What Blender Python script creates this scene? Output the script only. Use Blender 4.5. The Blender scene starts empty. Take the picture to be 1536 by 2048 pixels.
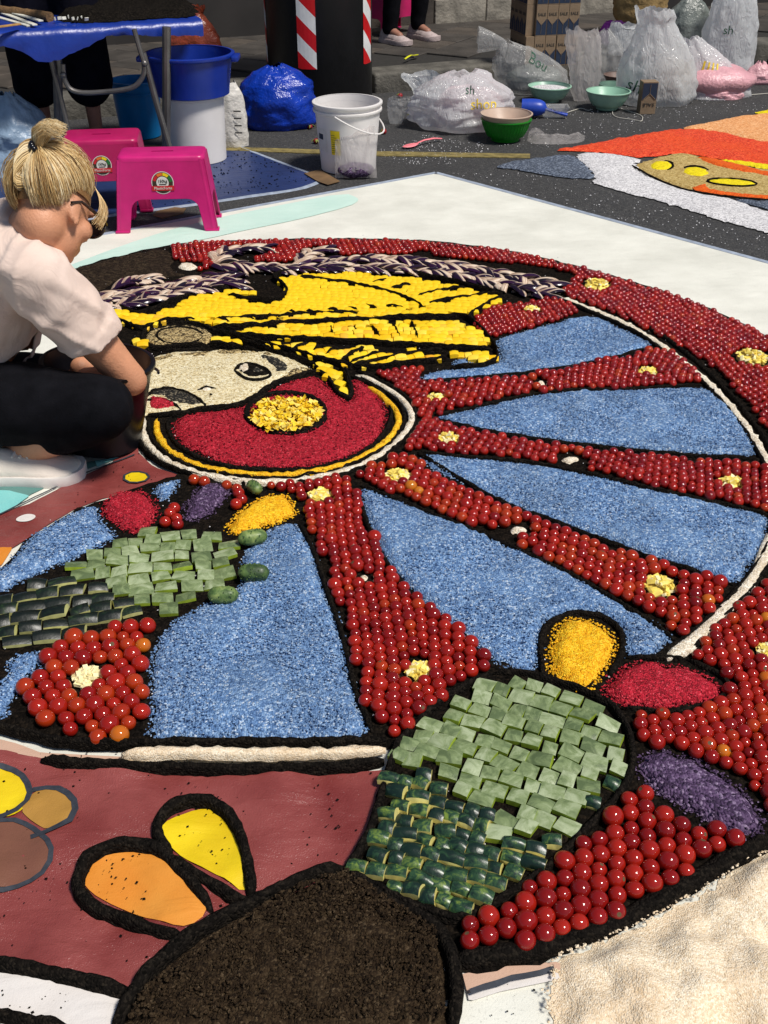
import bpy, bmesh, math, random
import numpy as np
from math import sin, cos, tan, pi, radians, sqrt, atan2
from mathutils import Vector, Matrix, Euler, noise
from mathutils.geometry import delaunay_2d_cdt
from mathutils.bvhtree import BVHTree

random.seed(7)
RNG = np.random.default_rng(11)
SC = bpy.context.scene
COL = SC.collection

# ------------------------------------------------------------------ camera, sky, sun, exposure
FPX, PITCH, CAMH = 2100.0, radians(33), 1.3
cam_d = bpy.data.cameras.new('camera')
cam = bpy.data.objects.new('camera', cam_d)
COL.objects.link(cam)
cam.location = (0, 0, CAMH)
cam.rotation_euler = (pi / 2 - PITCH, 0, 0)
cam_d.sensor_fit = 'HORIZONTAL'
cam_d.sensor_width = 36
cam_d.lens = 36 * FPX / 1536
cam_d.clip_start = 0.05
cam_d.clip_end = 500
SC.camera = cam
SUN_EL, SUN_AZ = radians(60), radians(124)      # azimuth from +Y, clockwise: light from camera right, a little behind
world = bpy.data.worlds.new('World')
SC.world = world
world.use_nodes = True
wn = world.node_tree
bgn = wn.nodes['Background']
sky = wn.nodes.new('ShaderNodeTexSky')
sky.sky_type = 'NISHITA'
sky.sun_disc = False
sky.sun_elevation = SUN_EL
sky.sun_rotation = SUN_AZ
wn.links.new(sky.outputs[0], bgn.inputs[0])
bgn.inputs[1].default_value = 0.06
sun_d = bpy.data.lights.new('sun', 'SUN')
sun_d.energy = 3.7
sun_d.angle = radians(11)
sun_d.color = (1.0, 0.95, 0.87)
sun = bpy.data.objects.new('sun', sun_d)
COL.objects.link(sun)
sdir = Vector((sin(SUN_AZ) * cos(SUN_EL), cos(SUN_AZ) * cos(SUN_EL), sin(SUN_EL)))
sun.rotation_euler = sdir.to_track_quat('Z', 'Y').to_euler()
sun.location = sdir * 20
SC.view_settings.view_transform = 'Standard'
SC.view_settings.look = 'None'
SC.view_settings.exposure = 0.15
SC.view_settings.gamma = 1.0

# ------------------------------------------------------------------ measuring: photo rows and columns -> metres on the ground
def ray(px, py):
    u = (px - 768) / FPX
    v = (py - 1024) / FPX
    return Vector((u, cos(PITCH) - v * sin(PITCH), -sin(PITCH) - v * cos(PITCH)))

def G(px, py, z=0.0):
    d = ray(px, py)
    t = (z - CAMH) / d.z
    return Vector((d.x * t, d.y * t, z))

def PY(px, py, Y):
    d = ray(px, py)
    t = Y / d.y
    return Vector((d.x * t, Y, CAMH + d.z * t))

def SC_AT(py, z=0.0):
    return FPX / ((z - CAMH) / ray(768, py).z)

def HGT(bx, by, ty, z=0.0):
    """height above level z of a point over ground pixel (bx, by) seen at row ty"""
    return PY(bx, ty, G(bx, by, z).y).z - z

def W(pts, z=0.0):
    return np.array([G(x, y, z).xy[:] for x, y in pts])

def proj(p):
    x, y, z = p[0], p[1], p[2] - CAMH
    dep = y * cos(PITCH) - z * sin(PITCH)
    up = y * sin(PITCH) + z * cos(PITCH)
    return 768 + FPX * x / dep, 1024 - FPX * up / dep, dep

# ------------------------------------------------------------------ objects
def tag(o, label=None, cat=None, group=None, kind=None):
    if label: o['label'] = label
    if cat: o['category'] = cat
    if group: o['group'] = group
    if kind: o['kind'] = kind
    return o

def link(name, me, parent=None, loc=None, rot=None):
    o = bpy.data.objects.new(name, me)
    COL.objects.link(o)
    if parent: o.parent = parent
    if loc is not None: o.location = loc
    if rot is not None: o.rotation_euler = rot
    return o

def thing(name, label, cat, loc=(0, 0, 0), rot=(0, 0, 0), group=None):
    o = link(name, None, None, loc, rot)
    o.empty_display_size = 0.05
    return tag(o, label, cat, group)

def copy_tree(o, parent=None):
    c = o.copy()
    COL.objects.link(c)
    c.parent = parent
    for ch in o.children:
        copy_tree(ch, c)
    return c

def mesh_np(name, V, F, mats, smooth=True, midx=None):
    me = bpy.data.meshes.new(name)
    V = np.asarray(V, dtype=np.float32)
    F = np.asarray(F, dtype=np.int32)
    n = F.shape[1]
    me.vertices.add(len(V)); me.vertices.foreach_set('co', V.ravel())
    me.loops.add(F.size); me.loops.foreach_set('vertex_index', F.ravel())
    me.polygons.add(len(F))
    me.polygons.foreach_set('loop_start', np.arange(0, F.size, n, dtype=np.int32))
    me.polygons.foreach_set('loop_total', np.full(len(F), n, dtype=np.int32))
    if midx is not None: me.polygons.foreach_set('material_index', np.asarray(midx, dtype=np.int32))
    me.polygons.foreach_set('use_smooth', np.full(len(F), smooth, dtype=bool))
    for m in (mats if isinstance(mats, (list, tuple)) else [mats]): me.materials.append(m)
    me.update(calc_edges=True); me.validate()
    return me

class MB:
    """collects shapes for one mesh"""
    def __init__(s): s.v, s.f, s.m = [], [], []; s.mi = 0
    def add(s, vs, fs):
        b = len(s.v)
        s.v += [tuple(v) for v in vs]
        s.f += [tuple(i + b for i in f) for f in fs]
        s.m += [s.mi] * len(fs)
        return s
    def box(s, c, d, rz=0, tilt=None):
        R = Matrix.Rotation(rz, 3, 'Z')
        if tilt is not None: R = R @ tilt
        vs = [Vector(c) + R @ Vector((x * d[0] / 2, y * d[1] / 2, z * d[2] / 2)) for z in (-1, 1) for y in (-1, 1) for x in (-1, 1)]
        return s.add(vs, [(0, 2, 3, 1), (4, 5, 7, 6), (0, 1, 5, 4), (2, 6, 7, 3), (0, 4, 6, 2), (1, 3, 7, 5)])
    def loft(s, rings, cap=(True, True), closed=True):
        n = len(rings[0]); vs = [p for r in rings for p in r]; fs = []
        for i in range(len(rings) - 1):
            for j in range(n if closed else n - 1):
                k = (j + 1) % n
                fs.append((i * n + j, i * n + k, (i + 1) * n + k, (i + 1) * n + j))
        if cap[0]: fs.append(tuple(range(n - 1, -1, -1)))
        if cap[1]: fs.append(tuple(range((len(rings) - 1) * n, len(rings) * n)))
        return s.add(vs, fs)
    def lathe(s, prof, n=32, c=(0, 0, 0), cap=(False, False), wob=None):
        rings = []
        for i, (r, z) in enumerate(prof):
            rings.append([(c[0] + r * cos(2 * pi * k / n), c[1] + r * sin(2 * pi * k / n), c[2] + z) for k in range(n)])
        return s.loft(rings, cap)
    def tube(s, pts, r, n=8, cap=True, flat=1.0):
        pts = [Vector(p) for p in pts]
        if not hasattr(r, '__len__'): r = [r] * len(pts)
        rings = []; prev = None
        for i, p in enumerate(pts):
            t = (pts[min(i + 1, len(pts) - 1)] - pts[max(i - 1, 0)])
            t = t.normalized() if t.length > 1e-9 else Vector((0, 0, 1))
            a = prev if prev is not None else (Vector((0, 0, 1)) if abs(t.z) < 0.9 else Vector((1, 0, 0)))
            u = (a - t * a.dot(t)); u = u.normalized() if u.length > 1e-6 else t.orthogonal().normalized()
            w = t.cross(u); prev = u
            rings.append([p + (u * cos(2 * pi * k / n) * flat + w * sin(2 * pi * k / n)) * r[i] for k in range(n)])
        return s.loft(rings, (cap, cap))
    def ell(s, c, rad, R=None, nu=16, nv=12):
        vs = []; R = R or Matrix.Identity(3)
        for i in range(nv + 1):
            th = pi * i / nv
            for k in range(nu):
                ph = 2 * pi * k / nu
                vs.append(Vector(c) + R @ Vector((rad[0] * sin(th) * cos(ph), rad[1] * sin(th) * sin(ph), rad[2] * cos(th))))
        fs = [(i * nu + k, (i + 1) * nu + k, (i + 1) * nu + (k + 1) % nu, i * nu + (k + 1) % nu) for i in range(nv) for k in range(nu)]
        return s.add(vs, fs)
    def prism(s, poly, z0, z1):
        n = len(poly)
        vs = [(x, y, z0) for x, y in poly] + [(x, y, z1) for x, y in poly]
        fs = [tuple(range(n - 1, -1, -1)), tuple(range(n, 2 * n))] + [(i, (i + 1) % n, n + (i + 1) % n, n + i) for i in range(n)]
        return s.add(vs, fs)
    def mesh(s, name, mats, smooth=True, bevel=0, seg=2, angle=35, merge=True):
        me = bpy.data.meshes.new(name)
        me.from_pydata(s.v, [], s.f)
        for m in (mats if isinstance(mats, (list, tuple)) else [mats]): me.materials.append(m)
        me.polygons.foreach_set('material_index', s.m)
        bm = bmesh.new(); bm.from_mesh(me)
        if merge: bmesh.ops.remove_doubles(bm, verts=bm.verts, dist=1e-6)
        bmesh.ops.recalc_face_normals(bm, faces=bm.faces)
        if bevel:
            ed = [e for e in bm.edges if len(e.link_faces) == 2 and e.calc_face_angle(0) > radians(30)]
            bmesh.ops.bevel(bm, geom=ed, offset=bevel, segments=seg, affect='EDGES', profile=0.5, clamp_overlap=True)
        bm.to_mesh(me); bm.free()
        if smooth:
            me.polygons.foreach_set('use_smooth', [True] * len(me.polygons))
            try: me.set_sharp_from_angle(angle=radians(angle))
            except Exception: pass
        me.update()
        return me
    def obj(s, name, mats, parent=None, loc=None, rot=None, **k):
        return link(name, s.mesh(name, mats, **k), parent, loc, rot)

def bake_remesh(mb, name, mats, voxel, smooth=3, decim=None):
    me = bpy.data.meshes.new('tmp'); me.from_pydata(mb.v, [], mb.f); me.update()
    o = bpy.data.objects.new('tmp', me); COL.objects.link(o)
    m = o.modifiers.new('r', 'REMESH'); m.mode = 'VOXEL'; m.voxel_size = voxel
    if smooth:
        m2 = o.modifiers.new('s', 'SMOOTH'); m2.iterations = smooth; m2.factor = 0.5
    dg = bpy.context.evaluated_depsgraph_get(); dg.update()
    res = bpy.data.meshes.new_from_object(o.evaluated_get(dg))
    bpy.data.objects.remove(o)
    res.name = name
    res.materials.clear()
    for q in (mats if isinstance(mats, (list, tuple)) else [mats]): res.materials.append(q)
    res.polygons.foreach_set('use_smooth', [True] * len(res.polygons))
    return res

def displace(me, fn):
    n = len(me.vertices)
    co = np.empty(n * 3, np.float32); me.vertices.foreach_get('co', co); co = co.reshape(-1, 3)
    no = np.array([v.normal[:] for v in me.vertices])
    d = np.array([fn(Vector(c), Vector(q)) for c, q in zip(co.tolist(), no.tolist())])
    co = co + (no * d[:, None] if d.ndim == 1 else d)
    me.vertices.foreach_set('co', co.astype(np.float32).ravel()); me.update()

_fonts = {}
def text_mesh(txt, size, mat, name='lettering', ext=0.0004):
    key = (txt, size, mat.name)
    if key in _fonts: return _fonts[key]
    cu = bpy.data.curves.new('t', 'FONT'); cu.body = txt; cu.size = size; cu.align_x = 'CENTER'; cu.align_y = 'CENTER'; cu.extrude = ext; cu.resolution_u = 3
    o = bpy.data.objects.new('t', cu); COL.objects.link(o)
    dg = bpy.context.evaluated_depsgraph_get(); dg.update()
    me = bpy.data.meshes.new_from_object(o.evaluated_get(dg)); bpy.data.objects.remove(o)
    me.name = name; me.materials.clear(); me.materials.append(mat)
    _fonts[key] = me
    return me

# ------------------------------------------------------------------ plane geometry helpers
def chaikin(P, it=1, closed=True):
    P = np.asarray(P, float)
    for _ in range(it):
        Q = np.roll(P, -1, 0) if closed else P[1:]
        A = P if closed else P[:-1]
        R = np.empty((2 * len(A), 2)); R[0::2] = A * .78 + Q * .22; R[1::2] = A * .22 + Q * .78
        if not closed: R = np.vstack([P[:1], R, P[-1:]])
        P = R
    return P

def resample(P, step, closed=True):
    P = np.asarray(P, float)
    Q = np.vstack([P, P[:1]]) if closed else P
    L = np.r_[0, np.cumsum(np.linalg.norm(np.diff(Q, axis=0), axis=1))]
    n = max(4, int(round(L[-1] / step)))
    s = np.linspace(0, L[-1], n + (0 if closed else 1), endpoint=not closed)
    return np.c_[np.interp(s, L, Q[:, 0]), np.interp(s, L, Q[:, 1])]

def inside(pts, poly):
    x, y = pts[:, 0], pts[:, 1]
    r = np.zeros(len(pts), bool)
    n = len(poly); j = n - 1
    for i in range(n):
        xi, yi = poly[i]; xj, yj = poly[j]
        c = ((yi > y) != (yj > y)) & (x < (xj - xi) * (y - yi) / (yj - yi + 1e-15) + xi)
        r ^= c; j = i
    return r

def dist(pts, poly, closed=True):
    A = np.asarray(poly, float); B = np.roll(A, -1, 0) if closed else A[1:]
    if not closed: A = A[:-1]
    d = np.full(len(pts), 1e9)
    for a, b in zip(A, B):
        ab = b - a; t = np.clip(((pts - a) @ ab) / (ab @ ab + 1e-15), 0, 1)
        d = np.minimum(d, np.linalg.norm(pts - (a + t[:, None] * ab), axis=1))
    return d

def fbm(x, y, s, seed=0.0, oct=3):
    return noise.fractal(Vector((x * s + seed * 7.1, y * s - seed * 3.3, seed)), 1.0, 2.0, oct)

GRAIN_SPOTS = []      # (x, y, z, colour key) of loose grains

def fill(name, px, mat, base=0.008, h=0.012, edge=0.014, res=0.014, amp=0.002, nscale=40, jit=0.0025, zpix=0.012, smooth_it=1,
         parent=None, world=None, seed=None, lumps=0.0, lscale=9, shade=True, flat=False):
    """a heap laid on the ground: a raised sheet with ragged sloping edges"""
    P = W(px, zpix) if world is None else np.asarray(world, float)
    seed = random.random() * 50 if seed is None else seed
    P = chaikin(P, smooth_it) if smooth_it else P
    res = min(res, max(0.006, np.linalg.norm(np.diff(P, axis=0), axis=1).sum() / 26))
    P = resample(P, res * 0.8)
    if jit: P = P + RNG.normal(0, jit, P.shape)
    mn, mx = P.min(0), P.max(0)
    gx, gy = np.meshgrid(np.arange(mn[0], mx[0], res), np.arange(mn[1], mx[1], res * 0.87))
    gx[1::2] += res / 2
    Q = np.c_[gx.ravel(), gy.ravel()] + RNG.normal(0, res * 0.14, (gx.size, 2))
    Q = Q[inside(Q, P)]
    if len(Q):
        d = dist(Q, P); k = d > res * 0.4; Q, d = Q[k], d[k]
    else: d = np.zeros(0)
    n = len(P)
    r = delaunay_2d_cdt([Vector(p) for p in np.vstack([P, Q])], [], [list(range(n))], 1, 1e-6)
    V2, F, org = r[0], r[2], r[3]
    dd = np.r_[np.zeros(n), d]
    V = []
    for v, og in zip(V2, org):
        t = dd[og[0]] if og else 0.0
        t = min(1, t / edge); t = t * t * (3 - 2 * t)
        z = base - 0.004 + (h + 0.004) * t
        if t > 0:
            z += t * amp * fbm(v.x, v.y, nscale, seed)
            if lumps: z += t * lumps * fbm(v.x, v.y, lscale, seed + 3, 2)
        if flat: z = base + amp * max(0.0, fbm(v.x, v.y, nscale, 1.0) + 0.25)
        V.append((v.x, v.y, max(z, base - 0.004)))
    F = [f if len(f) == 3 else f[:3] for f in F]
    me = mesh_np(name, V, F, mat, smooth=shade)
    o = link(name, me, parent)
    o['_n'] = 1; del o['_n']
    return o, P

def ridge(mb, pts_w, w, h, base=0.004, step=0.010, amp=0.0022, n=7, taper=True, seed=None):
    """a squeezed line of soil along a path"""
    P = resample(chaikin(np.asarray(pts_w, float), 2, False), step, False)
    seed = random.random() * 90 if seed is None else seed
    rings = []
    m = len(P)
    for i in range(m):
        t = P[min(i + 1, m - 1)] - P[max(i - 1, 0)]; t = t / (np.linalg.norm(t) + 1e-9)
        nn = np.array([-t[1], t[0]])
        k = 1.0
        if taper: k = min(1, (0.35 + min(i, m - 1 - i) * 0.3))
        ww = w * k * (1 + 0.16 * fbm(P[i][0], P[i][1], 30, seed)); hh = h * k * (1 + 0.22 * fbm(P[i][0], P[i][1], 24, seed + 9))
        r = []
        for j in range(n):
            a = pi * j / (n - 1)
            x = cos(a) * ww / 2; z = sin(a) ** 0.75 * hh if 0 < j < n - 1 else -0.003
            q = P[i] + nn * x
            e = fbm(q[0] * 1.0, q[1], 95, seed + j, 2) * amp
            r.append((q[0] + nn[0] * e, q[1] + nn[1] * e, base + z + e * (0 < j < n - 1)))
        rings.append(r)
    mb.loft(rings, (True, True), closed=False)
# ------------------------------------------------------------------ materials
def srgb(r, g, b):
    f = lambda c: ((c / 255 + 0.055) / 1.055) ** 2.4 if c > 10 else c / 255 / 12.92
    return (f(r), f(g), f(b))

class N:
    def __init__(s, name):
        s.m = bpy.data.materials.new(name); s.m.use_nodes = True
        s.t = s.m.node_tree; s.b = s.t.nodes['Principled BSDF']; s.out = s.t.nodes['Material Output']
    def n(s, typ, **k):
        x = s.t.nodes.new('ShaderNode' + typ)
        for a, b in k.items(): setattr(x, a, b)
        return x
    def l(s, a, b): s.t.links.new(a, b)
    def coord(s, kind='Object'):
        return s.n('TexCoord').outputs[kind]
    def noise(s, vec, scale, detail=3, rough=0.55, dist=0):
        x = s.n('TexNoise'); x.inputs['Scale'].default_value = scale; x.inputs['Detail'].default_value = detail
        x.inputs['Roughness'].default_value = rough; x.inputs['Distortion'].default_value = dist
        s.l(vec, x.inputs['Vector']); return x
    def voro(s, vec, scale, feature='F1'):
        x = s.n('TexVoronoi'); x.feature = feature; x.inputs['Scale'].default_value = scale; s.l(vec, x.inputs['Vector']); return x
    def ramp(s, fac, stops, interp='LINEAR'):
        x = s.n('ValToRGB'); e = x.color_ramp.elements; x.color_ramp.interpolation = interp
        while len(e) > 1: e.remove(e[0])
        e[0].position = stops[0][0]; e[0].color = (*stops[0][1], 1)
        for p, c in stops[1:]:
            q = e.new(p); q.color = (*c, 1)
        s.l(fac, x.inputs[0]); return x.outputs[0]
    def mix(s, fac, a, b, mode='MIX'):
        x = s.n('Mix'); x.data_type = 'RGBA'; x.blend_type = mode
        for i, val in ((0, fac), (6, a), (7, b)):
            if hasattr(val, 'node'): s.l(val, x.inputs[i])
            else: x.inputs[i].default_value = val if i == 0 else (*val, 1)
        return x.outputs[2]
    def math(s, op, a, b=0.5):
        x = s.n('Math'); x.operation = op
        for i, val in ((0, a), (1, b)):
            if hasattr(val, 'node'): s.l(val, x.inputs[i])
            else: x.inputs[i].default_value = val
        return x.outputs[0]
    def bump(s, h, strength, dist, prev=None):
        x = s.n('Bump'); x.inputs['Strength'].default_value = strength; x.inputs['Distance'].default_value = dist
        s.l(h, x.inputs['Height'])
        if prev is not None: s.l(prev, x.inputs['Normal'])
        return x.outputs[0]
    def fin(s, col=None, rough=None, normal=None, **k):
        B = s.b
        if col is not None:
            if hasattr(col, 'node'): s.l(col, B.inputs['Base Color'])
            else: B.inputs['Base Color'].default_value = (*col, 1)
        if rough is not None:
            if hasattr(rough, 'node'): s.l(rough, B.inputs['Roughness'])
            else: B.inputs['Roughness'].default_value = rough
        if normal is not None: s.l(normal, B.inputs['Normal'])
        for a, b in k.items(): B.inputs[a.replace('_', ' ')].default_value = b
        return s.m

def mul(c, k): return tuple(min(1, max(0, x * k)) for x in c)

def plain(name, col, rough=0.5, var=0.12, scale=18, bump=0.0, bscale=120, metal=0, **k):
    m = N(name); c = m.coord()
    nz = m.noise(c, scale, 4)
    colr = m.ramp(nz.outputs['Fac'], [(0.3, mul(col, 1 - var)), (0.7, mul(col, 1 + var))])
    nr = None
    if bump:
        nr = m.bump(m.noise(c, bscale, 3).outputs['Fac'], 1.0, bump)
    r = m.math('ADD', m.math('MULTIPLY', m.noise(c, scale * 2.3, 3).outputs['Fac'], 0.16), rough - 0.08)
    return m.fin(colr, r, nr, Metallic=metal, **k)

def granular(name, cols, scale, dist=0.002, rough=0.75, patch=0.2, patch_col=None, pscale=7, spec=0.3):
    """loose grains: every cell has its own shade, with broad drifts of tone"""
    m = N(name); c = m.coord()
    v = m.voro(c, scale)
    sep = m.n('SeparateColor'); m.l(v.outputs['Color'], sep.inputs[0])
    col = m.ramp(sep.outputs[0], cols)
    if patch:
        p = m.noise(c, pscale, 4)
        f = m.math('MULTIPLY', m.ramp(p.outputs['Fac'], [(0.42, (0, 0, 0)), (0.68, (1, 1, 1))]), patch)
        col = m.mix(f, col, patch_col or (0.02, 0.02, 0.02))
    b1 = m.bump(v.outputs['Distance'], 1.0, -dist)
    b2 = m.bump(m.noise(c, scale * 0.23, 4).outputs['Fac'], 0.8, dist * 2.2, b1)
    return m.fin(col, rough, b2, Specular_IOR_Level=spec)

MAT = {}
# ground
def road_mat():
    m = N('asphalt'); c = m.coord()
    v = m.voro(c, 170); sep = m.n('SeparateColor'); m.l(v.outputs['Color'], sep.inputs[0])
    col = m.ramp(sep.outputs[0], [(0, (0.028, 0.028, 0.030)), (0.55, (0.055, 0.055, 0.057)), (0.93, (0.075, 0.073, 0.07)), (1, (0.13, 0.125, 0.12))])
    f = m.noise(c, 1.6, 5); col = m.mix(m.ramp(f.outputs['Fac'], [(0.35, (0, 0, 0)), (0.75, (0.55, 0.55, 0.55))]), col, (0.032, 0.031, 0.031))
    f2 = m.noise(c, 14, 4); col = m.mix(m.ramp(f2.outputs['Fac'], [(0.6, (0, 0, 0)), (0.8, (0.25, 0.25, 0.25))]), col, (0.09, 0.085, 0.08))
    return m.fin(col, 0.82, m.bump(v.outputs['Distance'], 0.9, -0.004, m.bump(m.noise(c, 60, 3).outputs['Fac'], 0.6, 0.006)), Specular_IOR_Level=0.3)
MAT['asphalt'] = road_mat()
MAT['line_paint'] = plain('worn_yellow_paint', (0.20, 0.155, 0.05), 0.8, 0.45, 26, 0.003, 150)
MAT['kerb'] = plain('kerb_stone', (0.095, 0.088, 0.075), 0.85, 0.5, 9, 0.006, 60)
MAT['slab'] = plain('paving_slab', (0.042, 0.036, 0.031), 0.7, 0.45, 5, 0.003, 70)
MAT['slab2'] = plain('paving_slab_brown', (0.056, 0.045, 0.036), 0.72, 0.4, 6, 0.003, 70)
MAT['joint'] = plain('paving_joint', (0.02, 0.018, 0.016), 0.95, 0.3, 30)
MAT['travertine'] = plain('wall_stone', (0.26, 0.235, 0.195), 0.75, 0.45, 7, 0.008, 30)
MAT['dark_wall'] = plain('dark_wall', (0.022, 0.019, 0.018), 0.7, 0.3, 4)
MAT['shutter'] = plain('grey_shutter', (0.10, 0.10, 0.11), 0.5, 0.3, 4)
# canvas print
def canvas_mat(name, col, col2, gloss=0.42, weave=0.0006, wr=0.004, speck=0.12):
    m = N(name); c = m.coord()
    n1 = m.noise(c, 5, 5); colr = m.ramp(n1.outputs['Fac'], [(0.3, col), (0.72, col2)])
    sp = m.noise(c, 260, 2); f = m.math('MULTIPLY', m.ramp(sp.outputs['Fac'], [(0.60, (0, 0, 0)), (0.72, (1, 1, 1))]), speck)
    colr = m.mix(f, colr, mul(col, 0.35))
    st = m.n('Mapping'); st.inputs['Rotation'].default_value = (0, 0, 0.5); st.inputs['Scale'].default_value = (1, 2.2, 1); m.l(c, st.inputs[0])
    b = m.bump(m.noise(st.outputs[0], 9, 3, 0.5, 0.6).outputs['Fac'], 0.9, wr, m.bump(m.noise(c, 420, 2).outputs['Fac'], 0.8, weave))
    return m.fin(colr, m.math('ADD', m.math('MULTIPLY', n1.outputs['Fac'], 0.2), gloss - 0.1), b)
MAT['canvas'] = canvas_mat('canvas_white', srgb(232, 231, 220), srgb(208, 207, 196), 0.62, wr=0.004, speck=0.4)
MAT['p_mint'] = canvas_mat('print_mint', srgb(188, 218, 206), srgb(200, 226, 214), 0.6)
MAT['p_maroon'] = canvas_mat('print_maroon', srgb(108, 40, 38), srgb(158, 84, 80), 0.30, weave=0.0016, wr=0.007, speck=0.05)  # paler pink tone painted in for the sheen on the dark red
MAT['p_teal'] = canvas_mat('print_teal', srgb(86, 130, 124), srgb(98, 142, 136), 0.45)
MAT['p_aqua'] = canvas_mat('print_aqua', srgb(120, 196, 194), srgb(140, 206, 202), 0.45)
MAT['p_yellow'] = canvas_mat('print_yellow', srgb(238, 212, 28), srgb(204, 164, 4), 0.45)
MAT['p_ochre'] = canvas_mat('print_ochre', srgb(178, 134, 60), srgb(164, 120, 56), 0.4)
MAT['p_brown'] = canvas_mat('print_brown', srgb(124, 84, 64), srgb(112, 70, 58), 0.36)
MAT['p_orange'] = canvas_mat('print_orange', srgb(226, 152, 62), srgb(206, 112, 16), 0.45)
MAT['p_white'] = canvas_mat('print_white', srgb(226, 222, 218), srgb(214, 206, 200), 0.3, wr=0.006)
MAT['p_skin'] = canvas_mat('print_skin', srgb(206, 172, 150), srgb(196, 160, 138), 0.45)
MAT['p_line'] = plain('print_dark_line', srgb(52, 56, 64), 0.5, 0.3, 90)
MAT['p_blue'] = canvas_mat('sheet_blue', srgb(42, 60, 108), srgb(30, 44, 82), 0.4, wr=0.006, speck=0.5)
MAT['p_border'] = plain('sheet_border', srgb(150, 160, 176), 0.6, 0.25, 30)
# soils, grains
MAT['soil_bed'] = granular('black_soil', [(0, (0.003, 0.0025, 0.002)), (0.6, (0.0075, 0.006, 0.005)), (1, (0.018, 0.013, 0.009))], 170, 0.004, 0.95, 0.25, (0.012, 0.008, 0.005), 20, 0.05)
MAT['soil'] = granular('outline_soil', [(0, (0.0035, 0.003, 0.0025)), (0.6, (0.0085, 0.007, 0.006)), (1, (0.020, 0.016, 0.012))], 240, 0.003, 0.95, 0.2, (0.013, 0.010, 0.008), 30, 0.05)
MAT['brown_soil'] = granular('brown_soil', [(0, (0.012, 0.007, 0.004)), (0.5, (0.034, 0.021, 0.011)), (0.9, (0.055, 0.036, 0.019)), (1, (0.09, 0.062, 0.036))], 270, 0.003, 0.95, 0.35, (0.020, 0.012, 0.006), 9, 0.12)
MAT['dark_brown'] = granular('dark_brown_soil', [(0, (0.010, 0.006, 0.004)), (0.6, (0.026, 0.017, 0.010)), (1, (0.05, 0.034, 0.02))], 130, 0.004, 0.95, 0.3, (0.014, 0.009, 0.006), 14, 0.12)
B = lambda r, g, b: srgb(r, g, b)
MAT['blue'] = granular('blue_salt', [(0, B(58, 88, 132)), (0.3, B(88, 124, 172)), (0.62, B(112, 148, 194)), (0.86, B(146, 176, 210)), (1, B(200, 214, 230))], 270, 0.0028, 0.65, 0.30, B(82, 100, 124), 7)
MAT['red'] = granular('red_salt', [(0, B(120, 6, 22)), (0.5, B(178, 20, 42)), (0.85, B(206, 36, 58)), (1, B(226, 80, 92))], 330, 0.003, 0.65, 0.15, B(110, 6, 20), 14)
MAT['yellow'] = granular('yellow_salt', [(0, B(206, 134, 0)), (0.5, B(246, 188, 8)), (1, B(255, 216, 60))], 360, 0.002, 0.7, 0.3, B(226, 150, 4), 22)
MAT['purple'] = granular('purple_salt', [(0, B(40, 26, 50)), (0.5, B(80, 58, 92)), (0.85, B(106, 84, 118)), (1, B(150, 130, 160))], 210, 0.004, 0.75, 0.22, B(52, 36, 62), 16)
MAT['white_sand'] = granular('white_sand', [(0, B(190, 174, 150)), (0.5, B(232, 220, 198)), (1, B(250, 244, 230))], 300, 0.002, 0.85, 0.35, B(186, 160, 124), 26)
MAT['beige_sand'] = granular('beige_sand', [(0, B(212, 190, 158)), (0.5, B(234, 216, 188)), (1, B(248, 236, 214))], 420, 0.0012, 0.95, 0.35, B(212, 176, 134), 10, 0.1)
MAT['face_sand'] = granular('face_sand', [(0, B(150, 128, 84)), (0.35, B(216, 200, 156)), (0.7, B(234, 222, 184)), (1, B(246, 240, 214))], 280, 0.0022, 0.85, 0.35, B(206, 184, 136), 12)
MAT['speckle_sand'] = granular('speckled_sand', [(0, B(30, 24, 16)), (0.35, B(96, 80, 52)), (0.6, B(168, 144, 96)), (1, B(214, 192, 140))], 230, 0.0025, 0.9, 0.2, B(70, 56, 36), 20)
MAT['dark_speckle'] = granular('dark_speckled_sand', [(0, B(14, 12, 10)), (0.7, B(44, 42, 38)), (1, B(130, 120, 100))], 230, 0.0025, 0.9, 0.2, B(16, 14, 12), 20)
MAT['sun_red'] = granular('orange_red_salt', [(0, B(170, 34, 10)), (0.5, B(226, 60, 30)), (1, B(246, 110, 66))], 190, 0.003, 0.7, 0.5, B(232, 84, 20), 3)
MAT['peach'] = granular('peach_salt', [(0, B(196, 120, 62)), (0.5, B(234, 164, 104)), (1, B(248, 200, 150))], 190, 0.003, 0.7, 0.2, B(226, 150, 84), 5)
MAT['gritwhite'] = granular('white_salt', [(0, B(160, 158, 160)), (0.5, B(216, 214, 216)), (1, B(244, 242, 242))], 190, 0.003, 0.75, 0.2, B(180, 178, 184), 5)
MAT['gritgrey'] = granular('slate_salt', [(0, B(44, 50, 62)), (0.6, B(88, 98, 116)), (1, B(140, 150, 166))], 190, 0.003, 0.8, 0.3, B(60, 66, 76), 5)
MAT['tan'] = granular('tan_salt', [(0, B(140, 112, 56)), (0.5, B(186, 158, 94)), (1, B(214, 192, 132))], 190, 0.003, 0.75, 0.2, B(160, 130, 70), 6)
MAT['bright_yellow'] = granular('bright_yellow_salt', [(0, B(214, 190, 0)), (1, B(252, 232, 20))], 190, 0.003, 0.7, 0.1, B(230, 180, 0), 8)
MAT['orange'] = granular('orange_salt', [(0, B(200, 70, 8)), (1, B(242, 110, 20))], 190, 0.003, 0.7, 0.1, B(220, 80, 10), 8)
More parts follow.
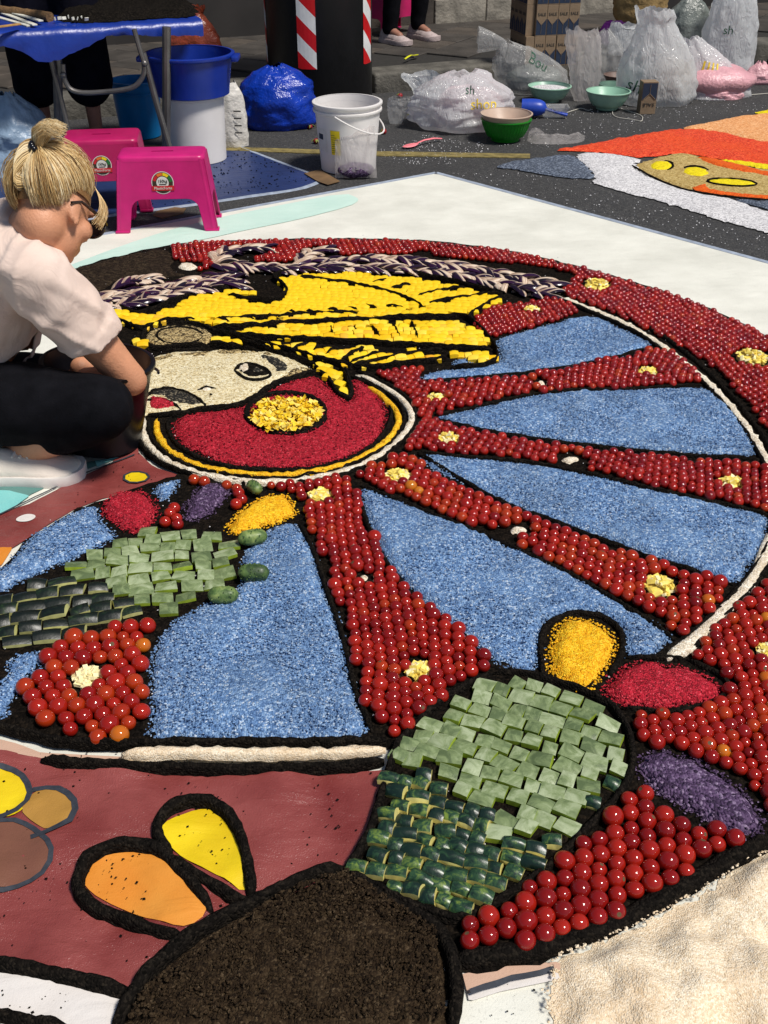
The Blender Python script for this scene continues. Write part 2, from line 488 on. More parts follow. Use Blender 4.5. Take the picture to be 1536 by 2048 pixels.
# vegetables
def skin_fruit(name, lo, hi, rough=0.09):
    m = N(name); c = m.coord()
    oi = m.n('ObjectInfo')
    col = m.ramp(oi.outputs['Random'], [(0, lo), (1, hi)])
    z = m.noise(c, 30, 2)
    col = m.mix(m.math('MULTIPLY', z.outputs['Fac'], 0.28), col, mul(lo, 0.6))
    return m.fin(col, rough, None, Specular_IOR_Level=0.5, Coat_Weight=0.15, Coat_Roughness=0.03)
TOM = {'red': ((0.27, 0.009, 0.005), (0.38, 0.017, 0.007)), 'dark': ((0.17, 0.005, 0.004), (0.26, 0.008, 0.006)),
       'warm': ((0.32, 0.020, 0.005), (0.40, 0.038, 0.006)), 'orange': ((0.50, 0.11, 0.008), (0.58, 0.18, 0.012))}
for k, (a, b) in TOM.items(): MAT['tom_' + k] = skin_fruit('tomato_skin_' + k, a, b)
MAT['scar'] = plain('stem_scar', (0.10, 0.06, 0.025), 0.8, 0.3, 200)
def tom_mass():
    m = N('tomato_skin_mass'); c = m.coord()
    a = m.n('Attribute'); a.attribute_name = 'tone'
    return m.fin(m.mix(m.math('MULTIPLY', m.noise(c, 60, 2).outputs['Fac'], 0.25), a.outputs['Color'], (0.10, 0.003, 0.003)), 0.09, Specular_IOR_Level=0.5, Coat_Weight=0.15, Coat_Roughness=0.03)
MAT['tom_mass'] = tom_mass()
def rind(name, a, b, c3, rough, sc, thr=0.5, coat=0.2):
    m = N(name); c = m.coord(); oi = m.n('ObjectInfo')
    add = m.n('VectorMath'); add.operation = 'ADD'; m.l(c, add.inputs[0])
    cx = m.n('CombineXYZ'); m.l(m.math('MULTIPLY', oi.outputs['Random'], 37.0), cx.inputs[0]); m.l(m.math('MULTIPLY', oi.outputs['Random'], 11.0), cx.inputs[1])
    m.l(cx.outputs[0], add.inputs[1])
    n1 = m.noise(add.outputs[0], sc, 5, 0.65, 0.8)
    shift = m.math('ADD', n1.outputs['Fac'], m.math('MULTIPLY', m.math('SUBTRACT', oi.outputs['Random'], 0.5), 0.26))
    col = m.ramp(shift, [(thr - 0.16, a), (thr, b), (thr + 0.2, c3)])
    return m.fin(col, rough, m.bump(m.noise(add.outputs[0], 90, 3).outputs['Fac'], 0.5, 0.002), Coat_Weight=coat, Coat_Roughness=0.18)
MAT['rind_dark'] = rind('dark_green_rind', B(18, 38, 30), B(44, 74, 48), B(126, 148, 60), 0.36, 75, 0.585, 0.10)
MAT['rind_side'] = plain('rind_flesh', B(206, 196, 120), 0.5, 0.2, 60)
MAT['pale_top'] = rind('pale_green_skin', B(86, 102, 66), B(122, 138, 94), B(164, 176, 140), 0.42, 34, 0.5, 0.10)
MAT['pale_side'] = plain('pale_green_flesh', B(150, 172, 52), 0.5, 0.2, 60)
MAT['night_rind'] = rind('deep_green_rind', B(8, 18, 12), B(18, 34, 20), B(52, 74, 34), 0.42, 60, 0.62, 0.05)
MAT['zuc_side'] = plain('zucchini_flesh', B(196, 194, 128), 0.5, 0.2, 60)
def ychunk(name, a, b):
    m = N(name); c = m.coord(); oi = m.n('ObjectInfo')
    col = m.ramp(oi.outputs['Random'], [(0, a), (0.6, b), (0.92, srgb(248, 216, 70)), (1, srgb(238, 168, 34))])
    n1 = m.noise(c, 90, 3); col = m.mix(m.math('MULTIPLY', n1.outputs['Fac'], 0.3), col, srgb(222, 160, 20))
    return m.fin(col, 0.42, m.bump(n1.outputs['Fac'], 0.5, 0.002), Subsurface_Weight=0.0)
MAT['ychunk'] = ychunk('yellow_pepper_piece', srgb(236, 186, 6), srgb(248, 214, 30))
MAT['corn'] = plain('yellow_squash', srgb(240, 212, 100), 0.5, 0.22, 60)
MAT['corn2'] = plain('cream_squash', srgb(240, 228, 176), 0.55, 0.15, 60)
MAT['petal'] = plain('yellow_petal', srgb(240, 196, 30), 0.6, 0.25, 80)
def auber():
    m = N('aubergine_slice'); c = m.coord(); oi = m.n('ObjectInfo')
    s = m.n('SeparateXYZ'); m.l(c, s.inputs[0])
    st = m.n('Mapping'); st.inputs['Scale'].default_value = (10, 130, 10); m.l(c, st.inputs[0])
    flesh = m.ramp(m.noise(st.outputs[0], 2.2, 3).outputs['Fac'], [(0.3, srgb(132, 100, 84)), (0.5, srgb(190, 162, 138)), (0.7, srgb(232, 216, 196))])
    dark = m.ramp(oi.outputs['Random'], [(0, srgb(22, 10, 26)), (0.5, srgb(48, 18, 52)), (0.8, srgb(20, 16, 26)), (1, srgb(80, 40, 84))])
    y = m.math('ADD', m.math('ADD', s.outputs[1], m.math('MULTIPLY', s.outputs[2], 0.5)), m.math('MULTIPLY', m.math('SUBTRACT', oi.outputs['Random'], 0.34), 0.020))
    f = m.ramp(y, [(0.0, (0, 0, 0)), (0.0016, (1, 1, 1))])
    return m.fin(m.mix(f, dark, flesh), m.ramp(f, [(0, (0.18,) * 3), (1, (0.5,) * 3)]), m.bump(m.noise(st.outputs[0], 5, 2).outputs['Fac'], 0.4, 0.001))
MAT['auber'] = auber()
MAT['cucumber'] = rind('gherkin_skin', B(44, 66, 32), B(82, 108, 56), B(132, 150, 84), 0.5, 45, 0.5, 0.05)
# person
MAT['skin'] = plain('skin', srgb(206, 146, 112), 0.52, 0.16, 9, 0.0012, 220, Subsurface_Weight=0.0)
MAT['skin_leg'] = plain('skin_leg', srgb(150, 104, 86), 0.55, 0.15, 14)
def shirt():
    m = N('pale_pink_cotton'); c = m.coord()
    n1 = m.noise(c, 4, 3); col = m.ramp(n1.outputs['Fac'], [(0.3, srgb(218, 194, 180)), (0.7, srgb(226, 204, 192))])
    return m.fin(col, 0.9, m.bump(m.noise(c, 11, 3, 0.5, 1.6).outputs['Fac'], 0.6, 0.010, m.bump(m.noise(c, 700, 2).outputs['Fac'], 0.6, 0.0005)), Sheen_Weight=0.15)
MAT['shirt'] = shirt()
MAT['black_cloth'] = plain('black_cloth', (0.006, 0.006, 0.008), 0.9, 0.3, 30, 0.0015, 300, Specular_IOR_Level=0.06)
MAT['shorts'] = plain('black_shorts', (0.005, 0.005, 0.010), 0.9, 0.3, 20, 0.003, 40, Specular_IOR_Level=0.06)
MAT['shoe'] = plain('white_leather', srgb(226, 214, 202), 0.55, 0.08, 22, 0.0008, 200)
MAT['sole'] = plain('white_rubber', srgb(222, 216, 210), 0.6, 0.08, 25)
MAT['stitch'] = plain('grey_stitch', srgb(150, 134, 124), 0.7, 0.1, 40)
def hair(name, cols):
    m = N(name); oi = m.n('Attribute'); oi.attribute_name = 'tone'
    col = m.ramp(oi.outputs['Fac'], cols)
    return m.fin(col, 0.42, Specular_IOR_Level=0.5)
MAT['hair'] = hair('blond_hair', [(0, srgb(124, 90, 52)), (0.3, srgb(184, 146, 92)), (0.65, srgb(228, 198, 142)), (1, srgb(248, 232, 196))])
MAT['hair_base'] = plain('blond_under_hair', srgb(128, 92, 52), 0.6, 0.3, 60, 0.002, 200)
MAT['tortoise'] = plain('tortoiseshell', (0.02, 0.010, 0.006), 0.2, 0.9, 160)
MAT['lens'] = plain('dark_lens', (0.03, 0.025, 0.03), 0.08, 0.1, 10)
MAT['bead'] = plain('black_beads', (0.006, 0.006, 0.010), 0.12, 0.2, 50)
# plastics and other goods
def plastic(name, col, rough=0.3, var=0.12, bump=0.0006): return plain(name, col, rough, var, 11, bump, 40, Specular_IOR_Level=0.5)
MAT['pink'] = plastic('pink_plastic', srgb(196, 30, 112), 0.34)
MAT['pink_dark'] = plastic('magenta_plastic', srgb(176, 22, 88), 0.34)
MAT['white_pl'] = plain('white_plastic', srgb(224, 220, 218), 0.42, 0.07, 6)
MAT['blue_pl'] = plastic('blue_plastic', srgb(14, 46, 142), 0.36)
MAT['cyan_pl'] = plastic('cyan_plastic', srgb(0, 118, 184), 0.36)
MAT['black_pl'] = plain('black_plastic', (0.005, 0.005, 0.007), 0.32, 0.2, 11, Specular_IOR_Level=0.25)
MAT['black_metal'] = plastic('black_painted_metal', (0.005, 0.005, 0.006), 0.45)
MAT['mint_pl'] = plastic('mint_plastic', srgb(146, 186, 164), 0.36)
MAT['green_pl'] = plastic('green_plastic', srgb(16, 124, 24), 0.38)
MAT['beige_pl'] = plastic('beige_plastic', srgb(190, 166, 148), 0.42)
MAT['taupe_pl'] = plastic('taupe_plastic', srgb(112, 92, 84), 0.42)
MAT['scoop'] = plastic('blue_scoop', srgb(30, 66, 172), 0.4)
MAT['spoon_pink'] = plastic('pink_spoon', srgb(236, 128, 136), 0.4)
MAT['spoon_yellow'] = plastic('lime_spoon', srgb(206, 206, 40), 0.4)
MAT['tape_red'] = plastic('red_tape', srgb(196, 20, 26), 0.4)
MAT['tape_white'] = plastic('white_tape', srgb(224, 224, 224), 0.4)
MAT['steel'] = plain('grey_steel_tube', (0.16, 0.15, 0.145), 0.38, 0.2, 12, metal=0.7)
MAT['tarp_blue'] = plain('blue_tarp', srgb(20, 50, 140), 0.36, 0.15, 14, 0.003, 24)
MAT['bag_blue'] = plain('blue_bag_film', srgb(12, 52, 160), 0.22, 0.15, 14, 0.006, 60)
MAT['tarp_grey'] = plain('grey_blue_tarp', srgb(136, 158, 182), 0.36, 0.2, 12, 0.006, 40)
MAT['card'] = plain('kraft_card', srgb(128, 108, 86), 0.8, 0.15, 22, 0.001, 120)
MAT['card_blue'] = plain('navy_print', srgb(26, 42, 66), 0.7, 0.12, 40)
MAT['ink'] = plain('dark_ink', (0.03, 0.028, 0.026), 0.7, 0.1, 40)
MAT['ink_green'] = plain('green_ink', srgb(24, 74, 54), 0.6, 0.1, 40)
MAT['ink_yellow'] = plain('yellow_ink', srgb(220, 188, 40), 0.6, 0.1, 40)
MAT['label_yellow'] = plain('yellow_label', srgb(232, 206, 20), 0.5, 0.06, 40)
MAT['label_white'] = plain('white_label', srgb(214, 212, 206), 0.5, 0.06, 40)
MAT['sticker_dark'] = plain('sticker_brown', srgb(56, 44, 34), 0.4, 0.1, 40)
MAT['sticker_red'] = plain('sticker_red', srgb(190, 30, 40), 0.4, 0.05, 40)
MAT['sticker_green'] = plain('sticker_green', srgb(30, 110, 50), 0.4, 0.05, 40)
MAT['sticker_orange'] = plain('sticker_orange', srgb(220, 110, 40), 0.4, 0.05, 40)
MAT['wood'] = plain('bark', srgb(116, 88, 56), 0.85, 0.35, 60, 0.004, 120)
MAT['wood_white'] = plain('whitewashed_lath', srgb(206, 204, 192), 0.7, 0.2, 60)
MAT['wood_raw'] = plain('raw_lath', srgb(170, 130, 74), 0.7, 0.25, 60)
MAT['cloth_beige'] = plain('khaki_cloth', srgb(158, 130, 84), 0.9, 0.18, 12, 0.006, 40)
MAT['sack'] = plain('woven_white_sack', srgb(206, 202, 196), 0.5, 0.12, 20, 0.006, 50)
MAT['orange_bag'] = plain('terracotta_film', srgb(138, 62, 40), 0.28, 0.25, 14, 0.006, 50)
MAT['pink_bag'] = plain('pink_film', srgb(214, 160, 168), 0.35, 0.12, 14, 0.006, 60)
MAT['grey_bag'] = plain('grey_film', srgb(110, 116, 112), 0.3, 0.2, 14, 0.006, 60)
MAT['purple_pack'] = plain('purple_wrapper', srgb(70, 14, 84), 0.25, 0.2, 14, 0.003, 60)
MAT['string'] = plain('white_string', srgb(190, 186, 176), 0.8, 0.1, 60)
MAT['sneaker_grey'] = plain('dusty_mesh', srgb(176, 160, 158), 0.8, 0.2, 40, 0.002, 200)
MAT['leafy'] = plain('green_scrap', srgb(112, 120, 40), 0.6, 0.3, 60)
MAT['berry'] = plain('red_scrap', srgb(150, 20, 30), 0.5, 0.3, 60)
MAT['shadow_card'] = plain('card_and_shadow_brown', srgb(104, 80, 52), 0.85, 0.3, 18)  # brown of the card scrap and of the bucket's painted shadow
def film(name, col, clear, rough=0.22, trans=0.35):
    m = N(name); c = m.coord()
    mp = m.n('Mapping'); mp.inputs['Scale'].default_value = (1, 1, 0.45); m.l(c, mp.inputs[0])
    bmp = m.bump(m.noise(mp.outputs[0], 26, 2, 0.4, 2.5).outputs['Fac'], 0.9, 0.010)
    m.fin(col, rough, bmp)
    tl = m.n('BsdfTranslucent'); tl.inputs[0].default_value = (*col, 1); m.l(bmp, tl.inputs['Normal'])
    mx = m.n('MixShader'); mx.inputs[0].default_value = trans; m.l(m.b.outputs[0], mx.inputs[1]); m.l(tl.outputs[0], mx.inputs[2])
    tp = m.n('BsdfTransparent'); tp.inputs[0].default_value = (1, 1, 1, 1)
    m2 = m.n('MixShader'); m2.inputs[0].default_value = clear; m.l(mx.outputs[0], m2.inputs[1]); m.l(tp.outputs[0], m2.inputs[2])
    m.l(m2.outputs[0], m.out.inputs[0])
    return m.m
MAT['film_white'] = film('white_carrier_film', srgb(234, 236, 238), 0.16, 0.11, 0.5)
MAT['film_thin'] = film('thin_clear_film', srgb(206, 206, 206), 0.60, 0.12, 0.4)
MAT['film_clear'] = film('clear_pouch_film', srgb(222, 216, 214), 0.60, 0.10, 0.4)
MAT['film_blue'] = film('bluish_clear_film', srgb(196, 214, 230), 0.40, 0.15)
# ------------------------------------------------------------------ the setting: road, kerb, pavement, wall
def grid_sheet(x0, x1, y0, y1, n, z): 
    xs = np.linspace(x0, x1, n); ys = np.linspace(y0, y1, n)
    V = [(x, y, z) for y in ys for x in xs]
    F = [(j * n + i, j * n + i + 1, (j + 1) * n + i + 1, (j + 1) * n + i) for j in range(n - 1) for i in range(n - 1)]
    return V, F
V, F = grid_sheet(-60, 60, -40, 80, 13, 0)
road = link('road', mesh_np('road', V, F, MAT['asphalt'])); tag(road, kind='structure')
KA, KB = G(140, 240).xy, G(825, 181).xy
KD = (KB - KA).normalized(); KN = Vector((-KD.y, KD.x))            # along the kerb, and away from the road
KZ = 0.11
def kp(a, b): return KA + KD * a + KN * b
pav = MB(); q = [kp(-12, .22), kp(16, .22), kp(16, 4.5), kp(-12, 4.5)]
pav.prism([p[:] for p in q], -0.05, KZ - 0.012)
pavement = pav.obj('pavement', MAT['joint'], smooth=False); tag(pavement, kind='structure')
kerb = link('kerb', None); tag(kerb, kind='structure')
for i in range(-3, 7):
    mb = MB(); ln = 0.985
    mb.box((0, 0, 0), (ln, 0.215, KZ + 0.05))
    c = kp(i * 1.0 + 0.25, 0.1075)
    o = mb.obj('kerb_stone', MAT['kerb'], kerb, (c.x, c.y, (KZ - 0.05) / 2 - 0.001 * (i % 2)), (0, 0, atan2(KD.y, KD.x)), bevel=0.018, seg=3)
sl_me = []
for k in range(4):
    mb = MB(); mb.box((0, 0, 0), (0.292, 0.292, 0.03)); sl_me.append(mb.mesh('paving_slab', MAT['slab' if k % 2 else 'slab2'], bevel=0.004, seg=1))
ang = atan2(KD.y, KD.x) + radians(38)
ca, sa = cos(ang), sin(ang)
for i in range(-40, 40):
    for j in range(-40, 40):
        x, y = i * 0.3 + 0.15 * (j % 2), j * 0.3
        p = kp(2.5, 2.0) + Vector((x * ca - y * sa, x * sa + y * ca))
        rel = p - KA; b = rel.dot(KN); a = rel.dot(KD)
        if b < 0.46 or b > 3.3: continue
        u, v, dep = proj((p.x, p.y, KZ))
        if u < -60 or u > 1600 or v < -25: continue
        link('paving_slab', random.choice(sl_me), pavement, (p.x, p.y, KZ - 0.015 + random.uniform(-.002, .002)), (random.uniform(-.004, .004), random.uniform(-.004, .004), ang + random.choice((0, pi / 2, pi))))
# building wall at the back of the pavement
wb = (G(880, 47, KZ).xy - KA).dot(KN)
wa0 = (G(868, 47, KZ).xy - KA).dot(KD)
wall = thing('building_wall', 'weathered stone base of a building at the back of the pavement', 'wall', (0, 0, 0))
def wall_piece(name, a0, a1, z0, z1, thick, mat, bev=0.006):
    c = kp((a0 + a1) / 2, wb + thick / 2)
    mb = MB(); mb.box((0, 0, 0), (a1 - a0, thick, z1 - z0))
    return mb.obj(name, mat, wall, (c.x, c.y, (z0 + z1) / 2), (0, 0, atan2(KD.y, KD.x)), bevel=bev, seg=1)
aa = wa0
for k, w_ in enumerate((0.42, 0.62, 0.55)):
    wall_piece('stone_slab', aa, aa + w_ - 0.006, KZ - 0.02, KZ + 0.16, 0.30 + 0.01 * (k % 2), MAT['travertine'])
    wall_piece('stone_slab', aa + 0.1, aa + w_ + 0.094, KZ + 0.165, KZ + 0.75, 0.34, MAT['travertine'])
    aa += w_
wall_piece('dark_panel', aa + 0.11, aa + 5, KZ - 0.02, 3.0, 0.4, MAT['dark_wall'])
wall_piece('dark_panel', wa0 - 6, wa0 - 0.75, KZ - 0.02, 3.0, 0.4, MAT['dark_wall'])
wall_piece('stone_slab', wa0 - 0.72, wa0 - 0.01, KZ - 0.02, KZ + 0.75, 0.36, MAT['slab2'])
wall_piece('lintel_stone', wa0 - 0.72, aa + 0.1, KZ + 0.76, 3.0, 0.37, MAT['travertine'])
# yellow road line
mb = MB(); Y0 = W([(250, 291), (520, 297), (760, 304), (1060, 309), (1060, 317), (760, 313), (520, 304), (250, 297)], 0)
mb.prism(Y0.tolist(), 0.0005, 0.004); yl = mb.obj('road_line', MAT['line_paint'], smooth=False); tag(yl, kind='structure')

# ------------------------------------------------------------------ printed sheets on the road
c0 = G(872, 347).xy; e1 = (G(440, 427).xy - c0).normalized(); e2 = (G(1536, 527).xy - c0).normalized()
cn = np.array([c0 + e2 * 4.6, c0, c0 + e1 * 3.4, c0 + e1 * 3.4 + e2 * 4.6])
P = resample(cn, 0.08) + RNG.normal(0, 0.003, (len(resample(cn, 0.08)), 2))
mb = MB(); mb.prism(P.tolist(), 0.0006, 0.0035)
canvas = mb.obj('printed_canvas', MAT['canvas'], smooth=False)
tag(canvas, 'large white canvas sheet printed with the picture, under the vegetable mosaic', 'canvas')
# a strip of clear edging tape
for a, b in ((c0, c0 + e2 * 3.0), (c0, c0 + e1 * 1.7)):
    mb = MB(); d = (b - a).normalized(); n = Vector((-d.y, d.x)) * 0.012
    mb.prism([(a + n)[:], (b + n)[:], (b - n)[:], (a - n)[:]], 0.0037, 0.0048); mb.obj('edge_tape', MAT['p_border'], canvas, smooth=False)
PZ = [0.0050]; PSEEN = []
def printed(name, px, mat, hump=0.0, it=1, res=0.05):
    PZ[0] = 0.0055 if mat in ('p_maroon', 'p_teal', 'p_mint') else 0.0082 if mat != 'p_aqua' else 0.0072
    if len(PSEEN) % 2: PZ[0] += 0.0003
    PSEEN.append(1)
    o, P = fill(name, px, MAT[mat], base=PZ[0], h=0.0, edge=0.05, res=min(res, 0.03), amp=hump, nscale=9, jit=0, zpix=0.006, smooth_it=it, parent=canvas, flat=True)
    return o
def printed_line(px, w, closed=False):
    mb = MB(); P = W(px + ([px[0]] if closed else []), 0.006)
    ridge(mb, P, w, 0.0, 0.0, 0.02, 0.0002, 3, False)
    hump = 0.014 if P[:, 1].mean() < 1.2 else 0.004
    mb.v = [(x, y, 0.0094 + hump * max(0.0, fbm(x, y, 9, 1.0) + 0.25)) for x, y, z in mb.v]
    mb.obj('printed_line', MAT['p_line'], canvas)
def ell(cx, cy, rx, ry, n=24, rot=0): return [(cx + rx * cos(a) * cos(rot) - ry * sin(a) * sin(rot), cy + rx * cos(a) * sin(rot) + ry * sin(a) * cos(rot)) for a in [2 * pi * k / n for k in range(n)]]
printed('printed_shape', [(100, 545), (240, 492), (330, 462), (430, 436), (560, 410), (690, 385), (722, 398), (700, 412), (600, 438), (480, 462), (420, 476), (330, 492), (160, 535)], 'p_mint')
printed('printed_shape', [(-40, 1500), (40, 1508), (90, 1520), (250, 1548), (500, 1555), (780, 1540), (770, 1600), (745, 1680), (690, 1745), (500, 1830), (340, 1910), (270, 1995), (120, 1955), (-40, 1925)], 'p_maroon', 0.014, 0, 0.03)
printed('printed_shape', [(-40, 1470), (36, 1489), (82, 1507), (161, 1511), (260, 1516), (260, 1532), (90, 1520), (40, 1510), (-40, 1496)], 'p_skin', 0, 0)
printed('printed_shape', [(-40, 1925), (107, 1950), (268, 1992), (235, 2060), (-40, 2060)], 'p_white', 0.006, 0, 0.04)
printed('printed_shape', ell(5, 1588, 60, 50), 'p_yellow', 0.014)
printed('printed_shape', [(40, 1625), (70, 1582), (110, 1578), (148, 1600), (152, 1625), (135, 1650), (98, 1665), (70, 1650)], 'p_ochre', 0.014)
printed('printed_shape', [(-40, 1650), (20, 1642), (60, 1655), (98, 1690), (105, 1720), (80, 1752), (40, 1772), (-40, 1785)], 'p_brown', 0.014)
printed_line([(-20, 1537), (20, 1538), (50, 1555), (64, 1590), (50, 1615), (10, 1635), (-20, 1642)], 0.010)
printed_line([(66, 1582), (110, 1575), (148, 1598), (155, 1625), (138, 1652), (97, 1668), (62, 1678)], 0.010)
printed_line([(-20, 1647), (30, 1642), (70, 1660), (103, 1695), (108, 1722), (80, 1755), (40, 1775), (-20, 1790)], 0.008)
printed('printed_shape', [(165, 905), (200, 880), (267, 866), (278, 907), (308, 934), (372, 955), (300, 976), (210, 996), (150, 1018), (90, 1055), (30, 1095), (-40, 1130), (-40, 1040), (60, 1008), (150, 960), (235, 920), (190, 915)], 'p_maroon', 0.004, 0, 0.03)
printed('printed_shape', [(-60, 960), (140, 930), (195, 920), (235, 915), (190, 932), (110, 965), (60, 990), (0, 1030), (-60, 1050)], 'p_teal', 0.004, 0)
printed('printed_shape', [(-60, 985), (20, 984), (60, 993), (20, 1022), (-60, 1050)], 'p_aqua', 0.004, 0)
printed('printed_shape', [(190, 923), (240, 915), (205, 929), (195, 935)], 'p_aqua', 0.004, 0)
printed('printed_shape', ell(273, 957, 24, 11), 'p_yellow', 0.004)
printed_line(ell(273, 957, 26, 12), 0.006, True)
printed('printed_shape', [(178, 904), (200, 906), (216, 894), (200, 909), (182, 908)], 'p_yellow', 0.004, 0)
printed('printed_shape', ell(52, 1038, 20, 7, rot=-.2), 'p_white', 0.004)
printed_line([(-20, 1040), (70, 998), (150, 957), (220, 930), (270, 912)], 0.005)
printed('printed_shape', [(-30, 1080), (5, 1082), (25, 1098), (5, 1130), (-30, 1150)], 'p_orange', 0, 0)
printed('printed_shape', [(925, 1950), (1000, 1935), (1120, 1925), (1120, 1945), (1000, 1962), (935, 1990)], 'p_skin', 0, 0)
printed('printed_shape', [(935, 1990), (1000, 1962), (1115, 1945), (1120, 1960), (1000, 1985), (938, 2005)], 'p_white', 0, 0)
printed_line([(940, 1992), (1000, 1972), (1060, 1955), (1108, 1942)], 0.008)
printed('printed_shape', [(165, 1745), (215, 1712), (265, 1705), (310, 1712), (350, 1745), (395, 1790), (420, 1835), (375, 1872), (300, 1845), (200, 1800), (165, 1770)], 'p_orange', 0.014, 1, 0.03)
printed('printed_shape', [(322, 1665), (340, 1640), (400, 1618), (440, 1622), (470, 1665), (492, 1740), (497, 1795), (450, 1765), (370, 1725), (330, 1690)], 'p_yellow', 0.014, 1, 0.03)

# the blue sheet under the tubs
bs = W([(-60, 350), (150, 332), (330, 312), (478, 294), (560, 326), (648, 358), (600, 378), (500, 391), (420, 404), (250, 426), (-60, 475)], 0)
mb = MB(); mb.prism(bs.tolist(), 0.0006, 0.003)
bsheet = mb.obj('blue_sheet', MAT['p_blue'], smooth=False); tag(bsheet, 'dirty blue sheet with a pale border under the buckets and stools', 'sheet')
mb = MB(); ridge(mb, W([(478, 294), (560, 326), (648, 358)]), 0.035, 0.0015, 0.003, 0.05, 0, 3, False); ridge(mb, W([(648, 359), (600, 379), (500, 392), (420, 405), (250, 427), (0, 462)]), 0.035, 0.0015, 0.003, 0.05, 0, 3, False)
mb.obj('border', MAT['p_border'], bsheet)
mb = MB(); mb.prism(W([(306, 432), (315, 423), (350, 416), (372, 418), (366, 428), (325, 438)]).tolist(), 0.0006, 0.004); o = mb.obj('card_or_shadow_patch', MAT['shadow_card'], smooth=False); tag(o, 'torn brown card scrap on the asphalt under the front pink stool', 'card scrap')
mb = MB(); mb.prism(W([(608, 350), (640, 343), (680, 366), (655, 373), (635, 366)]).tolist(), 0.0062, 0.0085); o = mb.obj('card_or_shadow_patch', MAT['shadow_card'], smooth=False); tag(o, 'shadow of the white bucket as a flat brown patch at the blue sheet corner', 'card scrap')  # flat brown patch painted in as the white bucket's shadow

# ------------------------------------------------------------------ soil bed and outlines
BED = [(140, 540), (240, 512), (330, 492), (400, 484), (500, 481), (620, 478), (760, 478), (880, 483), (980, 496), (1050, 508), (1120, 524), (1200, 544), (1300, 574), (1400, 610), (1480, 645), (1560, 686),
       (1680, 780), (1760, 900), (1800, 1100), (1780, 1300), (1720, 1480), (1640, 1620), (1545, 1688), (1480, 1724), (1400, 1774), (1290, 1834), (1200, 1880), (1110, 1918), (1010, 1936), (925, 1948), (905, 1925), (880, 1862), (830, 1832), (760, 1797), (690, 1742),
       (712, 1718), (740, 1660), (772, 1545), (790, 1500), (760, 1503), (500, 1506), (300, 1505), (120, 1498), (60, 1482), (-40, 1455), (-140, 1420), (-140, 1230), (-60, 1180), (0, 1142), (40, 1095), (100, 1050), (160, 1016), (205, 1002), (300, 968), (375, 946), (302, 926), (274, 890), (266, 862), (250, 845), (235, 780), (180, 690), (150, 600)]
bed, _ = fill('soil_bed', BED, MAT['soil_bed'], base=0.0125, h=0.003, edge=0.02, res=0.028, amp=0.003, nscale=22, jit=0.003, zpix=0.006)
tag(bed, 'black soil spread under the whole vegetable mosaic', 'soil', kind='stuff')
BZ = 0.0135
foot, _ = fill('soil_heap', [(650, 1735), (682, 1740), (715, 1772), (786, 1808), (840, 1837), (876, 1872), (894, 1915), (897, 1969), (890, 2120), (205, 2120), (238, 2048), (272, 1990), (300, 1945), (355, 1892), (450, 1834), (545, 1788)], MAT['brown_soil'],
               base=0.012, h=0.016, edge=0.05, res=0.0085, amp=0.006, nscale=55, jit=0.003, lumps=0.006, lscale=14)
tag(foot, 'crumbly brown soil filling the foot shape at the bottom', 'soil', kind='stuff')
o, _ = fill('soil_heap', [(120, 545), (240, 514), (330, 496), (345, 508), (352, 524), (345, 534), (352, 545), (400, 552), (300, 562), (240, 560), (200, 590), (150, 600)], MAT['dark_brown'], base=0.014, h=0.008, edge=0.02, res=0.015, amp=0.005, nscale=40)
tag(o, 'dark brown soil patch at the far left edge of the mosaic', 'soil', kind='stuff')
def soil_line(px, w, h, label, base=0.008, closed=False, step=0.010, amp=0.0024):
    mb = MB(); w *= 0.82
    for L in px: ridge(mb, W(L, 0.012), w, h, base, step, amp)
    o = mb.obj('soil_outline', MAT['soil'], angle=180, merge=False)
    return tag(o, label, 'soil line', 'soil outlines', 'stuff')
ORANGE_R = [(376, 1880), (311, 1866), (251, 1841), (186, 1817), (155, 1783), (159, 1745), (180, 1711), (222, 1695), (269, 1689), (311, 1696), (344, 1724), (376, 1760), (405, 1796), (424, 1826)]
YELLOW_R = [(345, 1716), (318, 1680), (312, 1650), (333, 1622), (376, 1602), (422, 1603), (460, 1631), (480, 1668), (494, 1718), (502, 1765), (500, 1796)]
soil_line([ORANGE_R], 0.024, 0.020, 'thick black soil ring round the orange petal')
soil_line([YELLOW_R, [(500, 1798), (470, 1800), (430, 1774), (376, 1746), (340, 1712)]], 0.024, 0.020, 'thick black soil ring round the yellow petal')
soil_line([[(225, 2060), (258, 2009), (286, 1962), (340, 1908), (412, 1856), (483, 1820), (550, 1790), (640, 1745), (690, 1738)]], 0.026, 0.024, 'long black soil ridge along the left side of the brown foot')
soil_line([[(690, 1742), (760, 1798), (830, 1830), (880, 1862), (905, 1915), (913, 1980), (905, 2060)]], 0.026, 0.020, 'black soil ridge along the right side of the brown foot')
soil_line([[(-30, 1922), (107, 1950), (197, 1970), (270, 1990)]], 0.026, 0.018, 'black soil ridge between the dark red and white print at lower left')
soil_line([[(-30, 2028), (54, 2042), (140, 2058)]], 0.022, 0.018, 'black soil ridge in the bottom left corner')
soil_line([[(82, 1521), (250, 1536), (394, 1541), (550, 1542), (700, 1537), (768, 1522)]], 0.020, 0.020, 'black soil ridge below the white arc')
soil_line([[(-30, 1452), (60, 1476), (127, 1493), (300, 1495), (450, 1493), (700, 1492), (772, 1486)]], 0.018, 0.018, 'black soil ridge above the white arc', BZ)
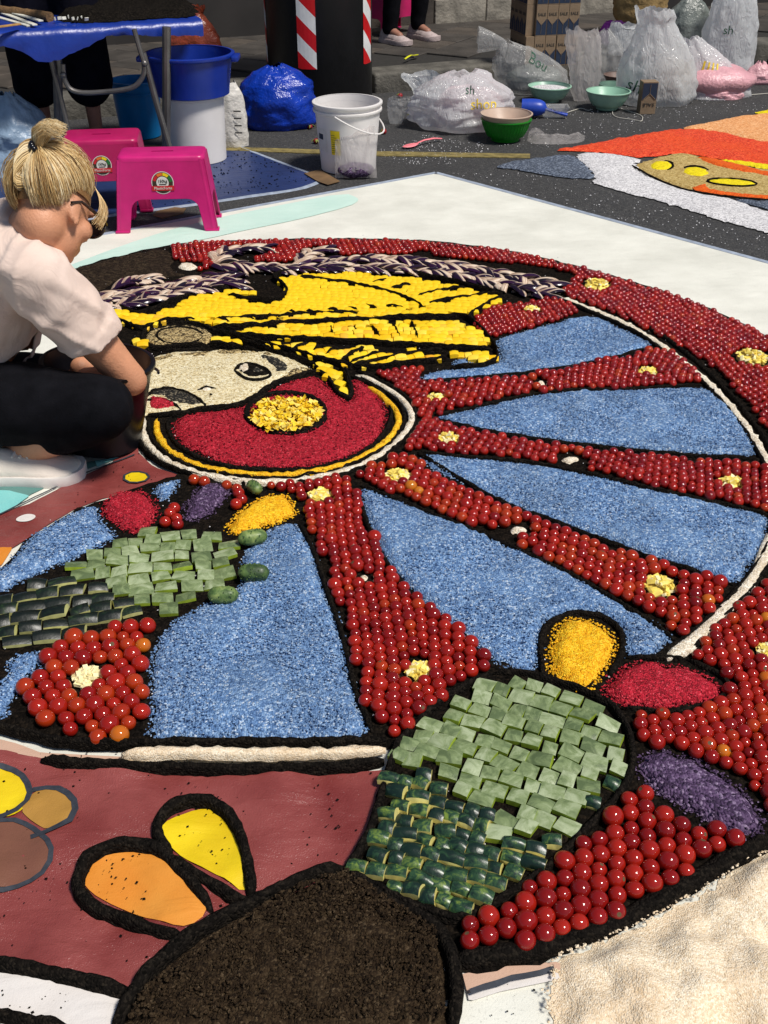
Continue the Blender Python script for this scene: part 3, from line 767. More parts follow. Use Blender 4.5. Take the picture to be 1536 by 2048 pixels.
soil_line([[(772, 1560), (745, 1660), (710, 1722), (688, 1742)], [(772, 1560), (795, 1490), (850, 1435), (900, 1395), (985, 1352)], [(690, 1745), (760, 1785), (830, 1822), (925, 1850), (985, 1815), (1095, 1745), (1165, 1672), (1255, 1580), (1268, 1500), (1235, 1425), (1165, 1385), (1030, 1348), (985, 1352)]], 0.017, 0.016, 'black soil ridge round the right green rind patch', BZ)
soil_line([[(905, 1925), (1010, 1912), (1100, 1896), (1225, 1853), (1345, 1790), (1440, 1732), (1545, 1680)]], 0.034, 0.016, 'broad black soil ridge between the near tomatoes and the beige sand', BZ)
soil_line([[(1085, 1355), (1078, 1295), (1092, 1252), (1140, 1230), (1200, 1234), (1242, 1262), (1246, 1310), (1215, 1360)]], 0.016, 0.012, 'black soil ring round the right yellow mound', BZ)
soil_line([[(1372, 1322), (1452, 1362), (1458, 1385), (1428, 1412), (1340, 1432), (1240, 1420)], [(1246, 1320), (1300, 1320), (1372, 1322)]], 0.014, 0.012, 'black soil ring round the right red mound', BZ)
soil_line([[(598, 1050), (630, 1110), (655, 1190), (690, 1290), (710, 1390), (745, 1470)], [(715, 985), (735, 1060), (770, 1130), (830, 1205), (900, 1262), (985, 1335)]], 0.015, 0.014, 'black soil edges of the tomato band running to the front', BZ)
soil_line([[(720, 975), (860, 1033), (1000, 1088), (1130, 1150), (1240, 1212), (1350, 1285)], [(835, 912), (1000, 1012), (1130, 1058), (1270, 1112), (1465, 1175)]], 0.014, 0.014, 'black soil edges of the tomato band running to the right corner', BZ)
soil_line([[(835, 908), (912, 919), (1032, 926), (1130, 941), (1300, 983), (1536, 1033)], [(870, 845), (993, 872), (1103, 889), (1196, 899), (1320, 913), (1527, 926)]], 0.013, 0.013, 'black soil edges of the middle right tomato band', BZ)
soil_line([[(830, 768), (912, 764), (1034, 753), (1156, 737), (1312, 698)], [(870, 836), (953, 818), (1054, 795), (1140, 784), (1237, 784), (1406, 774)]], 0.012, 0.012, 'black soil edges of the upper right tomato band', BZ)
soil_line([[(1120, 604), (1200, 636), (1260, 663), (1330, 708), (1395, 760), (1440, 805), (1485, 862), (1525, 925), (1545, 1000), (1540, 1080), (1520, 1125), (1485, 1172), (1430, 1232), (1360, 1290), (1310, 1318)],
           [(1125, 592), (1215, 620), (1280, 648), (1350, 694), (1415, 748), (1465, 800), (1520, 868), (1560, 940)], [(1560, 1090), (1530, 1150), (1490, 1200), (1430, 1258), (1380, 1305)]], 0.016, 0.014, 'black soil lines beside the white sand arc at right', BZ)
soil_line([[(290, 835), (270, 862), (285, 900), (320, 930), (380, 952), (470, 970), (570, 974), (660, 963), (730, 940), (780, 910), (815, 880), (832, 848), (830, 815), (800, 788), (760, 765), (712, 745)],
           [(300, 840), (298, 870), (320, 903), (360, 930), (420, 947), (500, 959), (570, 961), (640, 951), (710, 933), (765, 905), (800, 870), (812, 840), (800, 810), (765, 785), (715, 757)],
           [(345, 835), (333, 855), (345, 885), (378, 912), (430, 932), (500, 944), (570, 947), (640, 941), (700, 925), (745, 898), (770, 870), (785, 838), (775, 800), (745, 774), (700, 757)]], 0.013, 0.012, 'black soil rings of the round ear disc', BZ)
soil_line([[(345, 838), (400, 825), (447, 822), (484, 815), (514, 799), (544, 776), (580, 763), (632, 748), (655, 757), (672, 790), (698, 805), (706, 790), (695, 755), (690, 740)]], 0.014, 0.012, 'black soil line along the jaw and helmet point', 0.019)
soil_line([ell(573, 836, 79, 40) + [(652, 836)]], 0.022, 0.014, 'black soil ring round the yellow petal disc', 0.021)
soil_line([ell(360, 677, 76, 29) + [(436, 677)], ell(360, 677, 46, 17) + [(406, 677)]], 0.013, 0.012, 'black soil rings of the helmet boss', BZ)
z3 = lambda L: [(400 + x / 3, 450 + y / 3) for x, y in L]
STROKES = [z3(L) for L in ([(570, 340), (800, 360), (1050, 410), (1200, 450), (1350, 520)], [(1000, 380), (1150, 350)], [(1120, 412), (1290, 380)], [(1290, 462), (1400, 425), (1536, 408), (1620, 400)], [(1340, 505), (1536, 470), (1700, 440), (1850, 450)],
    [(80, 590), (200, 610)], [(250, 580), (350, 598)], [(380, 570), (480, 585)], [(510, 547), (610, 566)], [(620, 540), (710, 560)], [(740, 530), (860, 555)], [(860, 520), (970, 545)], [(960, 505), (1080, 530)], [(1110, 500), (1250, 535)],
    [(780, 625), (800, 690)], [(910, 630), (960, 685)], [(1020, 630), (1085, 705)], [(1150, 612), (1205, 710)], [(1262, 600), (1312, 715)],
    [(540, 778), (680, 730)], [(660, 798), (745, 742)], [(740, 812), (845, 752)], [(830, 848), (1000, 755)], [(880, 862), (1110, 782)], [(880, 880), (1290, 800), (1480, 775)])]
STROKES += [[(420, 662), (480, 662), (567, 655), (733, 647), (905, 640), (935, 642), (965, 668), (990, 700), (997, 728), (960, 742), (900, 742)],
            [(430, 648), (520, 645), (633, 636), (720, 634)], [(420, 670), (480, 680), (560, 684), (640, 690), (733, 692), (820, 699), (912, 704), (985, 706)],
            [(430, 672), (510, 690), (587, 712), (683, 738), (735, 745), (830, 735), (900, 724)], [(470, 686), (510, 698), (567, 718), (620, 733), (645, 752)], [(680, 740), (692, 760), (702, 800)],
            [(932, 643), (985, 608), (1022, 602), (960, 586), (912, 573), (860, 561), (800, 553), (690, 546), (587, 550), (540, 561), (565, 575), (578, 590), (560, 604), (530, 610), (490, 606), (457, 596)],
            [(217, 640), (250, 655), (283, 668), (330, 648), (400, 648)], [(195, 610), (240, 622), (277, 638), (300, 628), (345, 612), (380, 598), (470, 582)], [(410, 696), (470, 700), (520, 712)], [(290, 705), (350, 704), (420, 698)]]
soil_line(STROKES, 0.0088, 0.024, 'thin black soil lines drawing the yellow winged helmet', 0.014, step=0.012)
# ------------------------------------------------------------------ coloured salt and sand fields
def field(name, px, mat, label, cat, group=None, **k):
    o, P = fill(name, px, MAT[mat], **k)
    tag(o, label, cat, group)
    return P
BL = dict(base=0.0155, h=0.011, edge=0.012, res=0.013, amp=0.0028, nscale=45, jit=0.0022, lumps=0.007, lscale=8)
BLUE = [
 ([(830, 766), (867, 747), (912, 744), (960, 742), (1000, 730), (1002, 702), (989, 684), (1080, 660), (1178, 632), (1245, 664), (1312, 696), (1240, 714), (1156, 734), (1034, 751), (912, 762)], 'farthest blue salt wedge, beside the yellow helmet tip'),
 ([(872, 840), (912, 832), (953, 822), (1054, 799), (1140, 787), (1237, 787), (1406, 778), (1452, 812), (1489, 856), (1522, 915), (1440, 914), (1318, 906), (1196, 892), (1103, 882), (993, 866), (912, 850)], 'second blue salt wedge from the top, ending in a point at left'),
 ([(837, 912), (900, 919), (981, 926), (1032, 931), (1129, 946), (1237, 969), (1301, 987), (1380, 1002), (1451, 1019), (1534, 1037), (1530, 1075), (1508, 1125), (1480, 1165), (1462, 1169), (1380, 1142), (1272, 1106), (1201, 1081), (1129, 1052), (1058, 1029), (986, 997), (900, 958), (862, 938)], 'third blue salt wedge, reaching the white arc at right'),
 ([(722, 980), (758, 991), (808, 1012), (862, 1032), (933, 1058), (986, 1081), (1058, 1114), (1129, 1150), (1201, 1187), (1237, 1214), (1290, 1241), (1351, 1283), (1297, 1318), (1252, 1316), (1250, 1290), (1244, 1258), (1205, 1230), (1130, 1226), (1088, 1250), (1074, 1290), (1076, 1350), (1022, 1343), (986, 1323), (933, 1277), (880, 1240), (826, 1186), (790, 1147), (765, 1115), (747, 1075), (733, 1036), (724, 1004)], 'long blue salt wedge behind the right yellow mound'),
 ([(590, 1052), (557, 1056), (534, 1070), (500, 1095), (486, 1118), (484, 1172), (470, 1200), (430, 1205), (390, 1225), (353, 1247), (323, 1277), (310, 1300), (303, 1350), (302, 1400), (306, 1450), (299, 1484), (450, 1483), (593, 1486), (700, 1484), (738, 1470), (718, 1419), (697, 1347), (683, 1276), (665, 1222), (650, 1186), (636, 1143), (625, 1108), (607, 1072)], 'largest blue salt field, beside the small gherkins'),
 ([(-30, 1168), (-30, 1205), (0, 1187), (67, 1157), (133, 1127), (200, 1097), (237, 1077), (213, 1060), (198, 1040), (193, 1018), (160, 1023), (100, 1057), (52, 1087), (43, 1107), (0, 1147)], 'blue salt patch left of the small red mound'),
 ([(303, 980), (363, 962), (353, 977), (331, 1010)], 'smallest blue salt triangle, next to the left red mound'),
 ([(103, 1305), (33, 1317), (20, 1333), (17, 1360), (-20, 1385), (-20, 1440), (17, 1440), (20, 1410), (33, 1390), (50, 1367), (83, 1330)], 'blue salt sliver left of the near left tomatoes'),
 ([(905, 726), (930, 722), (945, 728), (930, 736), (908, 736)], 'tiny blue salt spot under the helmet tip')]
GRAIN_AREAS = []
for px, lab in BLUE: GRAIN_AREAS.append((field('blue_salt_field', px, 'blue', lab, 'salt field', **BL), 'blue'))
MD = dict(base=0.0165, h=0.015, edge=0.022, res=0.010, amp=0.004, nscale=60, jit=0.003)
P = field('salt_mound', [(208, 1030), (207, 1012), (225, 992), (262, 986), (290, 990), (310, 1005), (317, 1030), (308, 1052), (290, 1062), (270, 1072), (248, 1064), (238, 1052), (222, 1046)], 'red', 'small round red salt mound at left', 'salt mound', **MD); GRAIN_AREAS.append((P, 'red'))
P = field('salt_mound', [(367, 1042), (372, 1012), (392, 984), (418, 970), (450, 975), (461, 990), (443, 1015), (412, 1037), (382, 1048)], 'purple', 'small purple salt mound between loose tomatoes', 'salt mound', **MD); GRAIN_AREAS.append((P, 'purple'))
P = field('salt_mound', [(454, 1056), (471, 1032), (522, 999), (572, 993), (588, 1011), (592, 1034), (557, 1050), (522, 1059), (486, 1075), (458, 1070)], 'yellow', 'yellow salt mound left of the tomato band, above two gherkins', 'salt mound', **MD); GRAIN_AREAS.append((P, 'yellow'))
P = field('salt_mound', [(1129, 1240), (1172, 1242), (1208, 1258), (1233, 1287), (1222, 1322), (1208, 1348), (1187, 1380), (1165, 1387), (1122, 1369), (1093, 1340), (1097, 1294), (1111, 1262)], 'yellow', 'upright yellow salt mound beside the right red mound', 'salt mound', **MD); GRAIN_AREAS.append((P, 'yellow'))
P = field('salt_mound', [(1201, 1391), (1229, 1358), (1244, 1337), (1290, 1330), (1344, 1337), (1398, 1348), (1441, 1373), (1446, 1394), (1416, 1416), (1344, 1423), (1272, 1421), (1229, 1405)], 'red', 'large oval red salt mound at right', 'salt mound', **MD); GRAIN_AREAS.append((P, 'red'))
P = field('salt_mound', [(1272, 1512), (1326, 1507), (1391, 1522), (1451, 1561), (1498, 1597), (1527, 1640), (1523, 1665), (1487, 1679), (1441, 1665), (1398, 1640), (1337, 1604), (1283, 1565)], 'purple', 'large purple salt mound between tomatoes at lower right', 'salt mound', **MD); GRAIN_AREAS.append((P, 'purple'))
RD = [(447, 827), (485, 820), (515, 805), (545, 784), (580, 769), (630, 756), (652, 772), (672, 797), (698, 812), (710, 800), (706, 770), (704, 762), (740, 778), (762, 802), (774, 838), (760, 876), (732, 900), (690, 920), (620, 936), (560, 938), (480, 934), (430, 924), (390, 905), (360, 885), (346, 865), (347, 850), (365, 838), (400, 831)]
P = field('red_salt_disc', RD, 'red', 'large red salt disc round the yellow petals', 'salt field', base=0.0155, h=0.009, edge=0.012, res=0.013, amp=0.004, nscale=40); GRAIN_AREAS.append((P, 'red'))
# face, lips, eye
fz = dict(base=0.013, h=0.010, edge=0.012, res=0.014, amp=0.003, nscale=30)
field('face_sand', [(250, 845), (268, 800), (285, 740), (300, 716), (340, 708), (430, 704), (500, 702), (556, 710), (600, 727), (636, 746), (580, 757), (543, 771), (513, 794), (483, 811), (447, 818), (400, 820), (360, 832), (330, 834), (295, 830), (280, 850), (262, 856)], 'face_sand', 'cream sand face in profile under the helmet', 'sand field', **fz)
fz2 = dict(base=0.0225, h=0.004, edge=0.008, res=0.010, amp=0.002, nscale=40)
field('eye_outline', [(468, 738), (480, 730), (502, 729), (530, 738), (545, 752), (540, 758), (500, 762), (485, 756)], 'soil', 'black almond eye on the cream sand face', 'eye', **fz2)
field('eye_white', [(478, 741), (488, 735), (500, 735), (503, 745), (492, 752), (483, 749)], 'white_sand', 'white sand patch in the eye of the face', 'eye', base=0.0265, h=0.003, edge=0.006, res=0.008, amp=0.001)
field('eye_iris', [(506, 742), (520, 743), (532, 752), (512, 756), (503, 752)], 'dark_speckle', 'grey speckled iris in the eye of the face', 'eye', base=0.0265, h=0.003, edge=0.006, res=0.008, amp=0.001)
field('eyebrow', [(517, 716), (530, 714), (560, 722), (578, 736), (584, 748), (560, 754), (548, 750), (546, 738), (528, 728)], 'dark_speckle', 'thick dark eyebrow on the cream sand face', 'eyebrow', **fz2)
field('shade_patch', [(290, 795), (305, 782), (340, 778), (375, 788), (410, 808), (400, 818), (360, 818), (330, 802)], 'dark_speckle', 'dark speckled patch above the lips of the face', 'sand patch', **fz2)
field('lips', [(296, 802), (315, 800), (340, 806), (357, 818), (340, 822), (315, 824), (300, 826)], 'red', 'small red lips of the sand face', 'lips', base=0.0245, h=0.006, edge=0.01, res=0.009, amp=0.003)
field('nostril', ell(423, 797, 8, 6), 'soil', 'small black nostril dot of the sand face', 'nostril', **fz2)
field('nose_light', [(400, 783), (420, 778), (432, 784), (425, 790), (405, 790)], 'white_sand', 'white sand highlight by the nose of the face', 'sand patch', **fz2)
field('shade_patch', [(296, 722), (340, 712), (430, 706), (500, 705), (560, 714), (606, 733), (560, 722), (500, 714), (430, 716), (350, 722), (312, 734)], 'speckle_sand', 'speckled sand shading along the forehead of the face', 'sand patch', base=0.0235, h=0.0015, edge=0.012, res=0.010, amp=0.001, jit=0.005)
field('shade_patch', [(596, 733), (632, 746), (582, 757), (548, 766), (570, 752)], 'speckle_sand', 'speckled sand shading by the temple of the face', 'sand patch', base=0.0235, h=0.0015, edge=0.012, res=0.010, amp=0.001, jit=0.005)
field('shade_patch', [(262, 846), (272, 815), (288, 795), (296, 800), (290, 828), (278, 850)], 'speckle_sand', 'speckled sand shading on the chin of the face', 'sand patch', base=0.0235, h=0.0015, edge=0.012, res=0.010, amp=0.001, jit=0.004)
mb = MB()
for L in ([(395, 780), (412, 775), (432, 777)], [(468, 740), (480, 730), (502, 728), (530, 737), (546, 752), (520, 762), (490, 759), (468, 740)], [(290, 802), (315, 799), (345, 806), (362, 819)], [(296, 828), (330, 830), (362, 820)], [(290, 796), (310, 781), (345, 777), (385, 790), (412, 810)]): ridge(mb, W(L, 0.024), 0.008, 0.007, 0.024, 0.012, 0.002, 5)
o = mb.obj('soil_outline', MAT['soil'], angle=180, merge=False); tag(o, 'thin black soil lines drawing the eye, nose and lips of the face', 'soil line', 'soil outlines', 'stuff')
field('helmet_boss', ell(360, 677, 70, 25), 'speckle_sand', 'round speckled sand boss of the helmet', 'sand disc', base=0.013, h=0.009, edge=0.014, res=0.013, amp=0.003)
# rings and arcs of sand
def arc(name, px, w, mat, label, h=0.010):
    mb = MB(); ridge(mb, W(px, 0.018), w, h, 0.018, 0.012, 0.004, 7)
    tag(mb.obj(name, MAT[mat], angle=180), label, 'sand arc')
arc('sand_ring', [(313, 840), (314, 872), (340, 906), (383, 930), (433, 943), (500, 952), (567, 954), (633, 946), (700, 929), (752, 902), (784, 876), (798, 848), (795, 825), (768, 797), (735, 774)], 0.017, 'yellow', 'yellow sand ring round the red disc')
arc('sand_ring', [(287, 838), (283, 867), (305, 903), (350, 934), (410, 953), (480, 965), (567, 968), (650, 957), (717, 937), (765, 911), (802, 880), (824, 850), (824, 827), (804, 800), (775, 780), (738, 760), (712, 752)], 0.019, 'white_sand', 'white sand ring outside the yellow ring')
arc('white_arc', [(1122, 598), (1200, 628), (1262, 655), (1332, 700), (1402, 755), (1452, 805), (1502, 870), (1540, 935)], 0.024, 'white_sand', 'thin white sand arc at upper right')
arc('white_arc', [(1552, 1060), (1533, 1098), (1516, 1145), (1487, 1186), (1451, 1222), (1416, 1258), (1380, 1290), (1332, 1319)], 0.030, 'white_sand', 'white sand arc at the right edge, below the blue wedges')
arc('white_arc', [(243, 1513), (300, 1511), (394, 1508), (500, 1511), (572, 1511), (679, 1508), (772, 1503)], 0.019, 'beige_sand', 'white sand arc in front of the largest blue field', 0.014)
o, P = fill('beige_sand', [(1560, 1680), (1494, 1716), (1444, 1754), (1398, 1790), (1344, 1815), (1290, 1840), (1237, 1865), (1183, 1886), (1136, 1908), (1116, 1924), (1108, 1955), (1098, 1990), (1106, 2030), (1100, 2120), (1640, 2120), (1700, 1800)], MAT['beige_sand'], base=0.009, h=0.017, edge=0.035, res=0.0085, amp=0.010, nscale=20, jit=0.003, lumps=0.024, lscale=9, zpix=0.012)
tag(o, 'rumpled beige sand spread in the lower right corner', 'sand', kind='stuff'); GRAIN_AREAS.append((P, 'beige'))
# the second picture, at right
S2 = dict(base=0.009, h=0.004, edge=0.02, res=0.022, amp=0.002, nscale=30, jit=0.006, zpix=0.006)
field('salt_field', [(1104, 300), (1180, 288), (1260, 272), (1351, 257), (1424, 260), (1504, 280), (1600, 292), (1600, 345), (1536, 333), (1457, 322), (1391, 309), (1357, 305), (1291, 316), (1211, 305), (1151, 302)], 'sun_red', 'bright orange-red salt field of the second picture', 'salt field', **S2)
field('salt_field', [(1351, 257), (1430, 242), (1504, 228), (1600, 228), (1600, 294), (1500, 279), (1424, 260)], 'peach', 'peach salt field of the second picture, behind the orange-red one', 'salt field', **S2)
field('salt_field', [(1504, 226), (1540, 218), (1600, 214), (1600, 232), (1540, 234)], 'bright_yellow', 'pale yellow corner of the second picture', 'salt field', **S2)
field('salt_field', [(1144, 306), (1211, 306), (1291, 318), (1264, 330), (1307, 356), (1374, 380), (1424, 391), (1457, 396), (1536, 424), (1600, 440), (1600, 480), (1536, 465), (1424, 436), (1324, 402), (1257, 386), (1174, 363), (1196, 360), (1176, 333)], 'gritwhite', 'white salt band along the near edge of the second picture', 'salt field', **S2)
field('salt_field', [(990, 333), (1024, 322), (1144, 306), (1174, 333), (1194, 358), (1124, 354), (1024, 338)], 'gritgrey', 'slate grey salt area at the left of the second picture', 'salt field', **S2)
field('salt_field', [(1457, 395), (1536, 402), (1600, 406), (1600, 436), (1536, 420)], 'gritgrey', 'slate grey salt area at the right frame edge', 'salt field', **S2)
field('salt_field', [(1264, 329), (1324, 313), (1357, 306), (1391, 311), (1457, 326), (1536, 340), (1600, 350), (1600, 402), (1536, 398), (1457, 392), (1374, 379), (1307, 355)], 'tan', 'tan salt shape with yellow ovals in the second picture', 'salt field', **S2)
S3 = dict(base=0.0155, h=0.003, edge=0.01, res=0.016, amp=0.001, nscale=30, jit=0.002, zpix=0.012)
field('salt_oval', ell(1323, 332, 22, 9), 'bright_yellow', 'leftmost bright yellow oval in the tan shape', 'salt oval', **S3)
field('salt_oval', ell(1392, 344, 26, 9, rot=.1), 'bright_yellow', 'middle bright yellow oval in the tan shape', 'salt oval', **S3)
field('salt_oval', ell(1464, 366, 48, 6, rot=.06), 'bright_yellow', 'long bright yellow oval in the tan shape', 'salt oval', **S3)
field('salt_stripe', [(1391, 312), (1430, 318), (1480, 330), (1540, 345), (1600, 356), (1600, 362), (1520, 350), (1440, 334), (1405, 322)], 'orange', 'upper orange stripe of the tan shape', 'salt stripe', **S3)
field('salt_stripe', [(1430, 318), (1500, 325), (1600, 340), (1600, 350), (1500, 333)], 'bright_yellow', 'yellow stripe above the orange one in the second picture', 'salt stripe', base=0.0165, h=0.003, edge=0.01, res=0.016, amp=0.001, zpix=0.012)
field('salt_stripe', [(1374, 378), (1420, 364), (1410, 376), (1457, 386), (1600, 396), (1600, 402), (1457, 391)], 'orange', 'lower orange stripe of the tan shape', 'salt stripe', **S3)
mb = MB()
for L in (ell(1392, 344, 28, 10, rot=.1)[14:23], ell(1323, 332, 23, 10)[-5:] + ell(1323, 332, 23, 10)[:5], ell(1464, 366, 50, 7, rot=.06) + [(1514, 368)], [(1264, 332), (1307, 358), (1374, 383), (1457, 396), (1536, 401)]): ridge(mb, W(L, 0.012), 0.010, 0.004, 0.016, 0.02, 0.002, 5)
o = mb.obj('soil_outline', MAT['soil'], angle=180, merge=False); tag(o, 'dark thin lines round the yellow ovals of the second picture', 'soil line', 'soil outlines', 'stuff')

# ------------------------------------------------------------------ small heaps set in the tomato bands
def pile(cx, cy, rx, ry, label, mat, n=46, size=0.011, hole=True):
    c = G(cx, cy, 0.014); s = SC_AT(cy); R = rx / s
    rnd = random.Random(cx * 7 + cy)
    mb = MB(); mb.ell((0, 0, 0), (R * .84, R * .84, R * .36), None, 14, 10)
    for k in range(n):
        a = rnd.uniform(0, 2 * pi); r = R * sqrt(rnd.random()) * 0.92
        z = 0.004 + (1 - (r / R) ** 2) * R * 0.42 * rnd.uniform(0.75, 1.1)
        l = size * rnd.uniform(.7, 1.35); Rm = Matrix.Rotation(rnd.uniform(0, 6.3), 3, 'Z') @ Matrix.Rotation(rnd.uniform(-.9, .9), 3, 'X') @ Matrix.Rotation(rnd.uniform(-.5, .5), 3, 'Y')
        mb.mi = 1 if rnd.random() < .3 else 0
        vs = [Rm @ Vector((x * l * rnd.uniform(.8, 1.1), y * l * 0.55 * rnd.uniform(.8, 1.15), zz * l * 0.38)) for zz in (-.5, .5) for y in (-.5, .5) for x in (-.5, .5)]
        b = Vector((r * cos(a), r * sin(a), z))
        mb.add([v + b for v in vs], [(0, 2, 3, 1), (4, 5, 7, 6), (0, 1, 5, 4), (2, 6, 7, 3), (0, 4, 6, 2), (1, 3, 7, 5)])
    o = mb.obj('squash_heap', [MAT[mat], MAT['corn2']], None, c, smooth=False); tag(o, label, 'squash heap', 'chopped squash heaps')
    o['kind'] = 'stuff'; del o['kind']
HOLES = []
for cx, cy, rx, ry, lab, mat in [
 (1192, 574, 28, 13, 'chopped yellow squash heap in the outer tomato band near the hair', 'corn'), (1502, 720, 36, 17, 'chopped squash heap in the outer tomato band at the right edge', 'corn'),
 (1063, 624, 17, 7, 'squash heap in the far tomato triangle beside the helmet', 'corn'), (1296, 748, 19, 9, 'squash heap at the wide end of the upper right tomato band', 'corn'),
 (873, 800, 16, 9, 'squash heap next to the pointed tip of the second blue wedge', 'corn'), (898, 881, 22, 10, 'squash heap at the start of the middle right tomato band', 'corn'),
 (1461, 970, 22, 12, 'squash heap at the right end of the middle tomato band', 'corn'), (797, 957, 25, 15, 'squash heap beside the white ring of the ear disc', 'corn'),
 (1318, 1177, 32, 17, 'squash heap near the right corner of the diagonal tomato band', 'corn'), (636, 994, 22, 16, 'squash heap at the top of the front tomato band', 'corn'),
 (838, 1348, 27, 20, 'squash heap at the wide front end of the front tomato band', 'corn'), (1538, 1308, 24, 24, 'squash heap cut by the right edge of the photo', 'corn'),
 (177, 1360, 31, 20, 'creamy squash heap among the near left tomatoes', 'corn2')]:
    pile(cx, cy, rx, ry, lab, mat, 70 if cx == 1502 else 46, 0.012 if cy < 900 else 0.0135); HOLES.append((cx, cy, rx * 1.14))
for cx, cy, rx, ry, lab in [(1080, 770, 15, 6, 'white salt dot in the upper right tomato band'), (1140, 924, 24, 9, 'white salt dot in the middle right tomato band'), (1037, 1065, 23, 11, 'white salt dot in the diagonal tomato band'),
                            (728, 1159, 16, 10, 'round white salt dot in the front tomato band'), (375, 536, 22, 8, 'white salt dot beside the dark brown soil at far left')]:
    field('salt_dot', ell(cx, cy, rx, ry), 'white_sand', lab, 'salt dot', 'white salt dots', base=0.014, h=0.010, edge=0.015, res=0.008, amp=0.002, jit=0.002); HOLES.append((cx, cy, rx * 1.28))
# petals in the centre of the red disc
c = G(573, 836, 0.024); mb = MB(); R = 70 / SC_AT(836); rnd = random.Random(3)
for k in range(520):
    a = rnd.uniform(0, 6.3); r = R * sqrt(rnd.random()); l = 0.02 * rnd.uniform(.7, 1.3); w = l * 0.33
    Rm = Matrix.Rotation(rnd.uniform(0, 6.3), 3, 'Z') @ Matrix.Rotation(rnd.uniform(-.7, .7), 3, 'Y') @ Matrix.Rotation(rnd.uniform(-.8, .8), 3, 'X'); b = Vector((r * cos(a), r * sin(a) * 0.97, 0.008 + rnd.uniform(0, .012)))
    mb.mi = 1 if rnd.random() < .3 else 0
    vs = [Rm @ Vector(p) + b for p in ((-l / 2, 0, 0), (-l * .1, -w, .002), (l / 2, 0, .003), (-l * .1, w, .002), (0, 0, -.004))]
    mb.add(vs, [(0, 1, 2, 3), (0, 4, 1), (1, 4, 2), (2, 4, 3), (3, 4, 0)])
o = mb.obj('petal_disc', [MAT['petal'], MAT['corn']], None, c, smooth=False); tag(o, 'disc of loose yellow petals at the centre of the red ear disc', 'petals', kind='stuff')

# ------------------------------------------------------------------ tomatoes
TREG = {
 'outer': ([(332, 494), (400, 488), (500, 486), (620, 483), (760, 484), (880, 489), (980, 502), (1050, 513), (1120, 530), (1200, 550), (1300, 580), (1400, 616), (1480, 652), (1560, 692), (1640, 760), (1640, 960), (1575, 930), (1536, 866), (1497, 813), (1460, 773), (1420, 732), (1351, 692), (1265, 648), (1196, 617), (1131, 598), (1125, 578), (1152, 560), (1140, 548), (1080, 533), (1000, 528), (912, 521), (870, 514), (850, 503), (822, 510), (812, 512), (720, 511), (680, 515), (668, 498), (640, 494), (604, 503), (592, 512), (588, 526), (540, 528), (503, 526), (506, 517), (550, 507), (556, 496), (480, 493), (444, 501), (430, 514), (432, 540), (398, 545), (385, 532), (352, 522), (340, 508)], 0.0225, 'the outer band at upper right'),
 'far': ([(938, 647), (985, 615), (1046, 612), (1107, 600), (1128, 604), (1168, 626), (1080, 652), (993, 675), (974, 678)], 0.0212, 'the far triangle beside the yellow helmet'),
 'spokes': ([(747, 750), (800, 740), (860, 735), (850, 748), (826, 769), (912, 767), (1054, 755), (1140, 744), (1257, 717), (1322, 700), (1359, 716), (1412, 764), (1400, 770), (1237, 780), (1135, 780), (1046, 791), (953, 812), (905, 823), (862, 840), (912, 860), (993, 877), (1103, 895), (1196, 905), (1318, 919), (1440, 927), (1540, 934), (1560, 1030), (1451, 1008), (1380, 991), (1301, 976), (1237, 958), (1129, 935), (1032, 920), (985, 915), (912, 913), (840, 903), (806, 900), (826, 880), (838, 850), (836, 815), (808, 788), (772, 764)], 0.0238, 'the upper and middle right bands'),
 'diag': ([(704, 952), (742, 938), (802, 908), (830, 920), (860, 947), (1000, 1015), (1058, 1039), (1129, 1064), (1201, 1094), (1272, 1119), (1380, 1152), (1453, 1176), (1453, 1200), (1418, 1240), (1372, 1274), (1345, 1268), (1290, 1230), (1237, 1203), (1201, 1176), (1129, 1141), (1058, 1105), (1000, 1076), (933, 1048), (862, 1023), (808, 1001), (758, 980), (722, 968)], 0.0262, 'the diagonal band toward the right corner'),
 'front': ([(527, 974), (572, 972), (622, 966), (679, 957), (706, 968), (715, 997), (726, 1036), (740, 1072), (754, 1108), (779, 1143), (808, 1179), (855, 1222), (905, 1254), (944, 1287), (996, 1335), (958, 1353), (898, 1388), (855, 1417), (808, 1464), (783, 1484), (758, 1456), (735, 1430), (724, 1394), (717, 1347), (703, 1294), (688, 1240), (670, 1194), (656, 1147), (648, 1115), (627, 1075), (611, 1036), (606, 1004), (579, 988), (532, 979)], 0.0255, 'the band beside the largest blue field'),
 'right': ([(1560, 1150), (1500, 1203), (1440, 1250), (1400, 1292), (1376, 1318), (1432, 1344), (1457, 1362), (1456, 1385), (1430, 1410), (1362, 1434), (1308, 1432), (1246, 1428), (1256, 1451), (1274, 1490), (1326, 1502), (1398, 1514), (1444, 1538), (1487, 1566), (1536, 1616), (1580, 1660), (1700, 1500), (1720, 1200), (1650, 1100)], 0.0258, 'the right area round the red mound'),
 'near': ([(1280, 1582), (1305, 1602), (1351, 1631), (1416, 1656), (1476, 1681), (1474, 1701), (1434, 1722), (1380, 1751), (1344, 1779), (1272, 1817), (1219, 1842), (1165, 1867), (1093, 1885), (1022, 1896), (986, 1905), (914, 1916), (894, 1878), (930, 1853), (983, 1828), (1018, 1796), (1093, 1760), (1136, 1710), (1186, 1667), (1237, 1604)], 0.0290, 'the nearest wedge above the beige sand'),
 'left': ([(302, 1242), (320, 1252), (313, 1270), (293, 1300), (287, 1350), (287, 1400), (293, 1447), (273, 1481), (183, 1485), (127, 1478), (87, 1461), (35, 1438), (32, 1400), (69, 1363), (102, 1317), (135, 1282), (183, 1272), (233, 1259)], 0.0312, 'the cluster at left below the rind patch')}
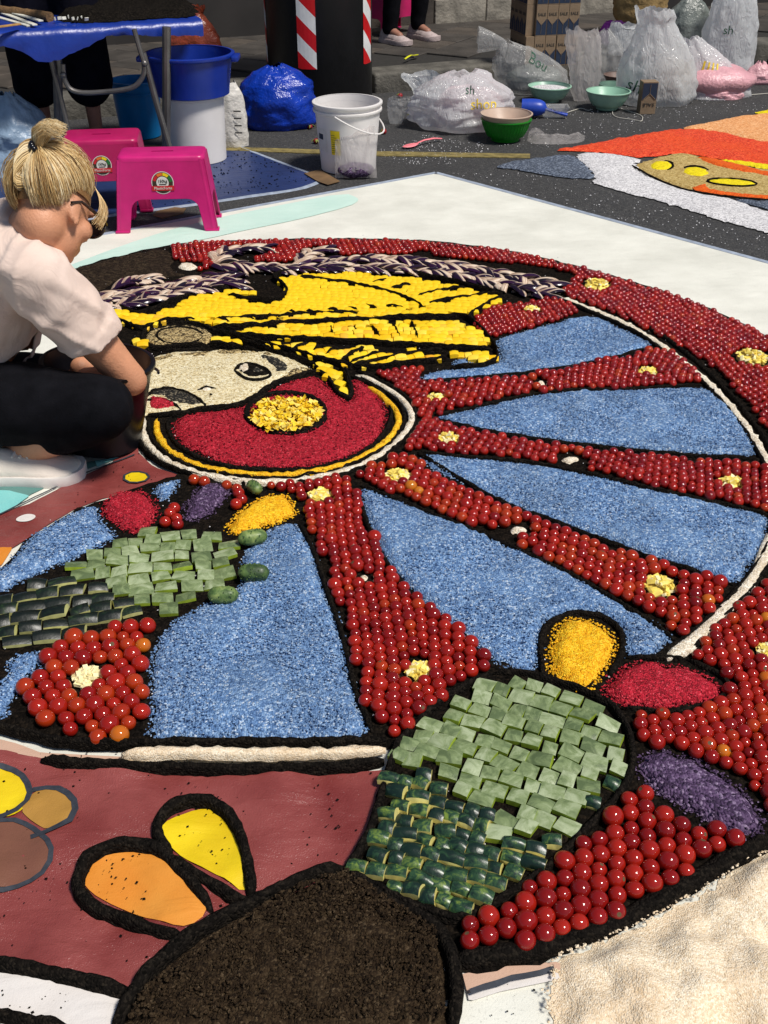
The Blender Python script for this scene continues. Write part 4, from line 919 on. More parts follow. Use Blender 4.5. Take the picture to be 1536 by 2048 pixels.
SINGLES = [(388, 958), (408, 962), (453, 968), (473, 975), (477, 985), (483, 997), (472, 1007), (348, 1015), (340, 1025), (330, 1042), (353, 1035), (355, 1047)]
holes_w = [(np.array(G(x, y, 0.014).xy[:]), r / SC_AT(y)) for x, y, r in HOLES]
toms = []
for key, (px, dia, desc) in TREG.items():
    P = chaikin(W(px, 0.016), 1)
    a = random.uniform(0, 1)
    mn, mx = P.min(0) - .1, P.max(0) + .1; cc = (mn + mx) / 2; L = np.linalg.norm(mx - mn)
    pf, rf = (1.0, 0.90) if key == 'outer' else (0.96, 0.82)
    k = np.arange(-L / 2, L / 2, dia * pf)
    gx, gy = np.meshgrid(k, np.arange(-L / 2, L / 2, dia * rf)); gx = gx.copy(); gx[1::2] += dia / 2
    Q = np.c_[gx.ravel(), gy.ravel()]; Q = Q @ np.array([[cos(a), sin(a)], [-sin(a), cos(a)]]) + cc
    # bend the rows a little so that no grid shows
    Q += np.array([[0.02 * fbm(q[0], q[1], 2.2, 5), 0.02 * fbm(q[0], q[1], 2.2, 9)] for q in Q]) + RNG.normal(0, dia * 0.055, Q.shape)
    Q = Q[inside(Q, P)]; Q = Q[dist(Q, P) > dia * 0.12]
    for hc, hr in holes_w: Q = Q[np.linalg.norm(Q - hc, axis=1) > hr + dia * 0.14]
    R_ = dia / 2 * np.clip(RNG.normal(0.99, 0.085, len(Q)), 0.74, 1.2)
    for it in range(14):
        D = Q[:, None, :] - Q[None, :, :]
        if len(Q) > 1500: break
        d = np.sqrt((D ** 2).sum(2)) + 1e-9; np.fill_diagonal(d, 9)
        ov = np.clip((R_[:, None] + R_[None, :]) * 0.985 - d, 0, None)
        Q = Q + (D / d[:, :, None] * ov[:, :, None]).sum(1) * 0.3
    for q, r in zip(Q, R_):
        toms.append([q[0], q[1], r, key])
for x, y in SINGLES:
    g = G(x, y, 0.028); toms.append([g.x, g.y, random.uniform(.0125, .0155), 'single'])
def tone(key):
    t = random.random()
    if key in ('left', 'diag'): return 'orange' if t < .04 else 'warm' if t < .36 else 'red' if t < .85 else 'dark'
    if key in ('right', 'single'): return 'orange' if t < .015 else 'warm' if t < .2 else 'red' if t < .85 else 'dark'
    if key == 'near': return 'red' if t < .6 else 'dark'
    if key == 'front': return 'warm' if t < .08 else 'red' if t < .62 else 'dark'
    return 'warm' if t < .06 else 'red' if t < .62 else 'dark'
def sphere_np(nu, nv):
    m = MB(); m.ell((0, 0, 0), (1, 1, 1), None, nu, nv)
    return np.array(m.v), m.f
TOM_ME = {}
for k in TOM:
    for vv in range(4):
        rnd = random.Random(vv); nu, nv = 20, 13; V, F = sphere_np(nu, nv)
        sx, sy, sz = 1 + rnd.uniform(-.03, .05), 1 + rnd.uniform(-.03, .03), 0.95 + rnd.uniform(-.04, .05)
        V = V * [sx, sy, sz]
        if vv == 3:      # stem end turned up: a small scar in a dimple
            r = np.hypot(V[:, 0], V[:, 1]); top = V[:, 2] > 0; V[top, 2] -= 0.10 * np.exp(-(r[top] / 0.16) ** 2)
        V = V @ np.array(Matrix.Rotation(0.5 if vv == 3 else 0, 3, 'X')).T
        me = bpy.data.meshes.new('cherry_tomato'); me.from_pydata((V).tolist(), [], F); me.materials.append(MAT['tom_' + k]); me.materials.append(MAT['scar'])
        me.polygons.foreach_set('use_smooth', [True] * len(F))
        if vv == 3: me.polygons.foreach_set('material_index', [1 if i < nu else 0 for i in range(len(F))])
        me.update(); TOM_ME[k, vv] = me
vis = []
for t in toms:
    u, v, dep = proj((t[0], t[1], 0.02)); t.append(t[2] / dep if (-6 < u < 1542 and v < 2056) else -1); t.append((u, v))
toms.sort(key=lambda t: -t[4])
NAMED_T = 300
mass = []
TSPL = {}
for key in TREG:
    us = [t[5] for t in toms[:NAMED_T] if t[3] == key and t[4] > 0]
    if len(us) > 5: TSPL[key] = (np.quantile([a for a, b in us], (.33, .66)), np.quantile([b for a, b in us], (.33, .66)))
WHERE = {k: v[2] for k, v in TREG.items()}; WHERE['single'] = 'the loose few round the small purple mound'
for i, (x, y, r, key, ap, uv) in enumerate(toms):
    k = tone(key); z = BZ + r * 0.9
    if i < NAMED_T and ap > 0:
        vv = random.choice((0, 1, 2, 0, 1, 2, 0, 1, 2, 0, 1, 3))
        o = link('cherry_tomato', TOM_ME[k, vv], None, (x, y, z), (random.uniform(-.5, .5), random.uniform(-.5, .5), random.uniform(0, 6.28)))
        o.scale = (r, r, r)
        nm = {'red': 'bright red', 'dark': 'deep red', 'warm': 'orange-red', 'orange': 'orange'}[k]
        tag(o, '%s cherry tomato in %s%s' % (nm, WHERE[key], ', %s, %s' % (['back', 'middle', 'front'][int(np.searchsorted(TSPL[key][1], uv[1]))], ['left', 'centre', 'right'][int(np.searchsorted(TSPL[key][0], uv[0]))]) if key in TSPL else ''), 'tomato', '%s cherry tomatoes in %s' % (nm, WHERE[key]))
    elif ap > 0 or (-250 < uv[0] < 1800): mass.append((x, y, z, r, k))
nu, nv = 14, 9
V0, F0 = sphere_np(nu, nv); F0 = np.array(F0); nV = len(V0)
VV = np.concatenate([V0 * (np.array([1, 1, .95]) * r) + [x, y, z] for x, y, z, r, k in mass])
FF = np.concatenate([F0 + i * nV for i in range(len(mass))])
me = mesh_np('cherry_tomatoes', VV, FF, MAT['tom_mass'])
at = me.attributes.new('tone', 'FLOAT_COLOR', 'POINT'); colr = []
for x, y, z, r, k in mass:
    a, b = TOM[k]; t = random.random(); c = [a[i] * (1 - t) + b[i] * t for i in range(3)] + [1]
    colr.append(np.tile(c, (nV, 1)))
at.data.foreach_set('color', np.concatenate(colr).astype(np.float32).ravel())
o = link('cherry_tomatoes', me); tag(o, 'smaller looking far cherry tomatoes filling the bands toward the back', 'tomatoes', kind='stuff')
print('TOMATOES', len(toms), len(mass))

# ------------------------------------------------------------------ cut vegetable pieces
def part_of(x, y, xs, ys_):
    u, v, _ = proj((x, y, 0.02)); a = ['far left', 'inner left', 'inner right', 'far right'][sum(u > k for k in xs)] if len(xs) == 3 else ['leftmost', 'left', 'middle', 'right', 'rightmost'][sum(u > k for k in xs)]
    if ys_ is None: return ', %s part' % a
    return ', %s part, %s rows' % (a, ['back', 'upper middle', 'lower middle', 'front'][sum(v > k for k in ys_)])
def piece_mesh(name, top, side, w, l, t, dome, seed, taper=0.0, nseg=4, chip=0.15):
    rnd = random.Random(seed); mb = MB()
    cs = [Vector((sx * w / 2 * (1 + rnd.uniform(-chip, chip)), sy * l / 2 * (1 + rnd.uniform(-chip, chip)), 0)) for sx, sy in ((-1, -1), (1, -1), (1, 1), (-1, 1))]
    n = nseg; vs = []
    for j in range(n + 1):
        for i in range(n + 1):
            u, v = i / n, j / n
            p = (cs[0] * (1 - u) + cs[1] * u) * (1 - v) + (cs[3] * (1 - u) + cs[2] * u) * v
            z = t + dome * (1 - (2 * v - 1) ** 2) + dome * 0.3 * (1 - (2 * u - 1) ** 2) + rnd.uniform(-1, 1) * t * 0.03
            if i in (0, n) or j in (0, n): z -= t * 0.10
            vs.append((p.x, p.y, z))
    fs = [(j * (n + 1) + i, j * (n + 1) + i + 1, (j + 1) * (n + 1) + i + 1, (j + 1) * (n + 1) + i) for j in range(n) for i in range(n)]
    mb.mi = 0; mb.add(vs, fs)
    loop = [i for i in range(n + 1)] + [j * (n + 1) + n for j in range(1, n + 1)] + [n * (n + 1) + i for i in range(n - 1, -1, -1)] + [j * (n + 1) for j in range(n - 1, 0, -1)]
    m = len(loop); k = 1 - taper
    mb.mi = 1; mb.add([vs[i] for i in loop] + [(vs[i][0] * k, vs[i][1] * k, 0) for i in loop], [(i, i + m, (i + 1) % m + m, (i + 1) % m) for i in range(m)])
    return mb.mesh(name, [top, side], angle=50)
def lay(px, cw, cl, ang, inset, zpix=0.016, stagger=True, warp=0.012):
    P = chaikin(W(px, zpix), 1); mn, mx = P.min(0), P.max(0); cc = (mn + mx) / 2; L = np.linalg.norm(mx - mn) * 1.1
    out = []
    for j, y in enumerate(np.arange(-L / 2, L / 2, cl)):
        x = -L / 2 + (cw * 0.5 if (j % 2 and stagger) else 0) + random.uniform(-.2, .2) * cw
        while x < L / 2:
            w = cw * random.uniform(.78, 1.25); q = np.array([x + w / 2, y + random.uniform(-.1, .1) * cl]); x += w
            p = np.array([q[0] * cos(ang) - q[1] * sin(ang), q[0] * sin(ang) + q[1] * cos(ang)]) + cc
            p = p + np.array([warp * fbm(p[0], p[1], 5, 2), warp * fbm(p[0], p[1], 5, 8)])
            out.append((p[0], p[1], w / cw))
    A = np.array(out); k = inside(A[:, :2], P); A = A[k]; A = A[dist(A[:, :2], P) > inset]
    return A
M1 = [(986, 1367), (1029, 1358), (1065, 1364), (1111, 1382), (1161, 1396), (1201, 1408), (1226, 1430), (1250, 1487), (1256, 1500), (1260, 1554), (1244, 1573), (1208, 1602), (1163, 1663), (1120, 1699), (1091, 1731), (1045, 1767), (986, 1802), (955, 1813), (922, 1836), (858, 1820), (815, 1799), (743, 1767), (695, 1733), (717, 1713), (742, 1670), (760, 1629), (778, 1565), (788, 1529), (803, 1493), (844, 1457), (880, 1419), (933, 1385)]
pale = [piece_mesh('rind_piece', MAT['pale_top'], MAT['pale_side'], 0.0355, 0.030, 0.010, 0.0014, s, 0.05) for s in range(7)]
dark = [piece_mesh('rind_piece', MAT['rind_dark'], MAT['rind_side'], 0.0300, 0.0255, 0.009, 0.0065, s + 20, 0.05) for s in range(7)]
zuc = [piece_mesh('rind_piece', MAT['night_rind'], MAT['zuc_side'], 0.049, 0.034, 0.007, 0.006, s + 40, 0.03) for s in range(6)]
pale2 = [piece_mesh('rind_piece', MAT['pale_top'], MAT['pale_side'], 0.040, 0.034, 0.008, 0.0012, s + 60, 0.06) for s in range(6)]
def put_piece(me, x, y, s, ang, label, group, tilt=0.16, z=BZ):
    o = link('rind_piece', me, None, (x, y, z + random.uniform(0, .004)), (random.gauss(0.03, tilt * .6), random.gauss(0, tilt * .6), ang + random.gauss(0, .09)))
    o.scale = (s * random.uniform(.88, .97), random.uniform(.86, .97), random.uniform(.9, 1.3)); tag(o, label, 'rind piece', group)
A1 = radians(-24); PL1 = []
for x, y, s in lay(M1, 0.0350, 0.0298, A1, 0.002):
    u, v, _ = proj((x, y, 0.02))
    line = np.interp(u, [690, 790, 880, 960, 1030, 1160, 1215, 1260], [1400, 1500, 1560, 1620, 1680, 1650, 1570, 1500])
    pl = v + random.gauss(0, 22) < line and u > 770
    if pl: PL1.append((x, y)); put_piece(random.choice(pale), x, y, s, A1, 'pale green flat rind piece in the right-hand patch' + part_of(x, y, (900, 1010, 1130), (1450, 1530, 1610)), 'pale rind pieces of the right patch', 0.12)
for x, y, s in lay(M1, 0.0285, 0.0248, A1 + 0.12, 0.0):
    u, v, _ = proj((x, y, 0.02))
    line = np.interp(u, [690, 790, 880, 960, 1030, 1160, 1215, 1260], [1400, 1500, 1560, 1620, 1680, 1650, 1570, 1500])
    if (v > line - 12 or u <= 775) and all((x - a) ** 2 + (y - b) ** 2 > .0245 ** 2 for a, b in PL1): put_piece(random.choice(dark), x, y, s, A1 + 0.1, 'dark green mottled rind piece in the right-hand patch' + part_of(x, y, (850, 950, 1080), (1620, 1700, 1760)), 'dark rind pieces of the right patch', 0.2)
M2 = [(300, 1066), (367, 1062), (420, 1066), (455, 1073), (470, 1090), (471, 1120), (472, 1135), (461, 1163), (427, 1185), (397, 1205), (333, 1231), (290, 1245), (227, 1251), (173, 1268), (133, 1278), (77, 1291), (22, 1301), (0, 1290), (-30, 1235), (-30, 1215), (33, 1179), (100, 1149), (143, 1129), (187, 1112), (233, 1089), (267, 1079)]
A2 = radians(8); PL2 = []
for x, y, s in lay(M2, 0.0400, 0.0345, A2, 0.001):
    u, v, _ = proj((x, y, 0.02))
    if v + random.gauss(0, 6) < np.interp(u, [100, 160, 240, 330, 470], [1122, 1152, 1188, 1222, 1245]): PL2.append((x, y)) or put_piece(random.choice(pale2), x, y, s, A2, 'pale green flat rind piece in the left-hand patch' + part_of(x, y, (230, 310, 390), (1100, 1140, 1180)), 'pale rind pieces of the left patch', 0.16)
for x, y, s in lay(M2, 0.046, 0.0335, A2 + 0.1, 0.001):
    u, v, _ = proj((x, y, 0.02))
    if v > np.interp(u, [100, 160, 240, 330, 470], [1122, 1152, 1188, 1222, 1245]) - 4 and all((x - a) ** 2 + (y - b) ** 2 > .031 ** 2 for a, b in PL2): put_piece(random.choice(zuc), x, y, s, A2 + .1, 'glossy dark green zucchini piece in the left-hand patch' + part_of(x, y, (60, 140, 230), (1200, 1235, 1265)), 'dark zucchini pieces of the left patch', 0.2)
# yellow pepper pieces of the helmet
YREG = [([(217, 630), (240, 622), (277, 638), (317, 632), (350, 619), (383, 602), (427, 592), (467, 587), (520, 587), (500, 597), (470, 593), (455, 598), (490, 609), (530, 614), (565, 606), (581, 591), (568, 575), (548, 565), (590, 556), (640, 554), (700, 552), (800, 559), (860, 567), (912, 578), (960, 590), (1012, 603), (935, 636), (905, 634), (850, 634), (760, 639), (700, 642), (600, 648), (500, 656), (440, 655), (400, 646), (330, 646), (285, 662), (250, 652)], -0.12),
        ([(447, 668), (567, 657), (733, 649), (903, 644), (928, 652), (958, 669), (981, 692), (980, 699), (940, 698), (912, 697), (820, 693), (733, 685), (640, 682), (560, 679), (490, 676)], 0.0),
        ([(490, 688), (640, 695), (733, 699), (820, 706), (912, 711), (978, 711), (990, 724), (975, 731), (945, 729), (935, 716), (880, 714), (760, 703), (620, 697)], 0.02),
        ([(517, 690), (633, 699), (693, 704), (770, 713), (827, 716), (890, 720), (820, 732), (733, 740), (683, 733), (587, 710)], 0.25),
        ([(478, 688), (510, 697), (567, 716), (617, 730), (672, 741), (684, 762), (696, 798), (684, 788), (662, 765), (642, 746), (600, 727), (550, 710), (500, 699)], -0.5),
        ([(418, 692), (442, 678), (470, 684), (486, 692), (440, 696)], 0.1), ([(262, 690), (280, 680), (292, 690), (285, 702)], 0.1)]
YNAME = ['the crown of the helmet', 'the long middle feather of the helmet', 'the narrow strip under the middle feather', 'the lowest feather of the helmet', 'the helmet point over the red disc', 'the small corner beside the helmet boss', 'the helmet corner by the black bucket']
ych = [piece_mesh('pepper_piece', MAT['ychunk'], MAT['ychunk'], 0.0270, 0.0300, 0.010, 0.0045, s + 80, 0.03, 3, 0.14) for s in range(8)]
stroke_w = [resample(W(L, 0.012), 0.012, False) for L in STROKES]; SP = np.vstack(stroke_w)
ys = []
for px, a in YREG:
    for x, y, s in lay(px, 0.0238, 0.0262, a, 0.0, stagger=True, warp=0.006):
        if np.min(np.hypot(SP[:, 0] - x, SP[:, 1] - y)) < 0.0048: continue
        ys.append((x, y, s, a, YNAME[YREG.index((px, a))]))
ys.sort(key=lambda q: q[1])
rest = MB()
for i, (x, y, s, a, yn) in enumerate(ys):
    me = random.choice(ych); rot = (random.gauss(0, .08), random.gauss(0, .08), a + random.gauss(0, .12)); z = BZ + random.uniform(0, .004)
    if i < 300:
        o = link('pepper_piece', me, None, (x, y, z), rot); o.scale = (s, 1, random.uniform(.9, 1.3)); tag(o, 'small yellow pepper piece in %s%s' % (yn, part_of(x, y, (430, 600, 770, 900), None) if 'crown' in yn or 'middle' in yn else ''), 'pepper piece', 'yellow pepper pieces of the helmet')
    else:
        Mx = Matrix.LocRotScale(Vector((x, y, z)), Euler(rot), Vector((s, 1, 1.1)))
        rest.add([Mx @ v.co for v in me.vertices], [tuple(p.vertices) for p in me.polygons])
if rest.v: tag(rest.obj('pepper_pieces', MAT['ychunk'], merge=False, angle=50), 'farther yellow pepper pieces along the top of the helmet', 'pepper pieces', kind='stuff')
print('YELLOW', len(ys))
# aubergine slices of the hair
def slice_mesh(seed):
    rnd = random.Random(seed); n = 12; mb = MB(); rings = []
    Lh, wd, ht, bend = 0.041 * rnd.uniform(.9, 1.2), 0.0125 * rnd.uniform(.85, 1.2), 0.015, rnd.uniform(.006, .014)
    for i in range(n + 1):
        t = i / n * 2 - 1; k = max(0.03, (1 - abs(t) ** 2.2)) ** 0.6
        cx, cy, cz = t * Lh, bend * (t * t) - bend * .5, 0.007 * (1 - t * t)
        rings.append([(cx, cy + cos(a) * wd * k, 0.002 + cz + sin(a) * ht * .5 * k) for a in [2 * pi * j / 8 for j in range(8)]])
    mb.loft(rings); return mb.mesh('aubergine_slice', MAT['auber'], angle=60)
sl = [slice_mesh(s) for s in range(8)]
HAIR = [([(197, 602), (260, 592), (340, 579), (430, 562), (478, 560)], 3), ([(213, 616), (262, 612), (310, 600), (380, 586), (440, 575), (478, 572)], 2), ([(244, 575), (280, 564), (312, 563)], 2), ([(436, 522), (446, 508), (482, 501), (536, 502)], 2),
        ([(440, 532), (490, 538), (560, 541), (640, 541), (740, 542), (830, 545), (912, 553), (980, 566), (1050, 584), (1108, 592)], 2), ([(600, 526), (622, 508), (662, 503)], 2), ([(650, 530), (720, 520), (800, 520), (860, 529), (912, 533), (980, 545), (1050, 560), (1112, 574)], 3),
        ([(828, 516), (850, 504), (864, 512)], 1), ([(872, 518), (912, 515), (970, 528), (1040, 536), (1115, 556)], 2), ([(988, 528), (1050, 521), (1105, 527), (1150, 546)], 2), ([(490, 566), (525, 567), (552, 586), (540, 600)], 2), ([(552, 503), (575, 491), (604, 490)], 1), ([(880, 548), (940, 556), (1010, 574), (1095, 592)], 1), ([(1010, 548), (1070, 552), (1122, 562)], 1)]
na = 0
HNAME = ['the long left lock', 'the lower left lock', 'the pale tuft on dark soil', 'the curl at the top left', 'the long lock over the helmet', 'the small central curl', 'the broad upper right lock', 'the tiny top curl', 'the right-hand wave', 'the topmost right lock', 'the dark curl beside the helmet notch', 'the white tuft at the top edge', 'the lower right lock', 'the short lock at the right end']
for (px, rows), hn in zip(HAIR, HNAME):
    base = resample(chaikin(W(px, 0.02), 2, False), 0.0265, False)
    for r in range(rows):
        for i in range(len(base)):
            t = base[min(i + 1, len(base) - 1)] - base[max(i - 1, 0)]; th = atan2(t[1], t[0]); nn = np.array([-sin(th), cos(th)])
            off = (r - (rows - 1) / 2) * 0.030 + random.uniform(-.004, .004); p = base[i] + nn * off
            if na >= 300: break
            o = link('aubergine_slice', random.choice(sl), None, (p[0], p[1], BZ + 0.003 + random.uniform(0, .007)), (random.uniform(-.5, .25), random.uniform(-.12, .12), th + (0.55 if r % 2 else -0.5) + random.gauss(0, .28)))
            k = random.uniform(.95, 1.3); o.scale = (k, k, 1.0 * k); na += 1
            tag(o, 'purple and beige aubergine slice in %s%s' % (hn, part_of(p[0], p[1], (600, 760, 880, 1000), None) if rows > 1 and len(base) > 15 else ''), 'aubergine slice', 'aubergine slices of the hair')
print('AUBERGINE', na)
# gherkins
def gherkin(px, py, L, r, ang, label):
    g = G(px, py, 0.03); mb = MB(); rnd = random.Random(px); n, m = 16, 14; rings = []
    for i in range(n + 1):
        t = i / n * 2 - 1; k = max(0.05, 1 - abs(t) ** 3.2) ** .5
        rings.append([(t * L / 2, cos(a) * r * k * (1 + .05 * cos(5 * a)), sin(a) * r * k * (1 + .05 * cos(5 * a))) for a in [2 * pi * j / m for j in range(m)]])
    mb.loft(rings)
    root = thing('gherkin', label, 'gherkin', (g.x, g.y, 0.024 + r * .9), (rnd.uniform(0, 3), 0, ang), 'gherkins on the blue field')
    mb.obj('body', MAT['cucumber'], root, angle=180)
    bm_ = MB()
    for k in range(46):
        t = rnd.uniform(-.85, .85); a = rnd.uniform(0, 6.3); kk = max(0.05, 1 - abs(t) ** 3.2) ** .5 * r
        bm_.ell((t * L / 2, cos(a) * kk, sin(a) * kk), (.0016, .0016, .0022), None, 5, 4)
    o = bm_.obj('warts', MAT['cucumber'], root); o['kind'] = 'stuff'
gherkin(509, 979, 0.046, 0.014, -0.9, 'small gherkin between the ear disc ring and the left yellow mound')
gherkin(506, 1082, 0.062, 0.017, 0.25, 'warty gherkin just below the left yellow mound')
gherkin(508, 1153, 0.063, 0.018, 0.0, 'warty gherkin in the middle of the three on the blue field')
gherkin(447, 1197, 0.060, 0.017, 0.02, 'lowest gherkin, at the tip of the left rind patch')

# ------------------------------------------------------------------ loose grains and crumbs
def scatter(name, spots, mat, label, cat, size, jitter=.5):
    OV = np.array([(1, 0, 0), (-1, 0, 0), (0, 1, 0), (0, -1, 0), (0, 0, .8), (0, 0, -.8)], float); OF = np.array([(0, 2, 4), (2, 1, 4), (1, 3, 4), (3, 0, 4), (2, 0, 5), (1, 2, 5), (3, 1, 5), (0, 3, 5)])
    n = len(spots); S = np.asarray(spots); sz = size * RNG.uniform(1 - jitter, 1 + jitter, n)
    a = RNG.uniform(0, 6.28, n); ca, sa = np.cos(a), np.sin(a); st = RNG.uniform(.7, 1.5, (n, 1, 3))
    V = OV[None] * st * sz[:, None, None]
    X = V[:, :, 0] * ca[:, None] - V[:, :, 1] * sa[:, None]; Yv = V[:, :, 0] * sa[:, None] + V[:, :, 1] * ca[:, None]
    V = np.stack([X, Yv, V[:, :, 2]], 2) + S[:, None, :]
    o = link(name, mesh_np(name, V.reshape(-1, 3), (OF[None] + (np.arange(n) * 6)[:, None, None]).reshape(-1, 3), mat, smooth=False))
    return tag(o, label, cat, kind='stuff')
grain_cols = {'blue': (MAT['blue'], 'loose blue salt grains along the edges of the blue fields'), 'red': (MAT['red'], 'loose red salt grains round the red mounds'), 'yellow': (MAT['yellow'], 'loose yellow salt grains round the yellow mounds'),
              'purple': (MAT['purple'], 'loose purple salt grains round the purple mounds'), 'beige': (MAT['beige_sand'], 'loose beige sand grains along the sand edge')}
for key, (m, lab) in grain_cols.items():
    sp = []
    for P, k in GRAIN_AREAS:
        if k != key: continue
        E_ = resample(P, 0.0022); o_ = RNG.normal(0, 0.0038, E_.shape); E_ = E_ + o_
        ins = inside(E_, P); dd_ = dist(E_, P)
        for e, i_, d_ in zip(E_, ins, dd_): sp.append((e[0], e[1], 0.0165 + (min(1, d_ / .012) * .010 if i_ else 0) + .001))
        # a sprinkling over the whole field
        A_ = 0.5 * abs(np.dot(P[:, 0], np.roll(P[:, 1], 1)) - np.dot(P[:, 1], np.roll(P[:, 0], 1)))
        n_ = int(A_ * (26000 if key == 'blue' else 11000 if key != 'beige' else 0)); mn, mx = P.min(0), P.max(0)
        Q = RNG.uniform(mn, mx, (n_ * 2, 2)); Q = Q[inside(Q, P)][:n_]; d_ = dist(Q, P)
        hh = 0.012 if key == 'blue' else 0.013
        for q, d in zip(Q, d_): sp.append((q[0], q[1], 0.0160 + min(1, d / .02) * hh + 0.0008))
    scatter('salt_grains' if key != 'beige' else 'sand_grains', sp, m, lab, 'grains', 0.0019)
# crumbs of soil on the prints, salt on the soil and on the road
def spots_in(px, n, z=0.009):
    P = W(px, 0); mn, mx = P.min(0), P.max(0); Q = RNG.uniform(mn, mx, (n * 3, 2)); Q = Q[inside(Q, P)][:n]; return [(q[0], q[1], z) for q in Q]
cr = spots_in([(0, 1540), (760, 1545), (690, 1740), (300, 1960), (0, 1920)], 260, 0.0095) + spots_in([(170, 1740), (300, 1715), (400, 1800), (380, 1860), (200, 1800)], 24, .0135) + spots_in([(330, 1660), (440, 1625), (490, 1780), (380, 1720)], 20, .0135) + spots_in([(0, 1940), (250, 1990), (230, 2048), (0, 2040)], 60, 0.0095) + spots_in([(925, 1950), (1110, 1925), (1100, 2048), (920, 2048)], 14, .007) + spots_in([(200, 880), (270, 870), (280, 910), (360, 950), (100, 1040), (200, 950)], 60, .009)
for L in (ORANGE_R, YELLOW_R, [(82, 1521), (394, 1541), (700, 1537)], [(225, 2060), (340, 1908), (550, 1790), (690, 1738)]):
    E_ = resample(W(L), 0.006, False); E_ = E_ + RNG.normal(0, .012, E_.shape); cr += [(e[0], e[1], .010) for e in E_]
scatter('soil_crumbs', cr, MAT['soil'], 'black soil crumbs scattered over the printed sheet', 'crumbs', 0.0012, .9)
cl = spots_in([(300, 1990), (560, 1810), (690, 1760), (870, 1880), (890, 2060), (260, 2060)], 9000, 0.029)
cl = [(x, y, z + 0.004 * fbm(x, y, 55, 1)) for x, y, z in cl]
scatter('soil_clods', cl, MAT['brown_soil'], 'small clods on the brown soil of the foot shape', 'clods', 0.0019, .7)
wg = spots_in([(760, 300), (850, 270), (960, 285), (980, 300), (900, 330), (780, 330)], 380, .003) + spots_in([(980, 240), (1330, 200), (1480, 200), (1540, 215), (1351, 252), (1100, 296), (960, 300)], 420, .003) + spots_in([(880, 345), (1150, 350), (1300, 410), (1536, 470), (1536, 520), (1200, 430)], 260, .003)
scatter('spilled_salt', wg, MAT['gritwhite'], 'white salt grains spilled on the asphalt', 'grains', 0.0020, .6)
ws = spots_in(BED, 700, .019)
scatter('stray_grains', ws, MAT['gritwhite'], 'stray white grains on the black soil', 'grains', 0.0014, .5)
dk = spots_in([(330, 330), (480, 297), (640, 360), (420, 402), (250, 420)], 320, .004)
scatter('soil_crumbs', dk, MAT['soil'], 'black soil crumbs on the blue sheet', 'crumbs', 0.003, .7)
# ------------------------------------------------------------------ goods standing on the road
def dep_at(Y, z): return Y * cos(PITCH) - (z - CAMH) * sin(PITCH)
def bucket(name, label, bx, by, ty, wt, wb, mat, z0=0.0, lip=0.012, lipn=1, handle=None, group=None, t=0.004, flare=0.0, cat='bucket', n=48, loc=None, hh=None, rot=(0, 0, 0)):
    g = G(bx, by, 0) if loc is None else Vector(loc)
    h0, h1 = z0, HGT(bx, by, ty) if hh is None else z0 + hh
    h = h1 - h0
    rt = wt / 2 * dep_at(g.y, h1) / FPX if hh is None else wt; rb = wb / 2 * dep_at(g.y, h0) / FPX if hh is None else wb
    root = thing(name, label, cat, (g.x, g.y, z0 + 0.003), rot, group)
    mb = MB(); pr = [(0.0005, 0.004), (rb * 0.93, 0.004), (rb * 0.95, 0), (rb, 0.002), (rb + (rt - rb) * .03, 0.012)]
    for k in range(1, 9): f = k / 8; pr.append((rb + (rt - rb) * (f ** (1 + flare)), 0.012 + (h - 0.012) * f))
    pr += [(rt - t, h), (rt - t - (rt - rb) * 0.5, h * 0.5), (rb - t, 0.012), (0.0005, 0.012)]
    mb.lathe(pr, n); mb.obj('body', MAT[mat], root, angle=50)
    mb = MB()
    for k in range(lipn):
        zc = h - lip * .5 - k * lip * 2.3; r_ = rb + (rt - rb) * (zc / h)
        mb.lathe([(r_ - .001, zc - lip / 2), (r_ + lip * .55, zc - lip / 2), (r_ + lip * .75, zc - lip * .2), (r_ + lip * .7, zc + lip * .45), (r_ + lip * .3, zc + lip * .62), (r_ - t, zc + lip * .58)], n)
    mb.obj('rim', MAT[mat], root, angle=60)
    if handle:
        a0, sag = handle; mb = MB(); pts = []
        for k in range(17):
            a = a0 + pi * k / 16; s_ = sin(pi * k / 16); pts.append(((rt + lip) * cos(a) * 1.02, (rt + lip) * sin(a) * 1.02, h * 0.88 - sag * s_))
        mb.tube(pts, 0.0035, 8); mb.obj('handle', MAT[mat], root)
    return root, g, h, rt, rb

root, g, h, rt, rb = bucket('white_bucket', 'white plastic bucket with yellow label standing alone on the asphalt', 697, 337, 203, 134, 108, 'white_pl', lip=0.012, lipn=2, handle=(-0.6 * pi, 0.09))
def curved_patch(root, name, mat, a0, a1, z0, z1, r, rr=None, off=0.0012):
    mb = MB(); n = 8; rr = r if rr is None else rr
    rings = [[((r + (rr - r) * j + off) * cos(a0 + (a1 - a0) * i / n), (r + (rr - r) * j + off) * sin(a0 + (a1 - a0) * i / n), z0 + (z1 - z0) * j) for i in range(n + 1)] for j in (0, 1)]
    mb.loft(rings, (False, False), closed=False); return mb.obj(name, mat, root)
zz = lambda f: rb + (rt - rb) * f
lab = curved_patch(root, 'label', MAT['label_yellow'], -2.12, -1.80, h * .30, h * .66, zz(.30), zz(.66))
for k in range(9): curved_patch(lab, 'print_line', MAT['ink'], -2.09, -1.85 - 0.06 * (k % 3), h * (.33 + .032 * k), h * (.337 + .032 * k), zz(.33 + .032 * k), None, .0022)
curved_patch(root, 'label', MAT['label_white'], -2.75, -2.30, h * .32, h * .66, zz(.32), zz(.66)); curved_patch(root, 'label_mark', MAT['card_blue'], -2.7, -2.45, h * .5, h * .58, zz(.54), None, .0022)
